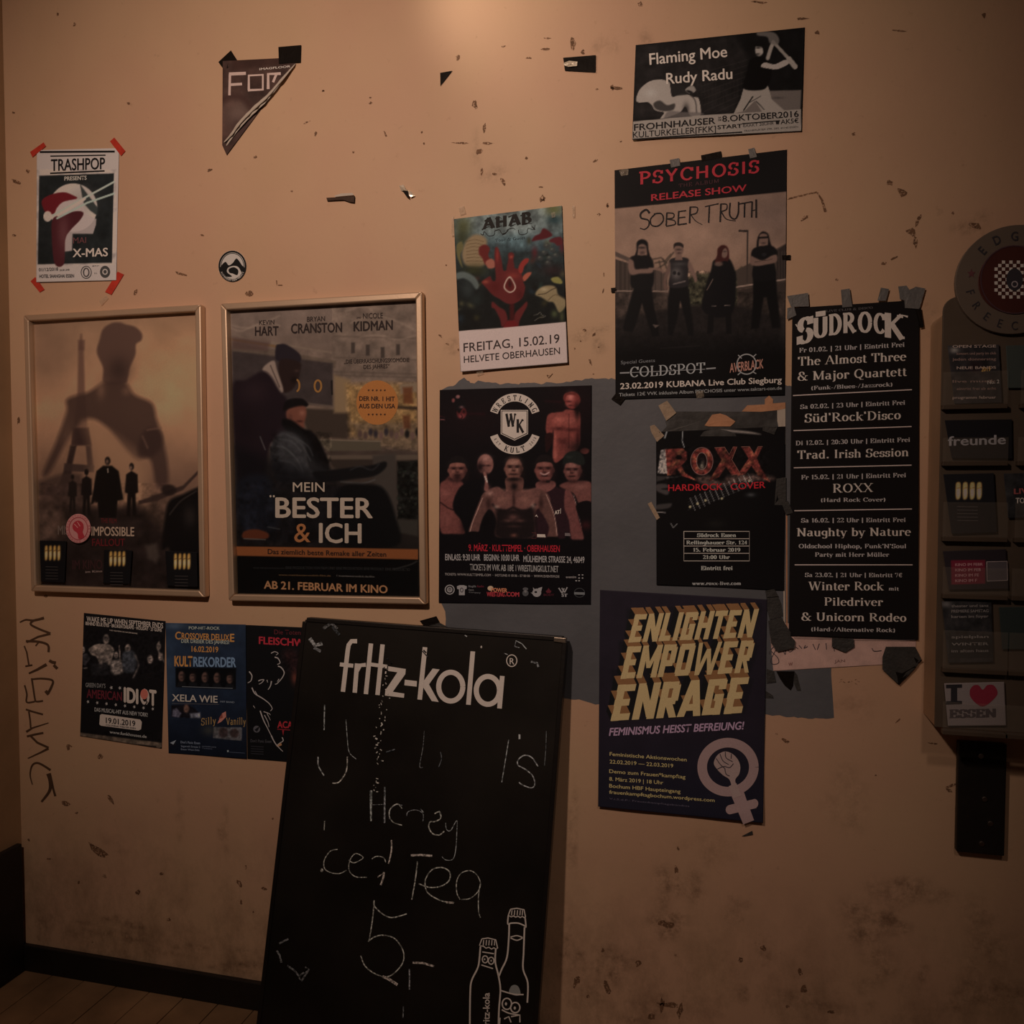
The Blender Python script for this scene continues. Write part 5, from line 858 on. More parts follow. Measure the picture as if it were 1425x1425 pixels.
# fist in the ring
FC = (98, 76, 68); P.F((688, 985, 700, 950, 722, 930, 750, 922, 784, 934, 812, 962, 826, 1000, 820, 1040, 800, 1070, 806, 1110, 786, 1120, 770, 1070, 735, 1045, 706, 1016), FC, up=.0009, sm=True)
for q in ((700, 958, 722, 990, 745, 1010), (720, 935, 735, 970, 765, 990), (748, 924, 752, 955, 786, 975), (706, 1014, 740, 1000, 770, 1006, 790, 985), (745, 1010, 752, 1040, 770, 1050), (780, 934, 778, 960)): P.S(q, 4, (34, 26, 28), True, up=.0012)
P.S((785, 1095, 800, 1130, 812, 1160), 44, FC, up=.0007); P.done()
# ================================================================= three posters in a row, lower left
P = Poster('musical_poster', 'black poster with white crowd photo and a white date box, leftmost of the low row', Y8, [(112, 54), (588, 102), (566, 846), (90, 772)], K(.165), base=(14, 11, 11), wave=.0018)
P.poly((88, 752, 568, 812, 566, 835, 532, 858, 300, 842, 90, 790), (74, 58, 46), 1, 3).noise(.4, 20, (80, 740, 600, 870)); P.poly((430, 820, 535, 830, 535, 852, 432, 836), (34, 26, 22))
sk_ = (92, 76, 66)
P.poly((140, 268, 175, 240, 215, 235, 262, 240, 288, 270, 280, 310, 262, 360, 240, 345, 205, 345, 185, 310, 160, 300), sk_, 1, 4, sm=True).ell(242, 208, 18, 28, sk_, 1, 4).line((150, 275, 190, 300), 10, (70, 56, 50), .8, 4).glow(230, 330, 30, 20, (50, 42, 38), .6).glow(240, 200, 14, 10, (40, 32, 30), .6)
for (x, y, s_) in ((104, 270, 16), (300, 300, 16), (368, 262, 20), (498, 325, 20), (548, 250, 16), (560, 310, 18), (210, 360, 14)): P.ell(x, y, s_*.8, s_*1.2, (100, 82, 72), 1, 4).glow(x, y-3, s_*.6, s_*.25, (34, 28, 26), .8).glow(x, y+s_*.5, s_*.4, s_*.2, (40, 30, 28), .8)
P.poly((90, 300, 130, 290, 150, 320, 120, 360, 90, 350), (40, 34, 34)).poly((270, 340, 330, 330, 340, 400, 280, 410), (104, 88, 78), .8, 8, sm=True).poly((340, 290, 400, 280, 420, 340, 400, 400, 345, 390), (48, 46, 48), 1, 8, sm=True); P.line((318, 245, 324, 330), 6, (84, 68, 60)).line((410, 300, 430, 360, 400, 430), 10, (70, 58, 52), .9, 4, True).line((550, 225, 545, 270, 580, 340), 10, (80, 66, 58), .9, 4, True).line((92, 376, 130, 376), 6, (70, 58, 52)); P.poly((150, 350, 250, 350, 262, 420, 160, 420), (28, 24, 24), .8, 8)
P.noise(.6, 16, (88, 160, 580, 450), seed=3)
w_ = (122, 110, 102)
P.T('WAKE ME UP WHEN SEPTEMBER ENDS', 128, 104, 574, 144, 32, w_, .02); P.T('BEHIND BLUE EYES \xb7 BROKEN DREAMS \xb7 HOLIDAY \xb7 21 GUNS', 122, 124, 566, 164, 20, w_, .03); P.T('UND VIELE MEHR LIVE AUF DER BUEHNE', 262, 158, 424, 178, 7, w_, .02)
P.T("GREEN DAY'S", 122, 486, 238, 492, 26, (84, 76, 70), .02); P.T('AMERICAN', 128, 548, 334, 566, 52, (66, 18, 22), .03); P.T('IDI', 344, 572, 430, 584, 88, (134, 114, 98), .07); P.T('OT', 440, 584, 536, 596, 92, (134, 114, 98), .07); P.D(464, 528, 22, 30, (134, 60, 48), up=.0009); P.T('2', 462, 592, 486, 594, 30, (20, 15, 15), .03, up=.001)
for i in range(8): x = 136+i*54; y = 572+i*6; P.F([(x+9*math.cos(a)*(1 if k % 2 else .45), y+11*math.sin(a)*(1 if k % 2 else .45)) for k, a in enumerate(np.linspace(0, 2*math.pi, 11)[:-1])], (104, 92, 84))
for x, y in ((272, 490), (322, 492)): P.F([(x+10*math.cos(a)*(1 if k % 2 else .45), y+12*math.sin(a)*(1 if k % 2 else .45)) for k, a in enumerate(np.linspace(0, 2*math.pi, 11)[:-1])], (104, 92, 84))
P.T('DAS MUSICAL-HIT AUS NEW YORK!', 174, 628, 484, 660, 24, (104, 94, 86), .02)
P.F((206, 650, 216, 644, 440, 676, 450, 690, 446, 732, 430, 740, 212, 712, 202, 704), (116, 102, 96)); P.T('19.01.2019', 240, 696, 412, 716, 34, (16, 12, 12), .03, up=.0009); P.T('COLOSSEUM THEATER ESSEN', 240, 712, 414, 732, 9, (30, 24, 24), .03, up=.0009); P.T('www.funkhouses.de', 262, 756, 478, 784, 18, (104, 94, 86), .02); P.done()
P = Poster('band_poster', 'blue poster with orange headline and a row of five small portraits', Y8, [(588, 112), (1056, 122), (1062, 905), (606, 872)], K(.185), base=(24, 30, 48), wave=.0018, tone=.85)
P.grad(100, (34, 42, 56), 560, (27, 34, 48)); P.grad(560, (25, 31, 45), 920, (15, 18, 28)); P.glow(600, 400, 60, 220, (54, 66, 82), .6).glow(640, 130, 80, 20, (74, 82, 92), .6).noise(.15, 60)
P.poly((646, 372, 1000, 376, 998, 500, 648, 488), (10, 9, 10), 1, 2)
for i, x in enumerate((682, 747, 818, 888, 963)):
    y = 424+i*3; P.ell(x, y, 19, 30, (92, 62, 52), 1, 3); P.glow(x, y-8, 12, 4, (34, 24, 22), .9).glow(x, y+14, 8, 4, (50, 30, 26), .8); P.glow(x+14, y, 7, 30, (20, 14, 14), .8)
    if i in (1, 4): P.poly((x-20, y-5, x-14, y-32, x+10, y-34, x+20, y-10, x+22, y+16, x+14, y-14, x-12, y-16), (16, 12, 12), 1, 3, sm=True)
    P.poly((x-30, y+62, x-20, y+34, x+20, y+34, x+30, y+62), (22, 20, 22), 1, 4)
P.poly((622, 592, 722, 590, 790, 636, 792, 670, 624, 662), (20, 16, 20)).poly((632, 620, 650, 608, 680, 640, 668, 664, 626, 656), (90, 80, 90), 1, 4).ell(710, 612, 16, 24, (96, 66, 54), 1, 5).poly((730, 640, 790, 636, 792, 668, 734, 666), (110, 104, 110), .9, 5).noise(.5, 14, (622, 590, 795, 670), seed=5)
P.poly((868, 720, 1034, 722, 1032, 800, 866, 784), (84, 76, 74), 1, 2); P.ell(925, 752, 28, 30, (58, 42, 40), 1, 5).ell(990, 756, 26, 26, (62, 44, 40), 1, 5).noise(.4, 12, (866, 716, 1034, 800), seed=2); P.glow(840, 740, 40, 30, (60, 54, 46), .8)
w_ = (126, 124, 124); og = (146, 94, 46)
P.T('POP-HIT-ROCK', 724, 150, 904, 152, 18, w_, .015); P.T('C', 644, 208, 678, 208, 46, og, .04).T('ROSSOVER DELUX', 682, 206, 960, 216, 38, og, .035).T('E', 964, 222, 990, 222, 48, og, .04); P.T('DER DREIER DES JAHRES!', 680, 228, 960, 236, 22, w_, .015); P.T('16.02.2019', 740, 280, 896, 284, 34, og, .03)
P.T('KULT', 640, 364, 746, 366, 62, og, .05); P.T('REKORDER', 750, 366, 1000, 370, 58, (84, 96, 118), .05); P.T('XELA WIE', 626, 568, 892, 578, 42, (136, 136, 138), .02); P.T('MIT BAND', 908, 576, 990, 580, 10, (96, 96, 100), .02); P.S((684, 484, 980, 494), 3, (90, 86, 86)); P.S((626, 582, 900, 588), 2, (80, 70, 66))
P.T('Silly', 796, 710, 882, 700, 40, (120, 88, 50), font='m', thick=.13); P.T('Vanilly', 942, 706, 1056, 706, 40, (120, 88, 50), font='m', thick=.13); P.F((890, 700, 918, 640, 940, 628, 942, 660, 912, 690), (142, 84, 70)); P.F((898, 672, 918, 640, 922, 666), (110, 50, 40), up=.0009)
P.D(632, 818, 18, 14, (16, 16, 22)).F((614, 812, 650, 796, 634, 822), (110, 108, 112), up=.0009); P.T('Don\'t Panic Essen', 676, 814, 790, 820, 14, (96, 96, 104), .02).T('Segeroth Strasse 2', 678, 836, 790, 842, 12, (90, 90, 98), .02).T('Essen West-Side', 678, 854, 786, 860, 11, (90, 90, 98), .02).T('www.dontpanic-essen.de', 800, 834, 884, 840, 7, (90, 90, 98)).T('Tickets', 800, 846, 860, 850, 7, (80, 80, 90)); P.D(952, 860, 5, 6, (110, 110, 120)); P.S((960, 866, 1050, 872), 2, (70, 72, 84)); P.done()
P = Poster('band_poster', 'black poster with a chalk-like guitarist figure, half hidden behind the leaning chalkboard', Y8, [(1056, 124), (1420, 140), (1400, 930), (1066, 904)], K(.197), base=(14, 12, 12), wave=.0018, off=.0018)
P.glow(1310, 300, 40, 40, (52, 24, 22), .7).glow(1340, 430, 18, 40, (110, 50, 36), .8).glow(1340, 350, 40, 60, (40, 18, 18), .7).noise(.6, 12, (1260, 270, 1400, 400), seed=2)
P.done_cut = None
P.T('Die Toten', 1222, 178, 1376, 182, 28, (70, 22, 24), .0); P.T('FLEISCHW', 1132, 234, 1400, 250, 44, (120, 26, 32), .045); P.T('ACA', 1240, 724, 1330, 726, 40, (120, 26, 30), .05); P.S((1240, 732, 1320, 738), 4, (110, 24, 28)); P.F((1268, 738, 1280, 738, 1274, 770), (110, 24, 28))
wc = (112, 98, 90)
for q, w in (((1204, 290, 1225, 280, 1245, 290, 1232, 300), 5), ((1225, 312, 1245, 320, 1256, 345, 1240, 355), 7), ((1244, 365, 1262, 372, 1280, 400, 1270, 430, 1240, 465, 1226, 470), 7), ((1250, 440, 1240, 455), 5), ((1206, 452, 1200, 480, 1186, 502), 7), ((1130, 452, 1140, 446, 1162, 444, 1148, 462, 1132, 470), 6), ((1180, 445, 1184, 460), 5), ((1076, 396, 1092, 420, 1086, 450, 1068, 462), 7), ((1092, 490, 1110, 525, 1150, 550, 1190, 580, 1210, 610, 1200, 626), 7), ((1110, 510, 1130, 540, 1165, 560), 4), ((1140, 625, 1160, 680, 1180, 720, 1205, 770), 7), ((1160, 630, 1190, 640, 1200, 650), 5), ((1165, 650, 1185, 690, 1192, 720), 5), ((1180, 640, 1200, 680), 4), ((1205, 770, 1225, 810, 1250, 840, 1272, 862), 7), ((1268, 780, 1274, 800, 1250, 816, 1236, 830), 6), ((1100, 595, 1110, 610), 4)): P.S(q, (w, w*.5), wc, sm=len(q) > 4)
P.F((1232, 826, 1262, 808, 1266, 826, 1240, 836), (116, 78, 50)); P.D(1120, 732, 20, 20, (60, 54, 54)).F((1106, 736, 1140, 712, 1122, 748), (14, 12, 12), up=.0009); P.T('Don\'t Panic Essen', 1084, 808, 1206, 812, 18, (54, 48, 48), .01)
for i in range(4): P.S((1086, 832+i*14, 1160, 836+i*14), 4, (34, 30, 32))
P.done()
# ================================================================= aluminium picture frames
M_ALU = plain('brushed_champagne_aluminium', (.70, .55, .41), .45, .55, bump=.05, bscale=200, var=.06)
def pane_material():
    m, nt, b = newmat('clear_acrylic_pane'); N = nt.nodes; L = nt.links; out = N['Material Output']
    t = N.new('ShaderNodeBsdfTransparent'); t.inputs[0].default_value = (.93, .92, .9, 1); g = N.new('ShaderNodeBsdfGlossy'); g.inputs['Roughness'].default_value = .12
    f = N.new('ShaderNodeMath'); f.operation = 'MULTIPLY_ADD'; f.inputs[1].default_value = .30; f.inputs[2].default_value = .02; pw = N.new('ShaderNodeMath'); pw.operation = 'POWER'; pw.inputs[1].default_value = 5; lw = N.new('ShaderNodeLayerWeight'); lw.inputs[0].default_value = .5; L.new(lw.outputs['Facing'], pw.inputs[0]); L.new(pw.outputs[0], f.inputs[0]); tc = N.new('ShaderNodeTexCoord'); n = N.new('ShaderNodeTexNoise'); n.inputs['Scale'].default_value = 5
    L.new(tc.outputs['Object'], n.inputs['Vector']); bp = N.new('ShaderNodeBump'); bp.inputs['Strength'].default_value = .08; bp.inputs['Distance'].default_value = .02; L.new(n.outputs['Fac'], bp.inputs['Height']); L.new(bp.outputs[0], g.inputs['Normal'])
    x = N.new('ShaderNodeMixShader'); L.new(f.outputs[0], x.inputs[0]); L.new(t.outputs[0], x.inputs[1]); L.new(g.outputs[0], x.inputs[2]); L.new(x.outputs[0], out.inputs['Surface']); return m
M_PANE = pane_material()
M_SLEEVE = plain('clear_plastic_pocket', (.5, .46, .4), .2, bump=.2, bscale=20); M_SLEEVE.node_tree.nodes['Principled BSDF'].inputs['Alpha'].default_value = .07
def frame(label, crop, quad, width=.0185, depth=.026):
    A = []
    for (X, Y) in quad: px, py = crop(X, Y); A.append(wallpt(float(px), float(py), depth))
    A = [Vector((p.x, 0, p.z)) for p in A]; B = []
    for i in range(4):
        a, b, c = A[i-1], A[i], A[(i+1) % 4]; u = (b-a).normalized(); v = (c-b).normalized()
        nu = Vector((-u.z, 0, u.x)); nv = Vector((-v.z, 0, v.x)); cen = sum(A, Vector())/4
        if nu.dot(cen-b) < 0: nu = -nu
        if nv.dot(cen-b) < 0: nv = -nv
        k = width/(1+nu.dot(nv)); B.append(b+(nu+nv)*k)
    low = min(p.z for p in A); root = empty('picture_frame', (A[0].x, 0, low), label, 'picture frame')
    for i in range(4):
        j = (i+1) % 4; q = [A[i], A[j], B[j], B[i]]
        b = Box().hexa([(p.x, -depth, p.z) for p in q], [(p.x, -.001, p.z) for p in q]); b.make('frame_rail', M_ALU, root, bevel=.0035)
    Box().hexa([(p.x, -.0125, p.z) for p in B], [(p.x, -.0105, p.z) for p in B]).make('clear_pane', M_PANE, root)
    return root
F1 = frame('champagne metal frame with a misty brown film poster, left of the two frames', Z4, [(40, 92), (838, 44), (858, 1364), (74, 1337)])
P = Poster('film_poster', 'x', Z4, [(78, 116), (830, 76), (850, 1336), (100, 1318)], K(.292), parent=F1, partname='film_poster', off=.004, wave=.0006, step=1.25, tone=1.08)
P.grad(50, (124, 92, 72), 500, (150, 108, 82)); P.grad(500, (150, 108, 82), 900, (104, 74, 60)); P.grad(900, (92, 66, 54), 1360, (24, 18, 18)); P.glow(700, 350, 260, 300, (152, 110, 80), .6).glow(150, 250, 120, 180, (118, 86, 68), .6); P.noise(.06, 120)
# tall slender mast tapering into a braced base
P.poly((298, 178, 304, 178, 312, 250, 318, 440, 330, 610, 345, 670, 262, 670, 268, 600, 284, 440, 288, 250), (94, 64, 54), .75, 6).poly((286, 205, 318, 205, 316, 250, 288, 250), (90, 60, 52), .6, 5).poly((262, 600, 335, 600, 348, 680, 256, 680), (58, 38, 36), .9, 5)
P.poly((252, 680, 280, 680, 262, 760, 248, 905, 140, 905, 140, 870, 200, 860, 235, 760), (50, 34, 32), 1, 5).poly((322, 680, 346, 680, 356, 770, 330, 775), (66, 46, 42), 1, 5).poly((225, 760, 360, 770, 358, 800, 222, 795), (64, 46, 42), .9, 4)
# hazy bust
P.poly((385, 200, 400, 155, 440, 128, 478, 126, 500, 134, 545, 146, 574, 176, 572, 205, 548, 225, 545, 270, 520, 330, 512, 370, 495, 400, 405, 400, 400, 330, 372, 260), (84, 58, 50), .92, 6, sm=True).glow(470, 340, 50, 60, (58, 40, 36), .7)
P.poly((405, 395, 495, 395, 540, 450, 620, 490, 640, 560, 665, 640, 690, 760, 690, 860, 640, 860, 610, 740, 540, 735, 420, 600, 330, 560, 250, 640, 160, 800, 130, 800, 190, 660, 235, 530, 240, 470, 330, 440, 385, 405), (70, 48, 42), .88, 12, sm=True)
P.poly((330, 580, 560, 730, 600, 860, 560, 950, 360, 950, 350, 700), (138, 100, 76), .75, 40, sm=True); P.poly((570, 640, 610, 600, 660, 620, 665, 680, 620, 730, 560, 720), (62, 42, 38), .8, 12, sm=True).line((600, 610, 660, 600), 6, (112, 80, 66), .7, 6).line((578, 640, 600, 690), 6, (120, 86, 70), .6, 6).glow(390, 430, 20, 40, (130, 92, 72), .5).glow(505, 435, 20, 20, (120, 84, 66), .5)
P.glow(240, 640, 30, 80, (110, 78, 62), .4)
# ground, ridge and dark foreground masses
P.poly((110, 840, 240, 800, 300, 810, 320, 900, 300, 1010, 110, 1010), (70, 50, 44), .8, 12); P.poly((100, 960, 170, 950, 200, 1000, 190, 1100, 100, 1120), (96, 70, 60), .7, 14); P.poly((250, 960, 560, 950, 700, 1100, 700, 1340, 100, 1340, 100, 1120, 220, 1100), (42, 30, 28), .92, 20); P.noise(.35, 40, (100, 850, 700, 1340), seed=3)
P.poly((560, 930, 700, 880, 760, 860, 830, 790, 826, 810, 760, 880, 640, 930, 560, 945), (58, 40, 36), .9, 4); P.poly((700, 930, 760, 900, 826, 870, 850, 880, 852, 1340, 700, 1340, 700, 1150, 665, 1140, 680, 1000), (18, 15, 16), 1, 8, sm=True).line((700, 990, 750, 930, 820, 885), 4, (88, 70, 62), .7, 5, True).glow(790, 1000, 30, 50, (60, 48, 44), .6).ell(695, 880, 34, 24, (40, 28, 26), .9, 6)
P.poly((590, 1130, 640, 1120, 655, 1180, 640, 1210, 600, 1190), (84, 68, 60), .7, 10)
def figure(cx, top, h, w, col, coat=False):
    P.ell(cx, top+h*.07, h*.045, h*.065, col, 1, 3)
    if coat: P.poly((cx-w*.5, top+h*.24, cx-w*.2, top+h*.15, cx+w*.2, top+h*.15, cx+w*.5, top+h*.24, cx+w*.7, top+h*.7, cx+w*.45, top+h*.72, cx+w*.38, top+h, cx-w*.38, top+h, cx-w*.45, top+h*.75, cx-w*.75, top+h*.78), col, 1, 4)
    else: P.poly((cx-w*.4, top+h*.22, cx, top+h*.15, cx+w*.45, top+h*.22, cx+w*.5, top+h*.55, cx+w*.3, top+h*.58, cx+w*.35, top+h, cx+w*.1, top+h, cx, top+h*.66, cx-w*.12, top+h, cx-w*.38, top+h, cx-w*.3, top+h*.58, cx-w*.5, top+h*.55), col, 1, 4)
figure(325, 785, 210, 50, (26, 20, 20)); figure(420, 730, 275, 100, (18, 15, 15), True); figure(528, 758, 240, 60, (24, 18, 18)); figure(262, 810, 175, 40, (34, 26, 24)); P.glow(418, 752, 8, 12, (130, 94, 78), .8).glow(524, 780, 8, 10, (140, 104, 86), .8).line((420, 785, 422, 800), 6, (120, 100, 88)).glow(362, 940, 6, 8, (120, 84, 70), .8).glow(485, 940, 8, 10, (120, 84, 70), .8)
P.T('MISSION:', 196, 1080, 330, 1084, 42, (92, 74, 66), .02).T('IMPOSSIBLE', 346, 1085, 540, 1088, 42, (138, 108, 92), .03); P.T('FALLOUT', 350, 1132, 498, 1132, 34, (88, 22, 26), .02); P.T('IM KINO', 262, 1238, 396, 1236, 44, (52, 26, 28), .02); P.T('im Kino', 320, 1254, 396, 1250, 10, (120, 96, 88), .02); P.T('THE FILM', 390, 1028, 460, 1030, 22, (90, 24, 26), .0); P.done()
# pink sticker and three small cards on the pane
P = Poster('sticker', 'small round pink sticker with a red raised fist, on the left picture frame', Z4, [(228, 988), (346, 988), (346, 1122), (228, 1122)], K(.24), off=.0132, wave=.0001, step=1.0, base=(136, 84, 76), cat='sticker')
u, v = P.U*2-1, P.V*2-1; P.X = 288+56*u*np.sqrt(1-v*v/2); P.Y = 1054+66*v*np.sqrt(1-u*u/2)
P.R(288, 1054, 42, 50, 3, (110, 30, 34)); P.TA('FEMINISTISCHE AKTION BOCHUM', 288, 1054, 45, 200, -150, 10, (120, 50, 48), .02, ry=54)
P.F((262, 1040, 272, 1024, 290, 1018, 308, 1030, 312, 1050, 308, 1070, 314, 1092, 290, 1100, 284, 1076, 266, 1060), (118, 28, 32), up=.0008, sm=True); P.S((270, 1034, 286, 1050), 3, (136, 84, 76), up=.0012).S((284, 1024, 296, 1044), 3, (136, 84, 76), up=.0012); P.done()
def gold_card(label, crop, quad, ill, cx, cy, w, h, off, plane=None, group='small black cards with four golden shapes'):
    P = Poster('flyer_card', label, crop, quad, ill, off=off, wave=.0002, step=1.1, base=(15, 12, 12), cat='card', group=group, plane=plane)
    for i in range(4):
        x = cx+(i-1.5)*w*.27; P.poly((x-w*.07, cy-h*.48, x+w*.07, cy-h*.5, x+w*.09, cy-h*.1, x+w*.06, cy+h*.45, x-w*.07, cy+h*.5, x-w*.09, cy), (150, 104, 50), 1, 4, sm=True).glow(x, cy+h*.1, w*.07, h*.25, (172, 140, 96), .8).line((x-w*.05, cy-h*.15, x+w*.07, cy-h*.2), 3, (60, 36, 18), .8, 2)
    for k in range(5): P.S((cx-w*.45, cy+h*(1.0+k*.22), cx+w*.35, cy+h*(1.02+k*.22)), 2.5, (44, 36, 32))
    P.done(); return P
gold_card('small black card with golden shapes, lower left corner of left picture frame', Z4, [(114, 1108), (234, 1110), (226, 1298), (120, 1294)], K(.22), 172, 1164, 70, 62, .0134)
gold_card('small black card with golden shapes, bottom centre of left picture frame', Z4, [(404, 1150), (530, 1152), (520, 1304), (400, 1300)], K(.22), 464, 1190, 72, 62, .0134)
gold_card('small black card with golden shapes, lower right corner of left picture frame', Z4, [(680, 1155), (822, 1160), (826, 1318), (690, 1312)], K(.22), 756, 1202, 74, 66, .0134)
# ---- middle frame
F2 = frame('champagne metal frame with a comedy film poster in orange and white lettering', Z5, [(50, 98), (900, 48), (917, 1368), (84, 1352)])
P = Poster('film_poster', 'x', Z5, [(86, 120), (896, 76), (908, 1348), (106, 1328)], K(.353), parent=F2, partname='film_poster', off=.004, wave=.0006, step=1.15, base=(70, 56, 52))
P.grad(60, (120, 98, 88), 700, (112, 88, 74)); P.grad(700, (84, 66, 58), 1400, (14, 13, 14)); P.noise(.12, 60)
# pale facade with windows
P.poly((520, 76, 900, 76, 900, 430, 520, 430), (118, 96, 84), 1, 6).noise(.18, 40, (520, 76, 900, 430), seed=8)
for x, y in ((610, 262), (672, 272), (735, 282), (800, 270)): P.poly((x-8, y, x+8, y, x+8, y+46, x-8, y+46), (74, 60, 54), .9, 3)
for y in (240, 330, 390, 405): P.line((530, y-4, 890, y+6), 4, (92, 74, 64), .6, 4)
for q in ((90, 200, 140, 214, 200, 188, 260, 180, 300, 192), (100, 190, 180, 200, 300, 150), (600, 180, 700, 150, 800, 175, 880, 215), (640, 240, 720, 232, 800, 250, 880, 230), (580, 130, 660, 110, 700, 140)): P.line(q, 5, (150, 124, 108), .5, 5, True)
P.poly((100, 262, 540, 340, 535, 372, 100, 298), (104, 84, 72), 1, 4).line((100, 250, 330, 286), 8, (124, 88, 52), .8, 4).line((130, 240, 520, 306), 5, (132, 110, 92), .6, 4).poly((100, 240, 260, 260, 250, 300, 100, 290), (92, 64, 60), .6, 8)
P.poly((100, 298, 525, 350, 525, 530, 350, 520, 100, 540), (72, 58, 56), 1, 5).noise(.1, 30, (100, 298, 525, 540), seed=4); P.line((350, 510, 530, 535), 8, (104, 84, 74), .9, 4); P.poly((380, 540, 600, 550, 600, 670, 430, 660), (72, 56, 48), 1, 6); P.poly((530, 400, 600, 420, 600, 560, 530, 560), (132, 104, 78), 1, 8)
P.R(462, 446, 14, 24, 8, (138, 92, 48)); P.R(372, 444, 12, 24, 8, (138, 92, 48), -90, 90); P.line((520, 425, 522, 480), 8, (30, 24, 24), .8)
P.poly((580, 440, 720, 430, 884, 440, 884, 640, 600, 660), (146, 108, 66), .85, 14, sm=False); P.poly((600, 600, 880, 600, 884, 720, 640, 690), (112, 88, 68), .9, 12).noise(.28, 18, (580, 430, 884, 720), seed=6)
P.poly((806, 440, 884, 430, 884, 470, 810, 480), (128, 104, 84), 1, 5).poly((820, 452, 860, 450, 862, 520, 825, 520), (112, 58, 34), .8, 6).poly((820, 570, 850, 570, 852, 625, 824, 625), (104, 56, 36), .8, 6).line((800, 536, 884, 540), 14, (46, 34, 30), .7, 5)
for x in range(640, 884, 22): P.ell(x, 640+(x % 3)*8, 9, 16, random.choice([(30, 26, 28), (90, 66, 62), (110, 80, 74), (54, 46, 54)]), .9, 4)
P.poly((460, 670, 726, 678, 728, 718, 500, 720), (92, 78, 64), 1, 4).line((460, 672, 726, 680), 5, (120, 100, 84), .9).poly((490, 738, 884, 736, 884, 756, 500, 760), (98, 80, 68), 1, 4).poly((500, 756, 700, 756, 700, 800, 540, 800), (64, 50, 44), 1, 5)
P.poly((692, 740, 790, 730, 800, 1020, 760, 1000, 700, 860), (76, 64, 58), 1, 6).poly((796, 765, 884, 760, 884, 1010, 800, 1005), (30, 28, 26), 1, 5).noise(.9, 18, (796, 765, 890, 1010), seed=7)
for i in range(40): P.ell(random.uniform(800, 882), random.uniform(800, 990), random.uniform(3, 9), random.uniform(3, 8), random.choice([(52, 54, 46), (66, 62, 54), (24, 24, 22)]), .8, 3)
P.poly((800, 1008, 884, 1012, 884, 1080, 780, 1060), (66, 58, 52), 1, 6)
# standing man in dark coat and beanie (left), seated man in leather jacket
P.poly((285, 280, 300, 270, 330, 272, 384, 310, 386, 345, 330, 345, 286, 335), (48, 38, 44), 1, 4, sm=True); P.poly((300, 340, 384, 345, 386, 390, 370, 440, 340, 470, 310, 460), (52, 34, 32), 1, 5, sm=True).glow(360, 420, 12, 14, (30, 20, 20), .8).glow(372, 382, 10, 6, (84, 60, 54), .7)
P.poly((228, 378, 250, 350, 278, 340, 290, 380, 316, 460, 300, 470, 262, 410), (136, 112, 100), 1, 4, sm=True).line((262, 360, 300, 450), 5, (84, 66, 60), .8)
P.poly((100, 450, 160, 420, 225, 385, 262, 405, 300, 468, 330, 500, 340, 560, 330, 640, 260, 700, 240, 860, 250, 1060, 160, 1080, 130, 900, 110, 700), (42, 28, 34), 1, 8, sm=True).glow(190, 470, 60, 50, (62, 42, 46), .6).glow(150, 620, 50, 80, (34, 22, 28), .6)
P.poly((316, 548, 322, 515, 350, 500, 395, 500, 420, 520, 416, 532, 395, 536, 345, 546), (26, 20, 22), 1, 4, sm=True); P.poly((335, 545, 400, 530, 414, 560, 405, 600, 400, 625, 350, 600, 330, 580), (122, 70, 56), 1, 5, sm=True).glow(395, 560, 12, 12, (150, 96, 78), .7).glow(385, 595, 14, 5, (70, 34, 30), .8).glow(345, 580, 10, 16, (90, 54, 46), .6)
P.poly((310, 590, 350, 590, 400, 625, 440, 640, 480, 700, 510, 800, 430, 810, 400, 700, 330, 640), (20, 17, 19), 1, 6, sm=True)
P.poly((262, 700, 300, 645, 345, 640, 400, 680, 430, 800, 510, 805, 520, 840, 360, 850, 300, 850, 270, 790), (56, 52, 54), 1, 7, sm=True); P.noise(.5, 22, (262, 640, 520, 850), seed=3)
P.poly((300, 640, 350, 632, 410, 668, 440, 740, 500, 800, 515, 825, 400, 835, 330, 800, 300, 720), (70, 66, 68), .5, 20, sm=True)
for q in ((330, 650, 390, 690, 430, 760), (310, 700, 370, 750, 400, 810), (300, 670, 350, 680, 390, 720), (290, 700, 330, 710, 360, 740), (360, 660, 420, 700, 440, 740), (300, 760, 350, 770, 380, 800), (290, 820, 360, 830, 480, 820)): P.line(q, 5, (92, 88, 88), .55, 4, True)
P.poly((440, 810, 520, 800, 600, 790, 690, 780, 745, 765, 748, 790, 700, 825, 600, 840, 480, 850), (26, 24, 26), 1, 5, sm=True).line((600, 800, 640, 785, 690, 800, 720, 775), 5, (66, 62, 64), .7, 4, True).line((560, 850, 650, 856, 700, 842), 6, (96, 90, 88), .8, 4, True)
P.poly((560, 870, 650, 860, 740, 880, 790, 1000, 795, 1120, 560, 1120, 520, 950), (20, 19, 21), 1, 8, sm=True); P.poly((110, 700, 560, 860, 560, 1120, 110, 1120), (20, 19, 24), .75, 30); P.poly((120, 860, 250, 830, 290, 1040, 150, 1060), (32, 34, 44), .8, 14, sm=True); P.noise(.5, 26, (110, 850, 540, 1120), seed=11)
P.poly((150, 1060, 200, 1050, 250, 1066, 244, 1090, 150, 1090), (104, 50, 32), 1, 4, sm=True).line((150, 1090, 240, 1094), 5, (96, 88, 82), .8).line((250, 1040, 300, 1050), 6, (70, 66, 66), .7).line((218, 660, 240, 715), 5, (100, 92, 90), .7)
P.poly((115, 1120, 884, 1134, 884, 1350, 100, 1330), (14, 13, 14), 1, 3); P.poly((118, 1122, 884, 1134, 884, 1178, 120, 1162), (140, 78, 44), 1, 2)
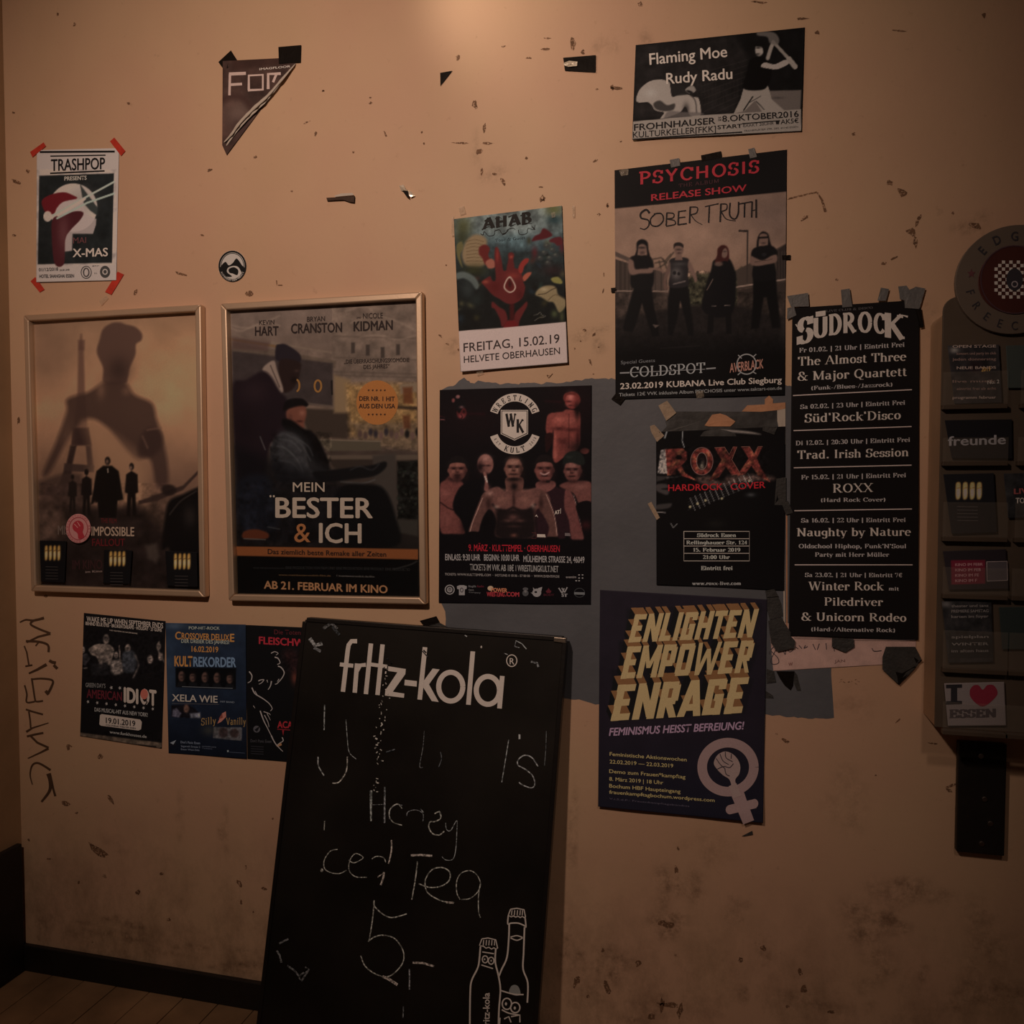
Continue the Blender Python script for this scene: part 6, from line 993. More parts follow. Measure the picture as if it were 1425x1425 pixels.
D_ = (46, 34, 32); P.T('KEVIN', 214, 188, 278, 186, 20, D_, .02).T('HART', 196, 234, 296, 232, 40, D_, .04); P.T('BRYAN', 416, 175, 492, 172, 22, D_, .02).T('CRANSTON', 348, 224, 564, 218, 42, D_, .045); P.T('UND', 624, 162, 644, 161, 8, D_, .02).T('NICOLE', 652, 162, 736, 160, 24, D_, .02).T('KIDMAN', 612, 215, 778, 208, 42, D_, .045)
P.T('\u201eDIE \xdcBERRASCHUNGSKOM\xd6DIE', 572, 352, 848, 344, 18, D_, .02).T('DES JAHRES\u201c', 654, 374, 764, 370, 18, D_, .02)
P.D(712, 516, 88, 94, (158, 96, 50), up=.0003); P.T('DER NR. 1 HIT', 636, 508, 786, 510, 20, (54, 34, 30), .035, up=.0008).T('AUS DEN USA', 634, 540, 788, 540, 20, (54, 34, 30), .035, up=.0008)
for y in (464, 566):
    for i in range(5): P.F([(676+i*17+6*math.cos(a)*(1 if k % 2 else .4), y+6*math.sin(a)*(1 if k % 2 else .4)) for k, a in enumerate(np.linspace(0, 2*math.pi, 11)[:-1])], (54, 34, 30), up=.0008)
WT = (160, 138, 126); P.T('MEIN', 356, 892, 490, 892, 42, WT, .008).T('BESTER', 282, 1000, 694, 1002, 88, WT, .03).T('&', 362, 1104, 430, 1104, 84, (150, 92, 56), .008).T('ICH', 466, 1106, 646, 1108, 86, WT, .03); P.D(262, 911, 4, 5, WT).D(276, 911, 4, 5, WT)
P.T('Das ziemlich beste Remake aller Zeiten', 250, 1154, 750, 1166, 22, (40, 26, 24), .02, up=.0008); P.T('AB 21. FEBRUAR IM KINO', 234, 1300, 756, 1320, 34, (150, 104, 72), .04)
for i, (x0, x1) in enumerate(((190, 320), (326, 534), (540, 650), (656, 740), (746, 850))): P.T('EINE PRODUKTION VON FILM UND REGIE'[:int((x1-x0)/7)], x0, 1216+i*2, x1, 1218+i*2, 12 if i else 6, (44, 42, 42), .02)
P.T('www.meinbesterundich-film.de', 296, 1246, 516, 1250, 8, (100, 72, 48), .01).T('f /meinbesterundich.derfilm', 540, 1250, 700, 1254, 8, (100, 90, 84), .01); P.line((780, 1220, 850, 1200, 878, 1186), 4, (110, 100, 94), .6, 4, True)
P.done()
# ================================================================= chalkboard leaning on the wall
ztop = wallpt(600, 875, .03).z
aL = math.atan2(.11, ztop)                      # lean angle
BN = Vector((0, -math.cos(aL), -math.sin(aL)*-1)); BN = Vector((0, -math.cos(aL), math.sin(aL)))
BP = Vector((0, -.034, ztop))                   # front face passes through the top edge
BPL = (tuple(BP), tuple(BN))
def bpt(px, py, off=0.): return Vector(planepts(np.array([float(px)]), np.array([float(py)]), BPL[0], BPL[1], off)[0])
tl, tr = bpt(424.5, 862), bpt(786, 889.5); l2, r2 = bpt(360, 1425), bpt(745, 1425)
bl = tl+(l2-tl)*((tl.z-.004)/(tl.z-l2.z)); br = tr+(r2-tr)*((tr.z-.004)/(tr.z-r2.z))
M_BOARD = plain('matt_black_chalkboard', (.014, .013, .012), .5, bump=.1, bscale=40, var=.5, vscale=3, spec=.3)
M_BEDGE = plain('black_board_edge', (.009, .008, .008), .45, bump=.2, bscale=60, var=.2)
M_STEEL = plain('worn_corner_cap', (.35, .30, .25), .35, .9, bump=.2, bscale=80, var=.2)
board = empty('chalkboard', tuple((bl+br)/2-Vector((0, 0, .004))), 'tall black drinks chalkboard leaning tilted against the wall, white bottles drawn at its foot', 'chalkboard')
th = .022
bx = Box().hexa([bl, br, tr, tl], [p-BN*th for p in (bl, br, tr, tl)]); bx.make('board_panel', M_BOARD, board, bevel=.002)
def edge_bar(a, b, name):
    u = (b-a).normalized(); v = u.cross(BN).normalized(); w = .006
    Box().hexa([a-v*w+BN*.003, b-v*w+BN*.003, b+v*w+BN*.003, a+v*w+BN*.003], [a-v*w-BN*(th+.002), b-v*w-BN*(th+.002), b+v*w-BN*(th+.002), a+v*w-BN*(th+.002)]).make(name, M_BEDGE, board, bevel=.0015)
ins = lambda a, b: a+(b-a).normalized()*.006
edge_bar(ins(tl, tr), ins(tr, tl), 'edge_trim'); edge_bar(ins(tr, br), ins(br, tr), 'edge_trim'); edge_bar(ins(tl, bl), ins(bl, tl), 'edge_trim')
c0 = tr; u = (tl-tr).normalized(); v = (br-tr).normalized()
Box().hexa([c0+BN*.0045-u*.003-v*.003, c0+u*.028+BN*.0045-v*.003, c0+u*.028+v*.008+BN*.0045, c0-u*.003+v*.010+BN*.0045], [c0-BN*.02-u*.003-v*.003, c0+u*.028-BN*.02-v*.003, c0+u*.028+v*.008-BN*.02, c0-u*.003+v*.010-BN*.02]).make('corner_cap', M_STEEL, board, bevel=.001)
class Ink(Poster):
    def __init__(s, parent, crop, ill, plane, off=.0006, amp=0.): s.crop, s.ill, s.off, s.amp, s.plane, s.root = crop, np.array(ill), off, amp, plane, parent; s.LV, s.LF, s.LC = [], [], []; s.k0 = 0; s.tone = 1.
    def fin(s, name, mat=None, kind=None):
        V = np.concatenate(s.LV); F = np.concatenate(s.LF); c = ink(np.concatenate(s.LC), s.ill, .85); o = mesh_obj(name, V, F, mat or M_CHALK, s.root, cols=c)
        if kind: o['kind'] = kind
        return o
# printed brand lettering
P = Ink(board, X1, K(.175), BPL); c = (178, 150, 130)
P.S((425, 380, 446, 200, 450, 178, 462, 162, 486, 162), 19, c); P.S((412, 262, 470, 268), 17, c)
P.S((476, 384, 486, 258), 19, c).S((486, 290, 500, 266, 524, 264), 17, c)
P.S((524, 390, 546, 172), 19, c); P.S((574, 394, 596, 176), 19, c); P.S((546, 262, 616, 272), 16, c)
P.F((620, 270, 696, 282, 694, 304, 640, 380, 690, 388, 688, 406, 606, 396, 608, 374, 660, 296, 620, 290), c)
P.F((692, 328, 744, 334, 743, 358, 690, 352), c)
P.S((756, 414, 779, 188), 20, c); P.F((768, 340, 812, 280, 842, 284, 796, 348, 838, 424, 808, 420, 772, 362), c)
P.R(890, 358, 52, 62, 22, c, n=48); P.S((966, 436, 985, 206), 20, c); P.R(1050, 374, 50, 60, 22, c, n=48); P.S((1100, 452, 1112, 312), 20, c)
P.R(1153, 246, 22, 25, 4, c); P.T('R', 1144, 261, 1164, 262, 28, c, .01)
P.fin('printed_wordmark')
# two bottles drawn in white
P = Ink(board, X2, K(.11), BPL); c = (172, 148, 116)
def st(q, w=7, sm=True): P.S(q, w, c, sm)
st((1148, 512, 1175, 508, 1206, 514, 1212, 545, 1206, 548, 1198, 543, 1190, 548, 1180, 542, 1170, 546, 1160, 541, 1150, 545, 1138, 538, 1148, 512), 5, False)
for x in (1154, 1166, 1178, 1190, 1200): st((x, 516, x-2, 538), 4, False)
st((1138, 540, 1136, 575, 1150, 572, 1180, 572, 1206, 582, 1214, 588, 1210, 545), 6); st((1142, 575, 1140, 640, 1132, 720, 1110, 770, 1098, 800)); st((1208, 590, 1204, 700, 1202, 770, 1222, 830, 1220, 915)); st((1148, 632, 1175, 626, 1200, 634), 5); st((1148, 636, 1175, 646, 1200, 636), 5)
st((1024, 640, 1050, 636, 1084, 644, 1092, 680, 1084, 684, 1076, 678, 1066, 684, 1054, 676, 1042, 680, 1032, 672, 1014, 668, 1024, 640), 5, False)
for x in (1032, 1044, 1056, 1068, 1080): st((x, 645, x-2, 668), 4, False)
st((1018, 672, 1012, 740, 1004, 770, 980, 820, 974, 870, 972, 1007)); st((1084, 684, 1082, 740, 1096, 800, 1104, 860, 1098, 940, 1096, 1007)); st((1026, 696, 1076, 704), 5, False); st((1022, 752, 1072, 768), 5, False)
P.R(1038, 728, 12, 15, 5, c); P.R(1064, 734, 12, 15, 5, c); P.D(1036, 728, 3, 4, c); P.D(1064, 734, 3, 4, c)
def vert_text(s_, x, y0, y1, h, col):
    V, F = glyphs(s_, .03); u = (V[:, 0]-V[:, 0].min())/(V[:, 0].max()-V[:, 0].min()); P._add(x+h/2-V[:, 1]*h, y0+(y1-y0)*u, F, col, .0006+V[:, 2]*.00005)
vert_text('ritz-kola', 1042, 1012, 872, 30, c)
st((1104, 862, 1160, 878, 1204, 880), 6); st((1102, 980, 1100, 1007), 6); P.R(1132, 920, 20, 24, 6, c); P.R(1168, 936, 20, 22, 6, c); st((1110, 945, 1140, 960, 1184, 968), 6); P.D(1128, 920, 5, 7, c); P.D(1166, 938, 5, 7, c); st((1150, 975, 1188, 968, 1188, 1000), 6, False); st((1120, 985, 1140, 975, 1150, 1000), 6, False); P.F((1142, 870, 1150, 845, 1168, 838, 1184, 850, 1190, 880, 1166, 884), (64, 58, 52), sm=True)
P.fin('bottle_drawing')
# chalk handwriting
P = Ink(board, X2, K(.13), BPL, .0008); c = (96, 88, 82)
def ch(q, w=4, col=c, sm=True): P.S(q, w, col, sm)
ch((548, 0, 546, 132), 7, (90, 84, 78)); ch((606, 0, 604, 140), 7, (74, 68, 64)); ch((548, 62, 604, 60), 3, (60, 54, 50))
ch((680, 78, 660, 58, 632, 76, 624, 104, 640, 136, 680, 150), 4); ch((700, 110, 706, 92, 740, 84, 770, 100, 770, 132), 3, (76, 70, 66)); ch((820, 100, 842, 92, 846, 120, 820, 134, 800, 136, 796, 160, 812, 186, 840, 192, 862, 176), 5); ch((868, 140, 872, 168, 890, 172, 916, 130, 916, 180, 912, 250, 900, 295, 870, 300, 852, 286), 3, (84, 78, 72))
ch((346, 132, 344, 172), 4); ch((402, 254, 370, 262, 345, 300, 346, 336, 372, 354, 410, 358, 440, 344), 4); P.D(334, 344, 6, 8, c); ch((450, 300, 474, 312, 512, 290, 480, 272, 456, 300, 452, 344, 480, 372, 528, 374), 4); ch((550, 295, 570, 284, 600, 290, 610, 310), 4); ch((634, 214, 634, 260, 622, 316), 6, (110, 102, 96)); ch((602, 352, 598, 380, 588, 408), 8, (120, 112, 104)); ch((574, 374, 602, 356), 5, (110, 102, 96))
ch((718, 280, 760, 278, 810, 282), 9, (104, 96, 90), False); ch((746, 306, 738, 380, 722, 470), 5); ch((752, 402, 800, 418, 850, 412, 884, 386, 884, 350, 850, 332, 806, 344, 780, 390, 790, 440, 840, 472, 870, 480, 905, 484), 5); ch((870, 482, 902, 484), 9, (120, 110, 102), False)
ch((930, 470, 916, 440, 916, 390, 936, 356, 974, 346, 1004, 366, 1018, 404, 1004, 440, 972, 466, 936, 470), 4); ch((1018, 400, 1010, 450, 1010, 520, 1018, 548), 4)
ch((560, 474, 562, 500, 600, 535, 640, 548, 700, 532), 5); ch((560, 480, 552, 560, 538, 650), 5); ch((534, 652, 560, 632, 600, 624, 650, 640, 684, 690, 684, 740, 650, 784, 610, 804, 560, 788, 520, 756, 502, 712), 5); ch((596, 802, 620, 812, 660, 838), 12, (110, 102, 96)); ch((726, 742, 770, 744, 818, 758), 9, (112, 104, 96), False); ch((712, 770, 712, 858), 6, (84, 76, 72), False); ch((686, 930, 684, 980), 5, (70, 64, 60), False)
for q in ((140, 690, 152, 710, 160, 742), (185, 755, 215, 775, 236, 800), (236, 800, 280, 770, 262, 762), (280, 770, 246, 822, 236, 806), (150, 660, 190, 640)): ch(q, 8, (62, 56, 52), False)
P.fin('chalk_writing', M_CHALKDUST)
P = Ink(board, X1, K(.15), BPL, .0008)
ch((346, 436, 344, 545), 5, (84, 78, 72), False); ch((438, 500, 444, 580, 452, 640, 482, 670), 3, (84, 78, 72)); ch((318, 660, 320, 700, 344, 742), 5, (96, 88, 82)); ch((444, 660, 440, 720, 410, 768, 380, 774), 5, (104, 96, 90)); ch((776, 548, 770, 620, 756, 700, 770, 706), 3, (64, 58, 54)); ch((846, 640, 850, 670, 838, 704), 4, (50, 46, 44)); ch((1140, 586, 1128, 660, 1110, 770), 4, (84, 78, 72)); ch((1186, 564, 1186, 584), 8, (96, 88, 82), False); ch((1302, 550, 1300, 620, 1294, 700), 3, (56, 52, 48)); ch((1266, 702, 1240, 664, 1208, 654, 1182, 672, 1180, 696, 1214, 716, 1244, 744, 1252, 780, 1236, 794, 1200, 782, 1184, 770), 5, (92, 84, 78))
ch((544, 806, 546, 929), 7, (90, 84, 78), False); ch((606, 790, 604, 929), 7, (70, 66, 62), False); ch((680, 870, 654, 866, 628, 890, 626, 929), 4, (90, 82, 78)); ch((760, 885, 772, 900), 4, (84, 78, 72), False); ch((840, 894, 846, 915), 4, (84, 78, 72), False)
rs = random.Random(4)
for i in range(62):       # the column of worn white flecks
    y = 225+i*9.6
    if 690 < y < 745 or y > 815: continue
    x = 622-(y-225)*.105+rs.uniform(-16, 22)*(1 if y < 700 else .4)
    if 430 < y < 600: x = x-6
    w = rs.uniform(3, 11); a = rs.uniform(0, 3.1); P.S((x, y, x+w*math.cos(a), y+w*math.sin(a)), rs.uniform(2.5, 6), (104, 98, 92) if y > 380 else ((20, 16, 15) if rs.random() < .5 else (120, 110, 102)))
for q, w_, cc in (((340, 108, 375, 84, 400, 110), 14, (54, 48, 44)), ((282, 150, 305, 180, 336, 172), 16, (84, 76, 70)), ((300, 190, 330, 206), 12, (64, 58, 54)), ((380, 100, 410, 135), 12, (34, 31, 29)), ((1170, 160, 1196, 172, 1216, 196), 4, (84, 78, 72)), ((1170, 165, 1166, 185, 1186, 190), 4, (70, 64, 60)), ((1236, 250, 1262, 256, 1268, 274), 9, (70, 64, 60)), ((950, 136, 960, 142), 4, (90, 82, 76)), ((1120, 214, 1136, 220), 3, (90, 82, 76)), ((768, 205, 790, 230), 5, (34, 28, 26)), ((772, 200, 784, 212), 6, (30, 26, 24)), ((612, 640, 650, 628), 5, (56, 52, 50)), ((1325, 845, 1330, 850), 5, (70, 64, 60))): P.S(q, w_, cc, up=.0012)
for x, y in ((1022, 187), (545, 92)): P.D(x, y, 4, 5, (120, 112, 104))
P.fin('worn_chalk_marks', M_CHALKDUST, kind='stuff')
# ================================================================= card rack at the right
RD_ = .115
M_RACK = plain('rack_brown_grey_board', (.115, .09, .068), .6, bump=.2, bscale=30, var=.12)
M_RSIDE = plain('rack_light_side', (.45, .30, .19), .6, bump=.2, bscale=30, var=.1)
fl_, ft_ = wallpt(1307, 700, RD_), wallpt(1307, 414, RD_); fb_ = wallpt(1307, 1012, RD_)
xl = fl_.x; xr = 2*wallpt(1412, 390, RD_).x-xl; zt = ft_.z; zb_ = fb_.z
rack = empty('card_rack', ((xl+xr)/2, 0, zb_), 'tall brown-grey wall rack of flyer pockets under a round sign', 'rack')
def rounded(x0, x1, z0, z1, r, n=6):
    p = [(x0, z0), (x1, z0)]
    for cx, cz, a0 in ((x1-r, z1-r, 0), (x0+r, z1-r, 90)):
        for i in range(n+1): a = math.radians(a0+90*i/n); p.append((cx+r*math.cos(a), cz+r*math.sin(a)))
    return p
pr = rounded(xl, xr, zb_, zt, .03)
Box().hexa([(x, -RD_, z) for x, z in pr], [(x, -RD_+.006, z) for x, z in pr]).make('front_panel', M_RACK, rack, bevel=.001)
pr2 = rounded(xl+.001, xr-.001, zb_, zt-.028, .02)
Box().hexa([(x, -RD_+.006, z) for x, z in pr2], [(x, -.002, z) for x, z in pr2]).make('rack_body', M_RSIDE, rack, bevel=.002)
# disc sign
CD = wallpt(1412, 389, RD_+.012); R1_ = (wallpt(1412, 389-76, RD_+.012)-CD).length
M_DISC = plain('grey_sign_face', (.17, .14, .115), .55, var=.06)
def disc(cx, cz, r, y0, y1, name, mat, par, n=56):
    a = np.linspace(0, 2*math.pi, n, endpoint=False); f = [(cx+r*math.cos(t), y0, cz+r*math.sin(t)) for t in a]; b_ = [(x, y1, z) for x, _, z in f]
    return Box().hexa(f, b_).make(name, mat, par, bevel=.001)
disc(CD.x, CD.z, R1_, -RD_-.012, -RD_, 'round_sign', M_DISC, rack)
M_DRED = plain('dark_red_sign_face', (.085, .022, .018), .5, var=.1)
disc(CD.x, CD.z, R1_*.62, -RD_-.014, -RD_-.012, 'sign_centre', M_DRED, rack)
PLD = ((0, -RD_-.012, 0), (0, -1, 0))
P = Ink(rack, Crop(1412, 389, 3.097), K(.095), PLD, .0004)
cd_ = (20, 15, 14); rr = 76*3.097
P.TA('EDGAR', 0, 0, rr*.715, 138, 42, 40, cd_, .035, wf=.85); P.TA('FREECARDS', 0, 0, rr*.92, 196, 344, 38, cd_, .01, True, wf=.85)
for a_ in (172, 8):
    cx, cy = rr*.80*math.cos(math.radians(a_)), -rr*.80*math.sin(math.radians(a_)); P.F([(cx+19*math.cos(a)*(1 if k % 2 else .42), cy+21*math.sin(a)*(1 if k % 2 else .42)) for k, a in enumerate(np.linspace(.3, 2*math.pi+.3, 11)[:-1])], (40, 18, 17))
for i in range(11):
    for j in range(11):
        x, y = (i-5)*16, (j-5)*15-0
        if (i+j) % 2 == 0 and abs(x) < 84 and (abs(i-5) > 1 or abs(j-5) > 2) and x*x+y*y < 94**2: P.F((x-7, y-7, x+7, y-7, x+7, y+7, x-7, y+7), (92, 80, 74), up=.0028)
P.D(0, 0, 36, 48, (20, 15, 15), up=.003); P.R(0, 20, 12, 12, 5, (70, 58, 54), up=.0036); P.R(0, 0, rr*.62, rr*.62, 5, (30, 16, 16), up=.0026)
P.fin('sign_lettering')
# shelf lips and clear pockets with cards
PLR = ((0, -RD_, 0), (0, -1, 0))
def on_rack(px, py, o=0.): return Vector(planepts(np.array([float(px)]), np.array([float(py)]), PLR[0], PLR[1], o)[0])
M_LIP = plain('dark_shelf_lip', (.10, .075, .055), .6, var=.15)
rows_y = ((480, 563), (583, 641), (660, 745), (760, 824), (836, 926), (947, 1012))
cxm = wallpt(1412, 390, RD_).x
for k, (y0, y1) in enumerate(rows_y):
    a, b = on_rack(1312, y1), on_rack(1398, y0); w = b.x-a.x
    for side in (0, 1):
        x0 = a.x if side == 0 else 2*cxm-a.x-w
        Box().box(x0-.004, x0+w+.004, -RD_-.016, -RD_, a.z-.012, a.z-.002).make('shelf_lip', M_LIP, rack, bevel=.001)
        hz = (b.z-a.z)*.55; Box().box(x0-.004, x0+w+.004, -RD_-.0155, -RD_-.0145, a.z-.002, a.z+hz).make('clear_pocket', M_SLEEVE, rack)
CO = .007
def card(label, crop, quad, base, group=None, **k): return Poster('flyer_card', label, crop, quad, K(.095), plane=PLR, off=k.pop('off', CO), wave=.0002, step=1.2, base=base, cat='card', group=group, **k)
P = card('flyer with small orange print in the top left pocket of the card rack', Y5, [(150, 560), (372, 556), (386, 806), (180, 812)], (28, 22, 20))
P.noise(.6, 40, seed=6); P.glow(270, 650, 30, 30, (20, 8, 8), .9).glow(180, 580, 20, 14, (96, 84, 74), .8)
for i, y in enumerate((570, 600, 625, 662, 720, 752, 790)): P.T(('OPEN STAGE', 'konzert und party im club', 'jeden donnerstag', 'NEUE BANDS', 'live musik', 'eintritt frei ab acht', 'programm februar')[i], 172+(i % 2)*18, y, 360, y-2, 12, (70, 50, 42) if i % 3 else (86, 68, 58), .03)
P.T('2019', 296, 672, 336, 670, 20, (118, 66, 32), .05).T('No. 2', 322, 726, 374, 722, 16, (104, 92, 84), .05); P.done()
P = card('black flyer reading freunde in grey, second pocket down on the rack', Y5, [(138, 882), (428, 878), (430, 1048), (168, 1046)], (13, 10, 10)); P.T('freunde', 152, 992, 402, 984, 42, (78, 68, 64), .03); P.done()
gold_card('small black card with golden shapes, third pocket down on the rack', Y5, [(132, 1115), (350, 1110), (364, 1366), (168, 1372)], K(.095), 242, 1186, 112, 68, CO, plane=PLR)
P = card('red flyer with a small white box, fourth pocket down on the rack', Y6, [(125, 80), (385, 72), (396, 236), (150, 240)], (24, 16, 16)); P.poly((158, 118, 300, 116, 300, 214, 160, 218), (74, 14, 22)); P.poly((306, 126, 392, 122, 394, 200, 310, 204), (50, 40, 38)); P.S((306, 124, 390, 122, 392, 200, 308, 204, 306, 124), 3, (84, 68, 62))
for i, y in enumerate((142, 164, 186, 208)): P.T('KINO IM FEBRUAR'[:12-i], 176, y, 290-i*8, y-2, 12, (104, 60, 58), .03)
P.done()
P = card('greyish flyer with dense small print, fifth pocket down on the rack', Y6, [(120, 288), (326, 286), (334, 538), (148, 542)], (26, 21, 19)); P.noise(.6, 30, seed=3); P.poly((150, 430, 330, 426, 332, 520, 152, 524), (16, 14, 13), .8); P.glow(140, 300, 24, 14, (70, 60, 54), .8)
for i, y in enumerate((312, 334, 356, 440, 470, 498)): P.T(('theater und tanz', 'PREMIERE SAMSTAG', 'karten im foyer', 'spielplan', 'WINTER', 'im alten haus')[i], 160, y, 314, y-2, 12, (64, 54, 48), .03)
P.done()
P = card('white souvenir card reading I heart Essen in the lowest pocket of the rack', Y6, [(130, 626), (378, 620), (386, 800), (146, 802)], (74, 60, 54)); P.F((138, 632, 204, 630, 204, 644, 184, 645, 184, 698, 204, 699, 204, 712, 138, 714, 138, 700, 158, 699, 158, 646, 138, 646), (16, 12, 12))
P.F((236, 658, 250, 636, 272, 634, 290, 652, 308, 634, 334, 634, 350, 658, 342, 684, 290, 722, 244, 690), (66, 12, 18), sm=True); P.T('ESSEN', 152, 768, 344, 764, 32, (30, 22, 22), font='s', thick=.26, thin=.12); P.done()
P = card('pale blank green-grey card in the upper right pocket of the rack', Crop(1270, 300, 3.097), [(402, 560), (600, 556), (600, 742), (410, 744)], (36, 35, 29)); P.done()
P = card('dark flyer with a little red and white print, right column, third pocket down', Crop(1270, 300, 3.097), [(392, 1112), (560, 1108), (560, 1300), (412, 1304)], (26, 22, 20)); P.noise(.6, 30); P.T('LIVE', 436, 1200, 520, 1196, 24, (78, 34, 30), .05).T('TOUR', 444, 1240, 520, 1238, 24, (92, 80, 72), .05); P.done()
P = card('dark green-grey flyer, right column, fifth pocket down on the rack', Crop(1270, 740, 2.968), [(356, 312), (540, 308), (540, 484), (370, 486)], (24, 25, 21)); P.done()
# black metal plate with screws below the rack
a, b = wallpt(1334, 1032, .02), wallpt(1398, 1192, .02)
plate = empty('wall_plate', ((a.x+b.x)/2, 0, b.z), 'narrow black metal plate with four screws on the wall below the card rack', 'plate')
Box().box(a.x, b.x, -.02, -.001, b.z, a.z).make('plate_body', M_BLACK, plate, bevel=.003)
M_SCREW = plain('steel_screw_head', (.5, .45, .4), .3, 1.0, var=.1)
for px, py in ((1365, 1052), (1370, 1112), (1378, 1146), (1366, 1174)): p = wallpt(px, py, .02); disc(p.x, p.z, .006, -.023, -.019, 'screw', M_SCREW, plate, 14)
# ================================================================= paint patch, handwriting and scuffs that belong to the wall
def wall_flat(name, polys, off, mat, cols=None, kind=None, tri=True):
    from mathutils.geometry import tessellate_polygon
    V, F, n = [], [], 0
    for pl in polys:
        P_ = np.array(pl, float); V.append(wallpts(P_[:, 0], P_[:, 1], off)); F += [tuple(n+i for i in t) for t in tessellate_polygon([[Vector((p[0], p[1], 0)) for p in P_]])]; n += len(P_)
    o = mesh_obj(name, np.concatenate(V), F, mat, wall)
    if kind: o['kind'] = kind
    return o
M_BLUE = plain('dusty_blue_paint', (.128, .145, .175), .6, bump=.3, bscale=50, var=.12, vscale=6)
rs = random.Random(11)
def jag(pts, step=5, amp=1.6):
    out = []
    for i in range(len(pts)-1):
        (x0, y0), (x1, y1) = pts[i], pts[i+1]; n = max(1, int(math.hypot(x1-x0, y1-y0)/step))
        for k in range(n): t = k/n; out.append((x0+(x1-x0)*t+rs.uniform(-amp, amp)*.6, y0+(y1-y0)*t+rs.uniform(-amp, amp)))
    return out
top = [W4(x, y) for x, y in pairs(75, 235, 120, 210, 190, 195, 215, 160, 250, 145, 290, 165, 300, 185, 330, 190, 360, 165, 440, 172, 520, 185, 640, 188, 760, 178, 860, 190, 880, 180, 1010, 180, 1080, 162, 1200, 150, 1330, 145, 1425, 150)]
blue = jag(top+[(1080, 530), (1158, 560)], 4, 1.3)+jag([(1158, 560), (1157, 940), (1160, 998)], 12, .8)+jag([(1160, 1000), (1110, 999), (1064, 994), (960, 990), (834, 981), (800, 973), (700, 966), (618, 962)], 5, 1.2)+jag([(618, 962), (620, 850), (612, 835), (613, 545), (614, 541)], 10, 1)
wall_flat('blue_paint_patch', [blue], .00035, M_BLUE)
# marker writing down the left side
M_MARK = plain('brown_marker', (.10, .055, .03), .8, var=.2); P = Ink(wall, X3, K(.2), None, .0004); P.amp = 0
mk_ = (44, 24, 16)
for q, w in (((122, 116, 160, 100, 210, 104, 272, 88), (8, 16)), ((268, 92, 210, 104, 190, 128, 240, 156, 312, 184), 13), ((312, 186, 236, 205, 165, 240), (14, 10)), ((160, 232, 240, 236, 296, 256, 300, 300), 14), ((150, 262, 165, 300, 178, 378), 9), ((156, 388, 200, 380), 10), ((240, 236, 220, 262), 8), ((178, 432, 230, 408, 288, 376), (10, 18)), ((305, 352, 322, 362, 345, 366), 18), ((332, 380, 354, 402), 18),
    ((196, 462, 205, 520, 216, 590, 226, 606, 266, 602), 11), ((200, 468, 260, 464, 325, 476, 316, 520, 294, 560), (10, 16)), ((282, 540, 300, 562), 20), ((152, 505, 166, 560, 165, 610, 215, 606), 10), ((160, 655, 200, 668, 265, 686), 11), ((178, 668, 186, 720, 190, 770), 10), ((162, 794, 200, 770, 300, 738), (14, 5)), ((166, 822, 215, 810, 268, 800), 12), ((190, 820, 230, 860, 300, 892), 13), ((300, 896, 250, 922, 172, 958), (14, 6)), ((200, 1120, 186, 1060, 200, 1000, 240, 988, 312, 1030), (6, 14)), ((300, 1052, 312, 1100, 306, 1160, 256, 1228), (30, 12)), ((318, 1090, 330, 1150, 342, 1192), (12, 14))):
    P.S(q, w, mk_, sm=len(q) > 6)
o = P.fin('marker_writing', M_MARK)
# scuffs, chips and stains of dried glue
M_SCUFF = plain('brown_scuff', (.20, .11, .062), .8, var=.35, vscale=60)
def ragged(m, lo, hi, sc):
    nt = m.node_tree; n = nt.nodes.new('ShaderNodeTexNoise'); n.inputs['Scale'].default_value = sc; n.inputs['Detail'].default_value = 5; tc = nt.nodes.new('ShaderNodeTexCoord'); nt.links.new(tc.outputs['Object'], n.inputs['Vector'])
    r = nt.nodes.new('ShaderNodeMapRange'); r.inputs[1].default_value = lo; r.inputs[2].default_value = hi; nt.links.new(n.outputs['Fac'], r.inputs[0]); nt.links.new(r.outputs[0], nt.nodes['Principled BSDF'].inputs['Alpha'])
ragged(M_SCUFF, .36, .56, 190)
def blob(x, y, w, h, n=9, rot=0):
    r = [rs.uniform(.45, 1) for _ in range(n)]; c_, s_ = math.cos(math.radians(rot)), math.sin(math.radians(rot)); out = []
    for i in range(n): a = 2*math.pi*i/n; u_, v_ = w*r[i]*math.cos(a), h*r[i]*math.sin(a); out.append((x+u_*c_-v_*s_, y+u_*s_+v_*c_))
    return out
def zz(cr, l): return [(float(cr(x, y)[0]), float(cr(x, y)[1]), w/cr.k, h/cr.k, r) for x, y, w, h, r in l]
sc = zz(Z1, [(238, 60, 6, 7, 0), (308, 102, 6, 8, 20), (530, 427, 6, 7, 0), (55, 465, 7, 5, 0), (114, 708, 8, 10, 30), (68, 750, 20, 7, 20), (57, 972, 8, 6, 0), (866, 703, 12, 5, -25), (1056, 648, 8, 6, -40), (1268, 505, 14, 4, -20), (748, 1132, 24, 6, 20), (560, 1208, 6, 13, 20), (1030, 1212, 14, 11, 10), (1336, 376, 5, 4, 0), (836, 972, 8, 5, 0), (1204, 790, 6, 4, 0)])
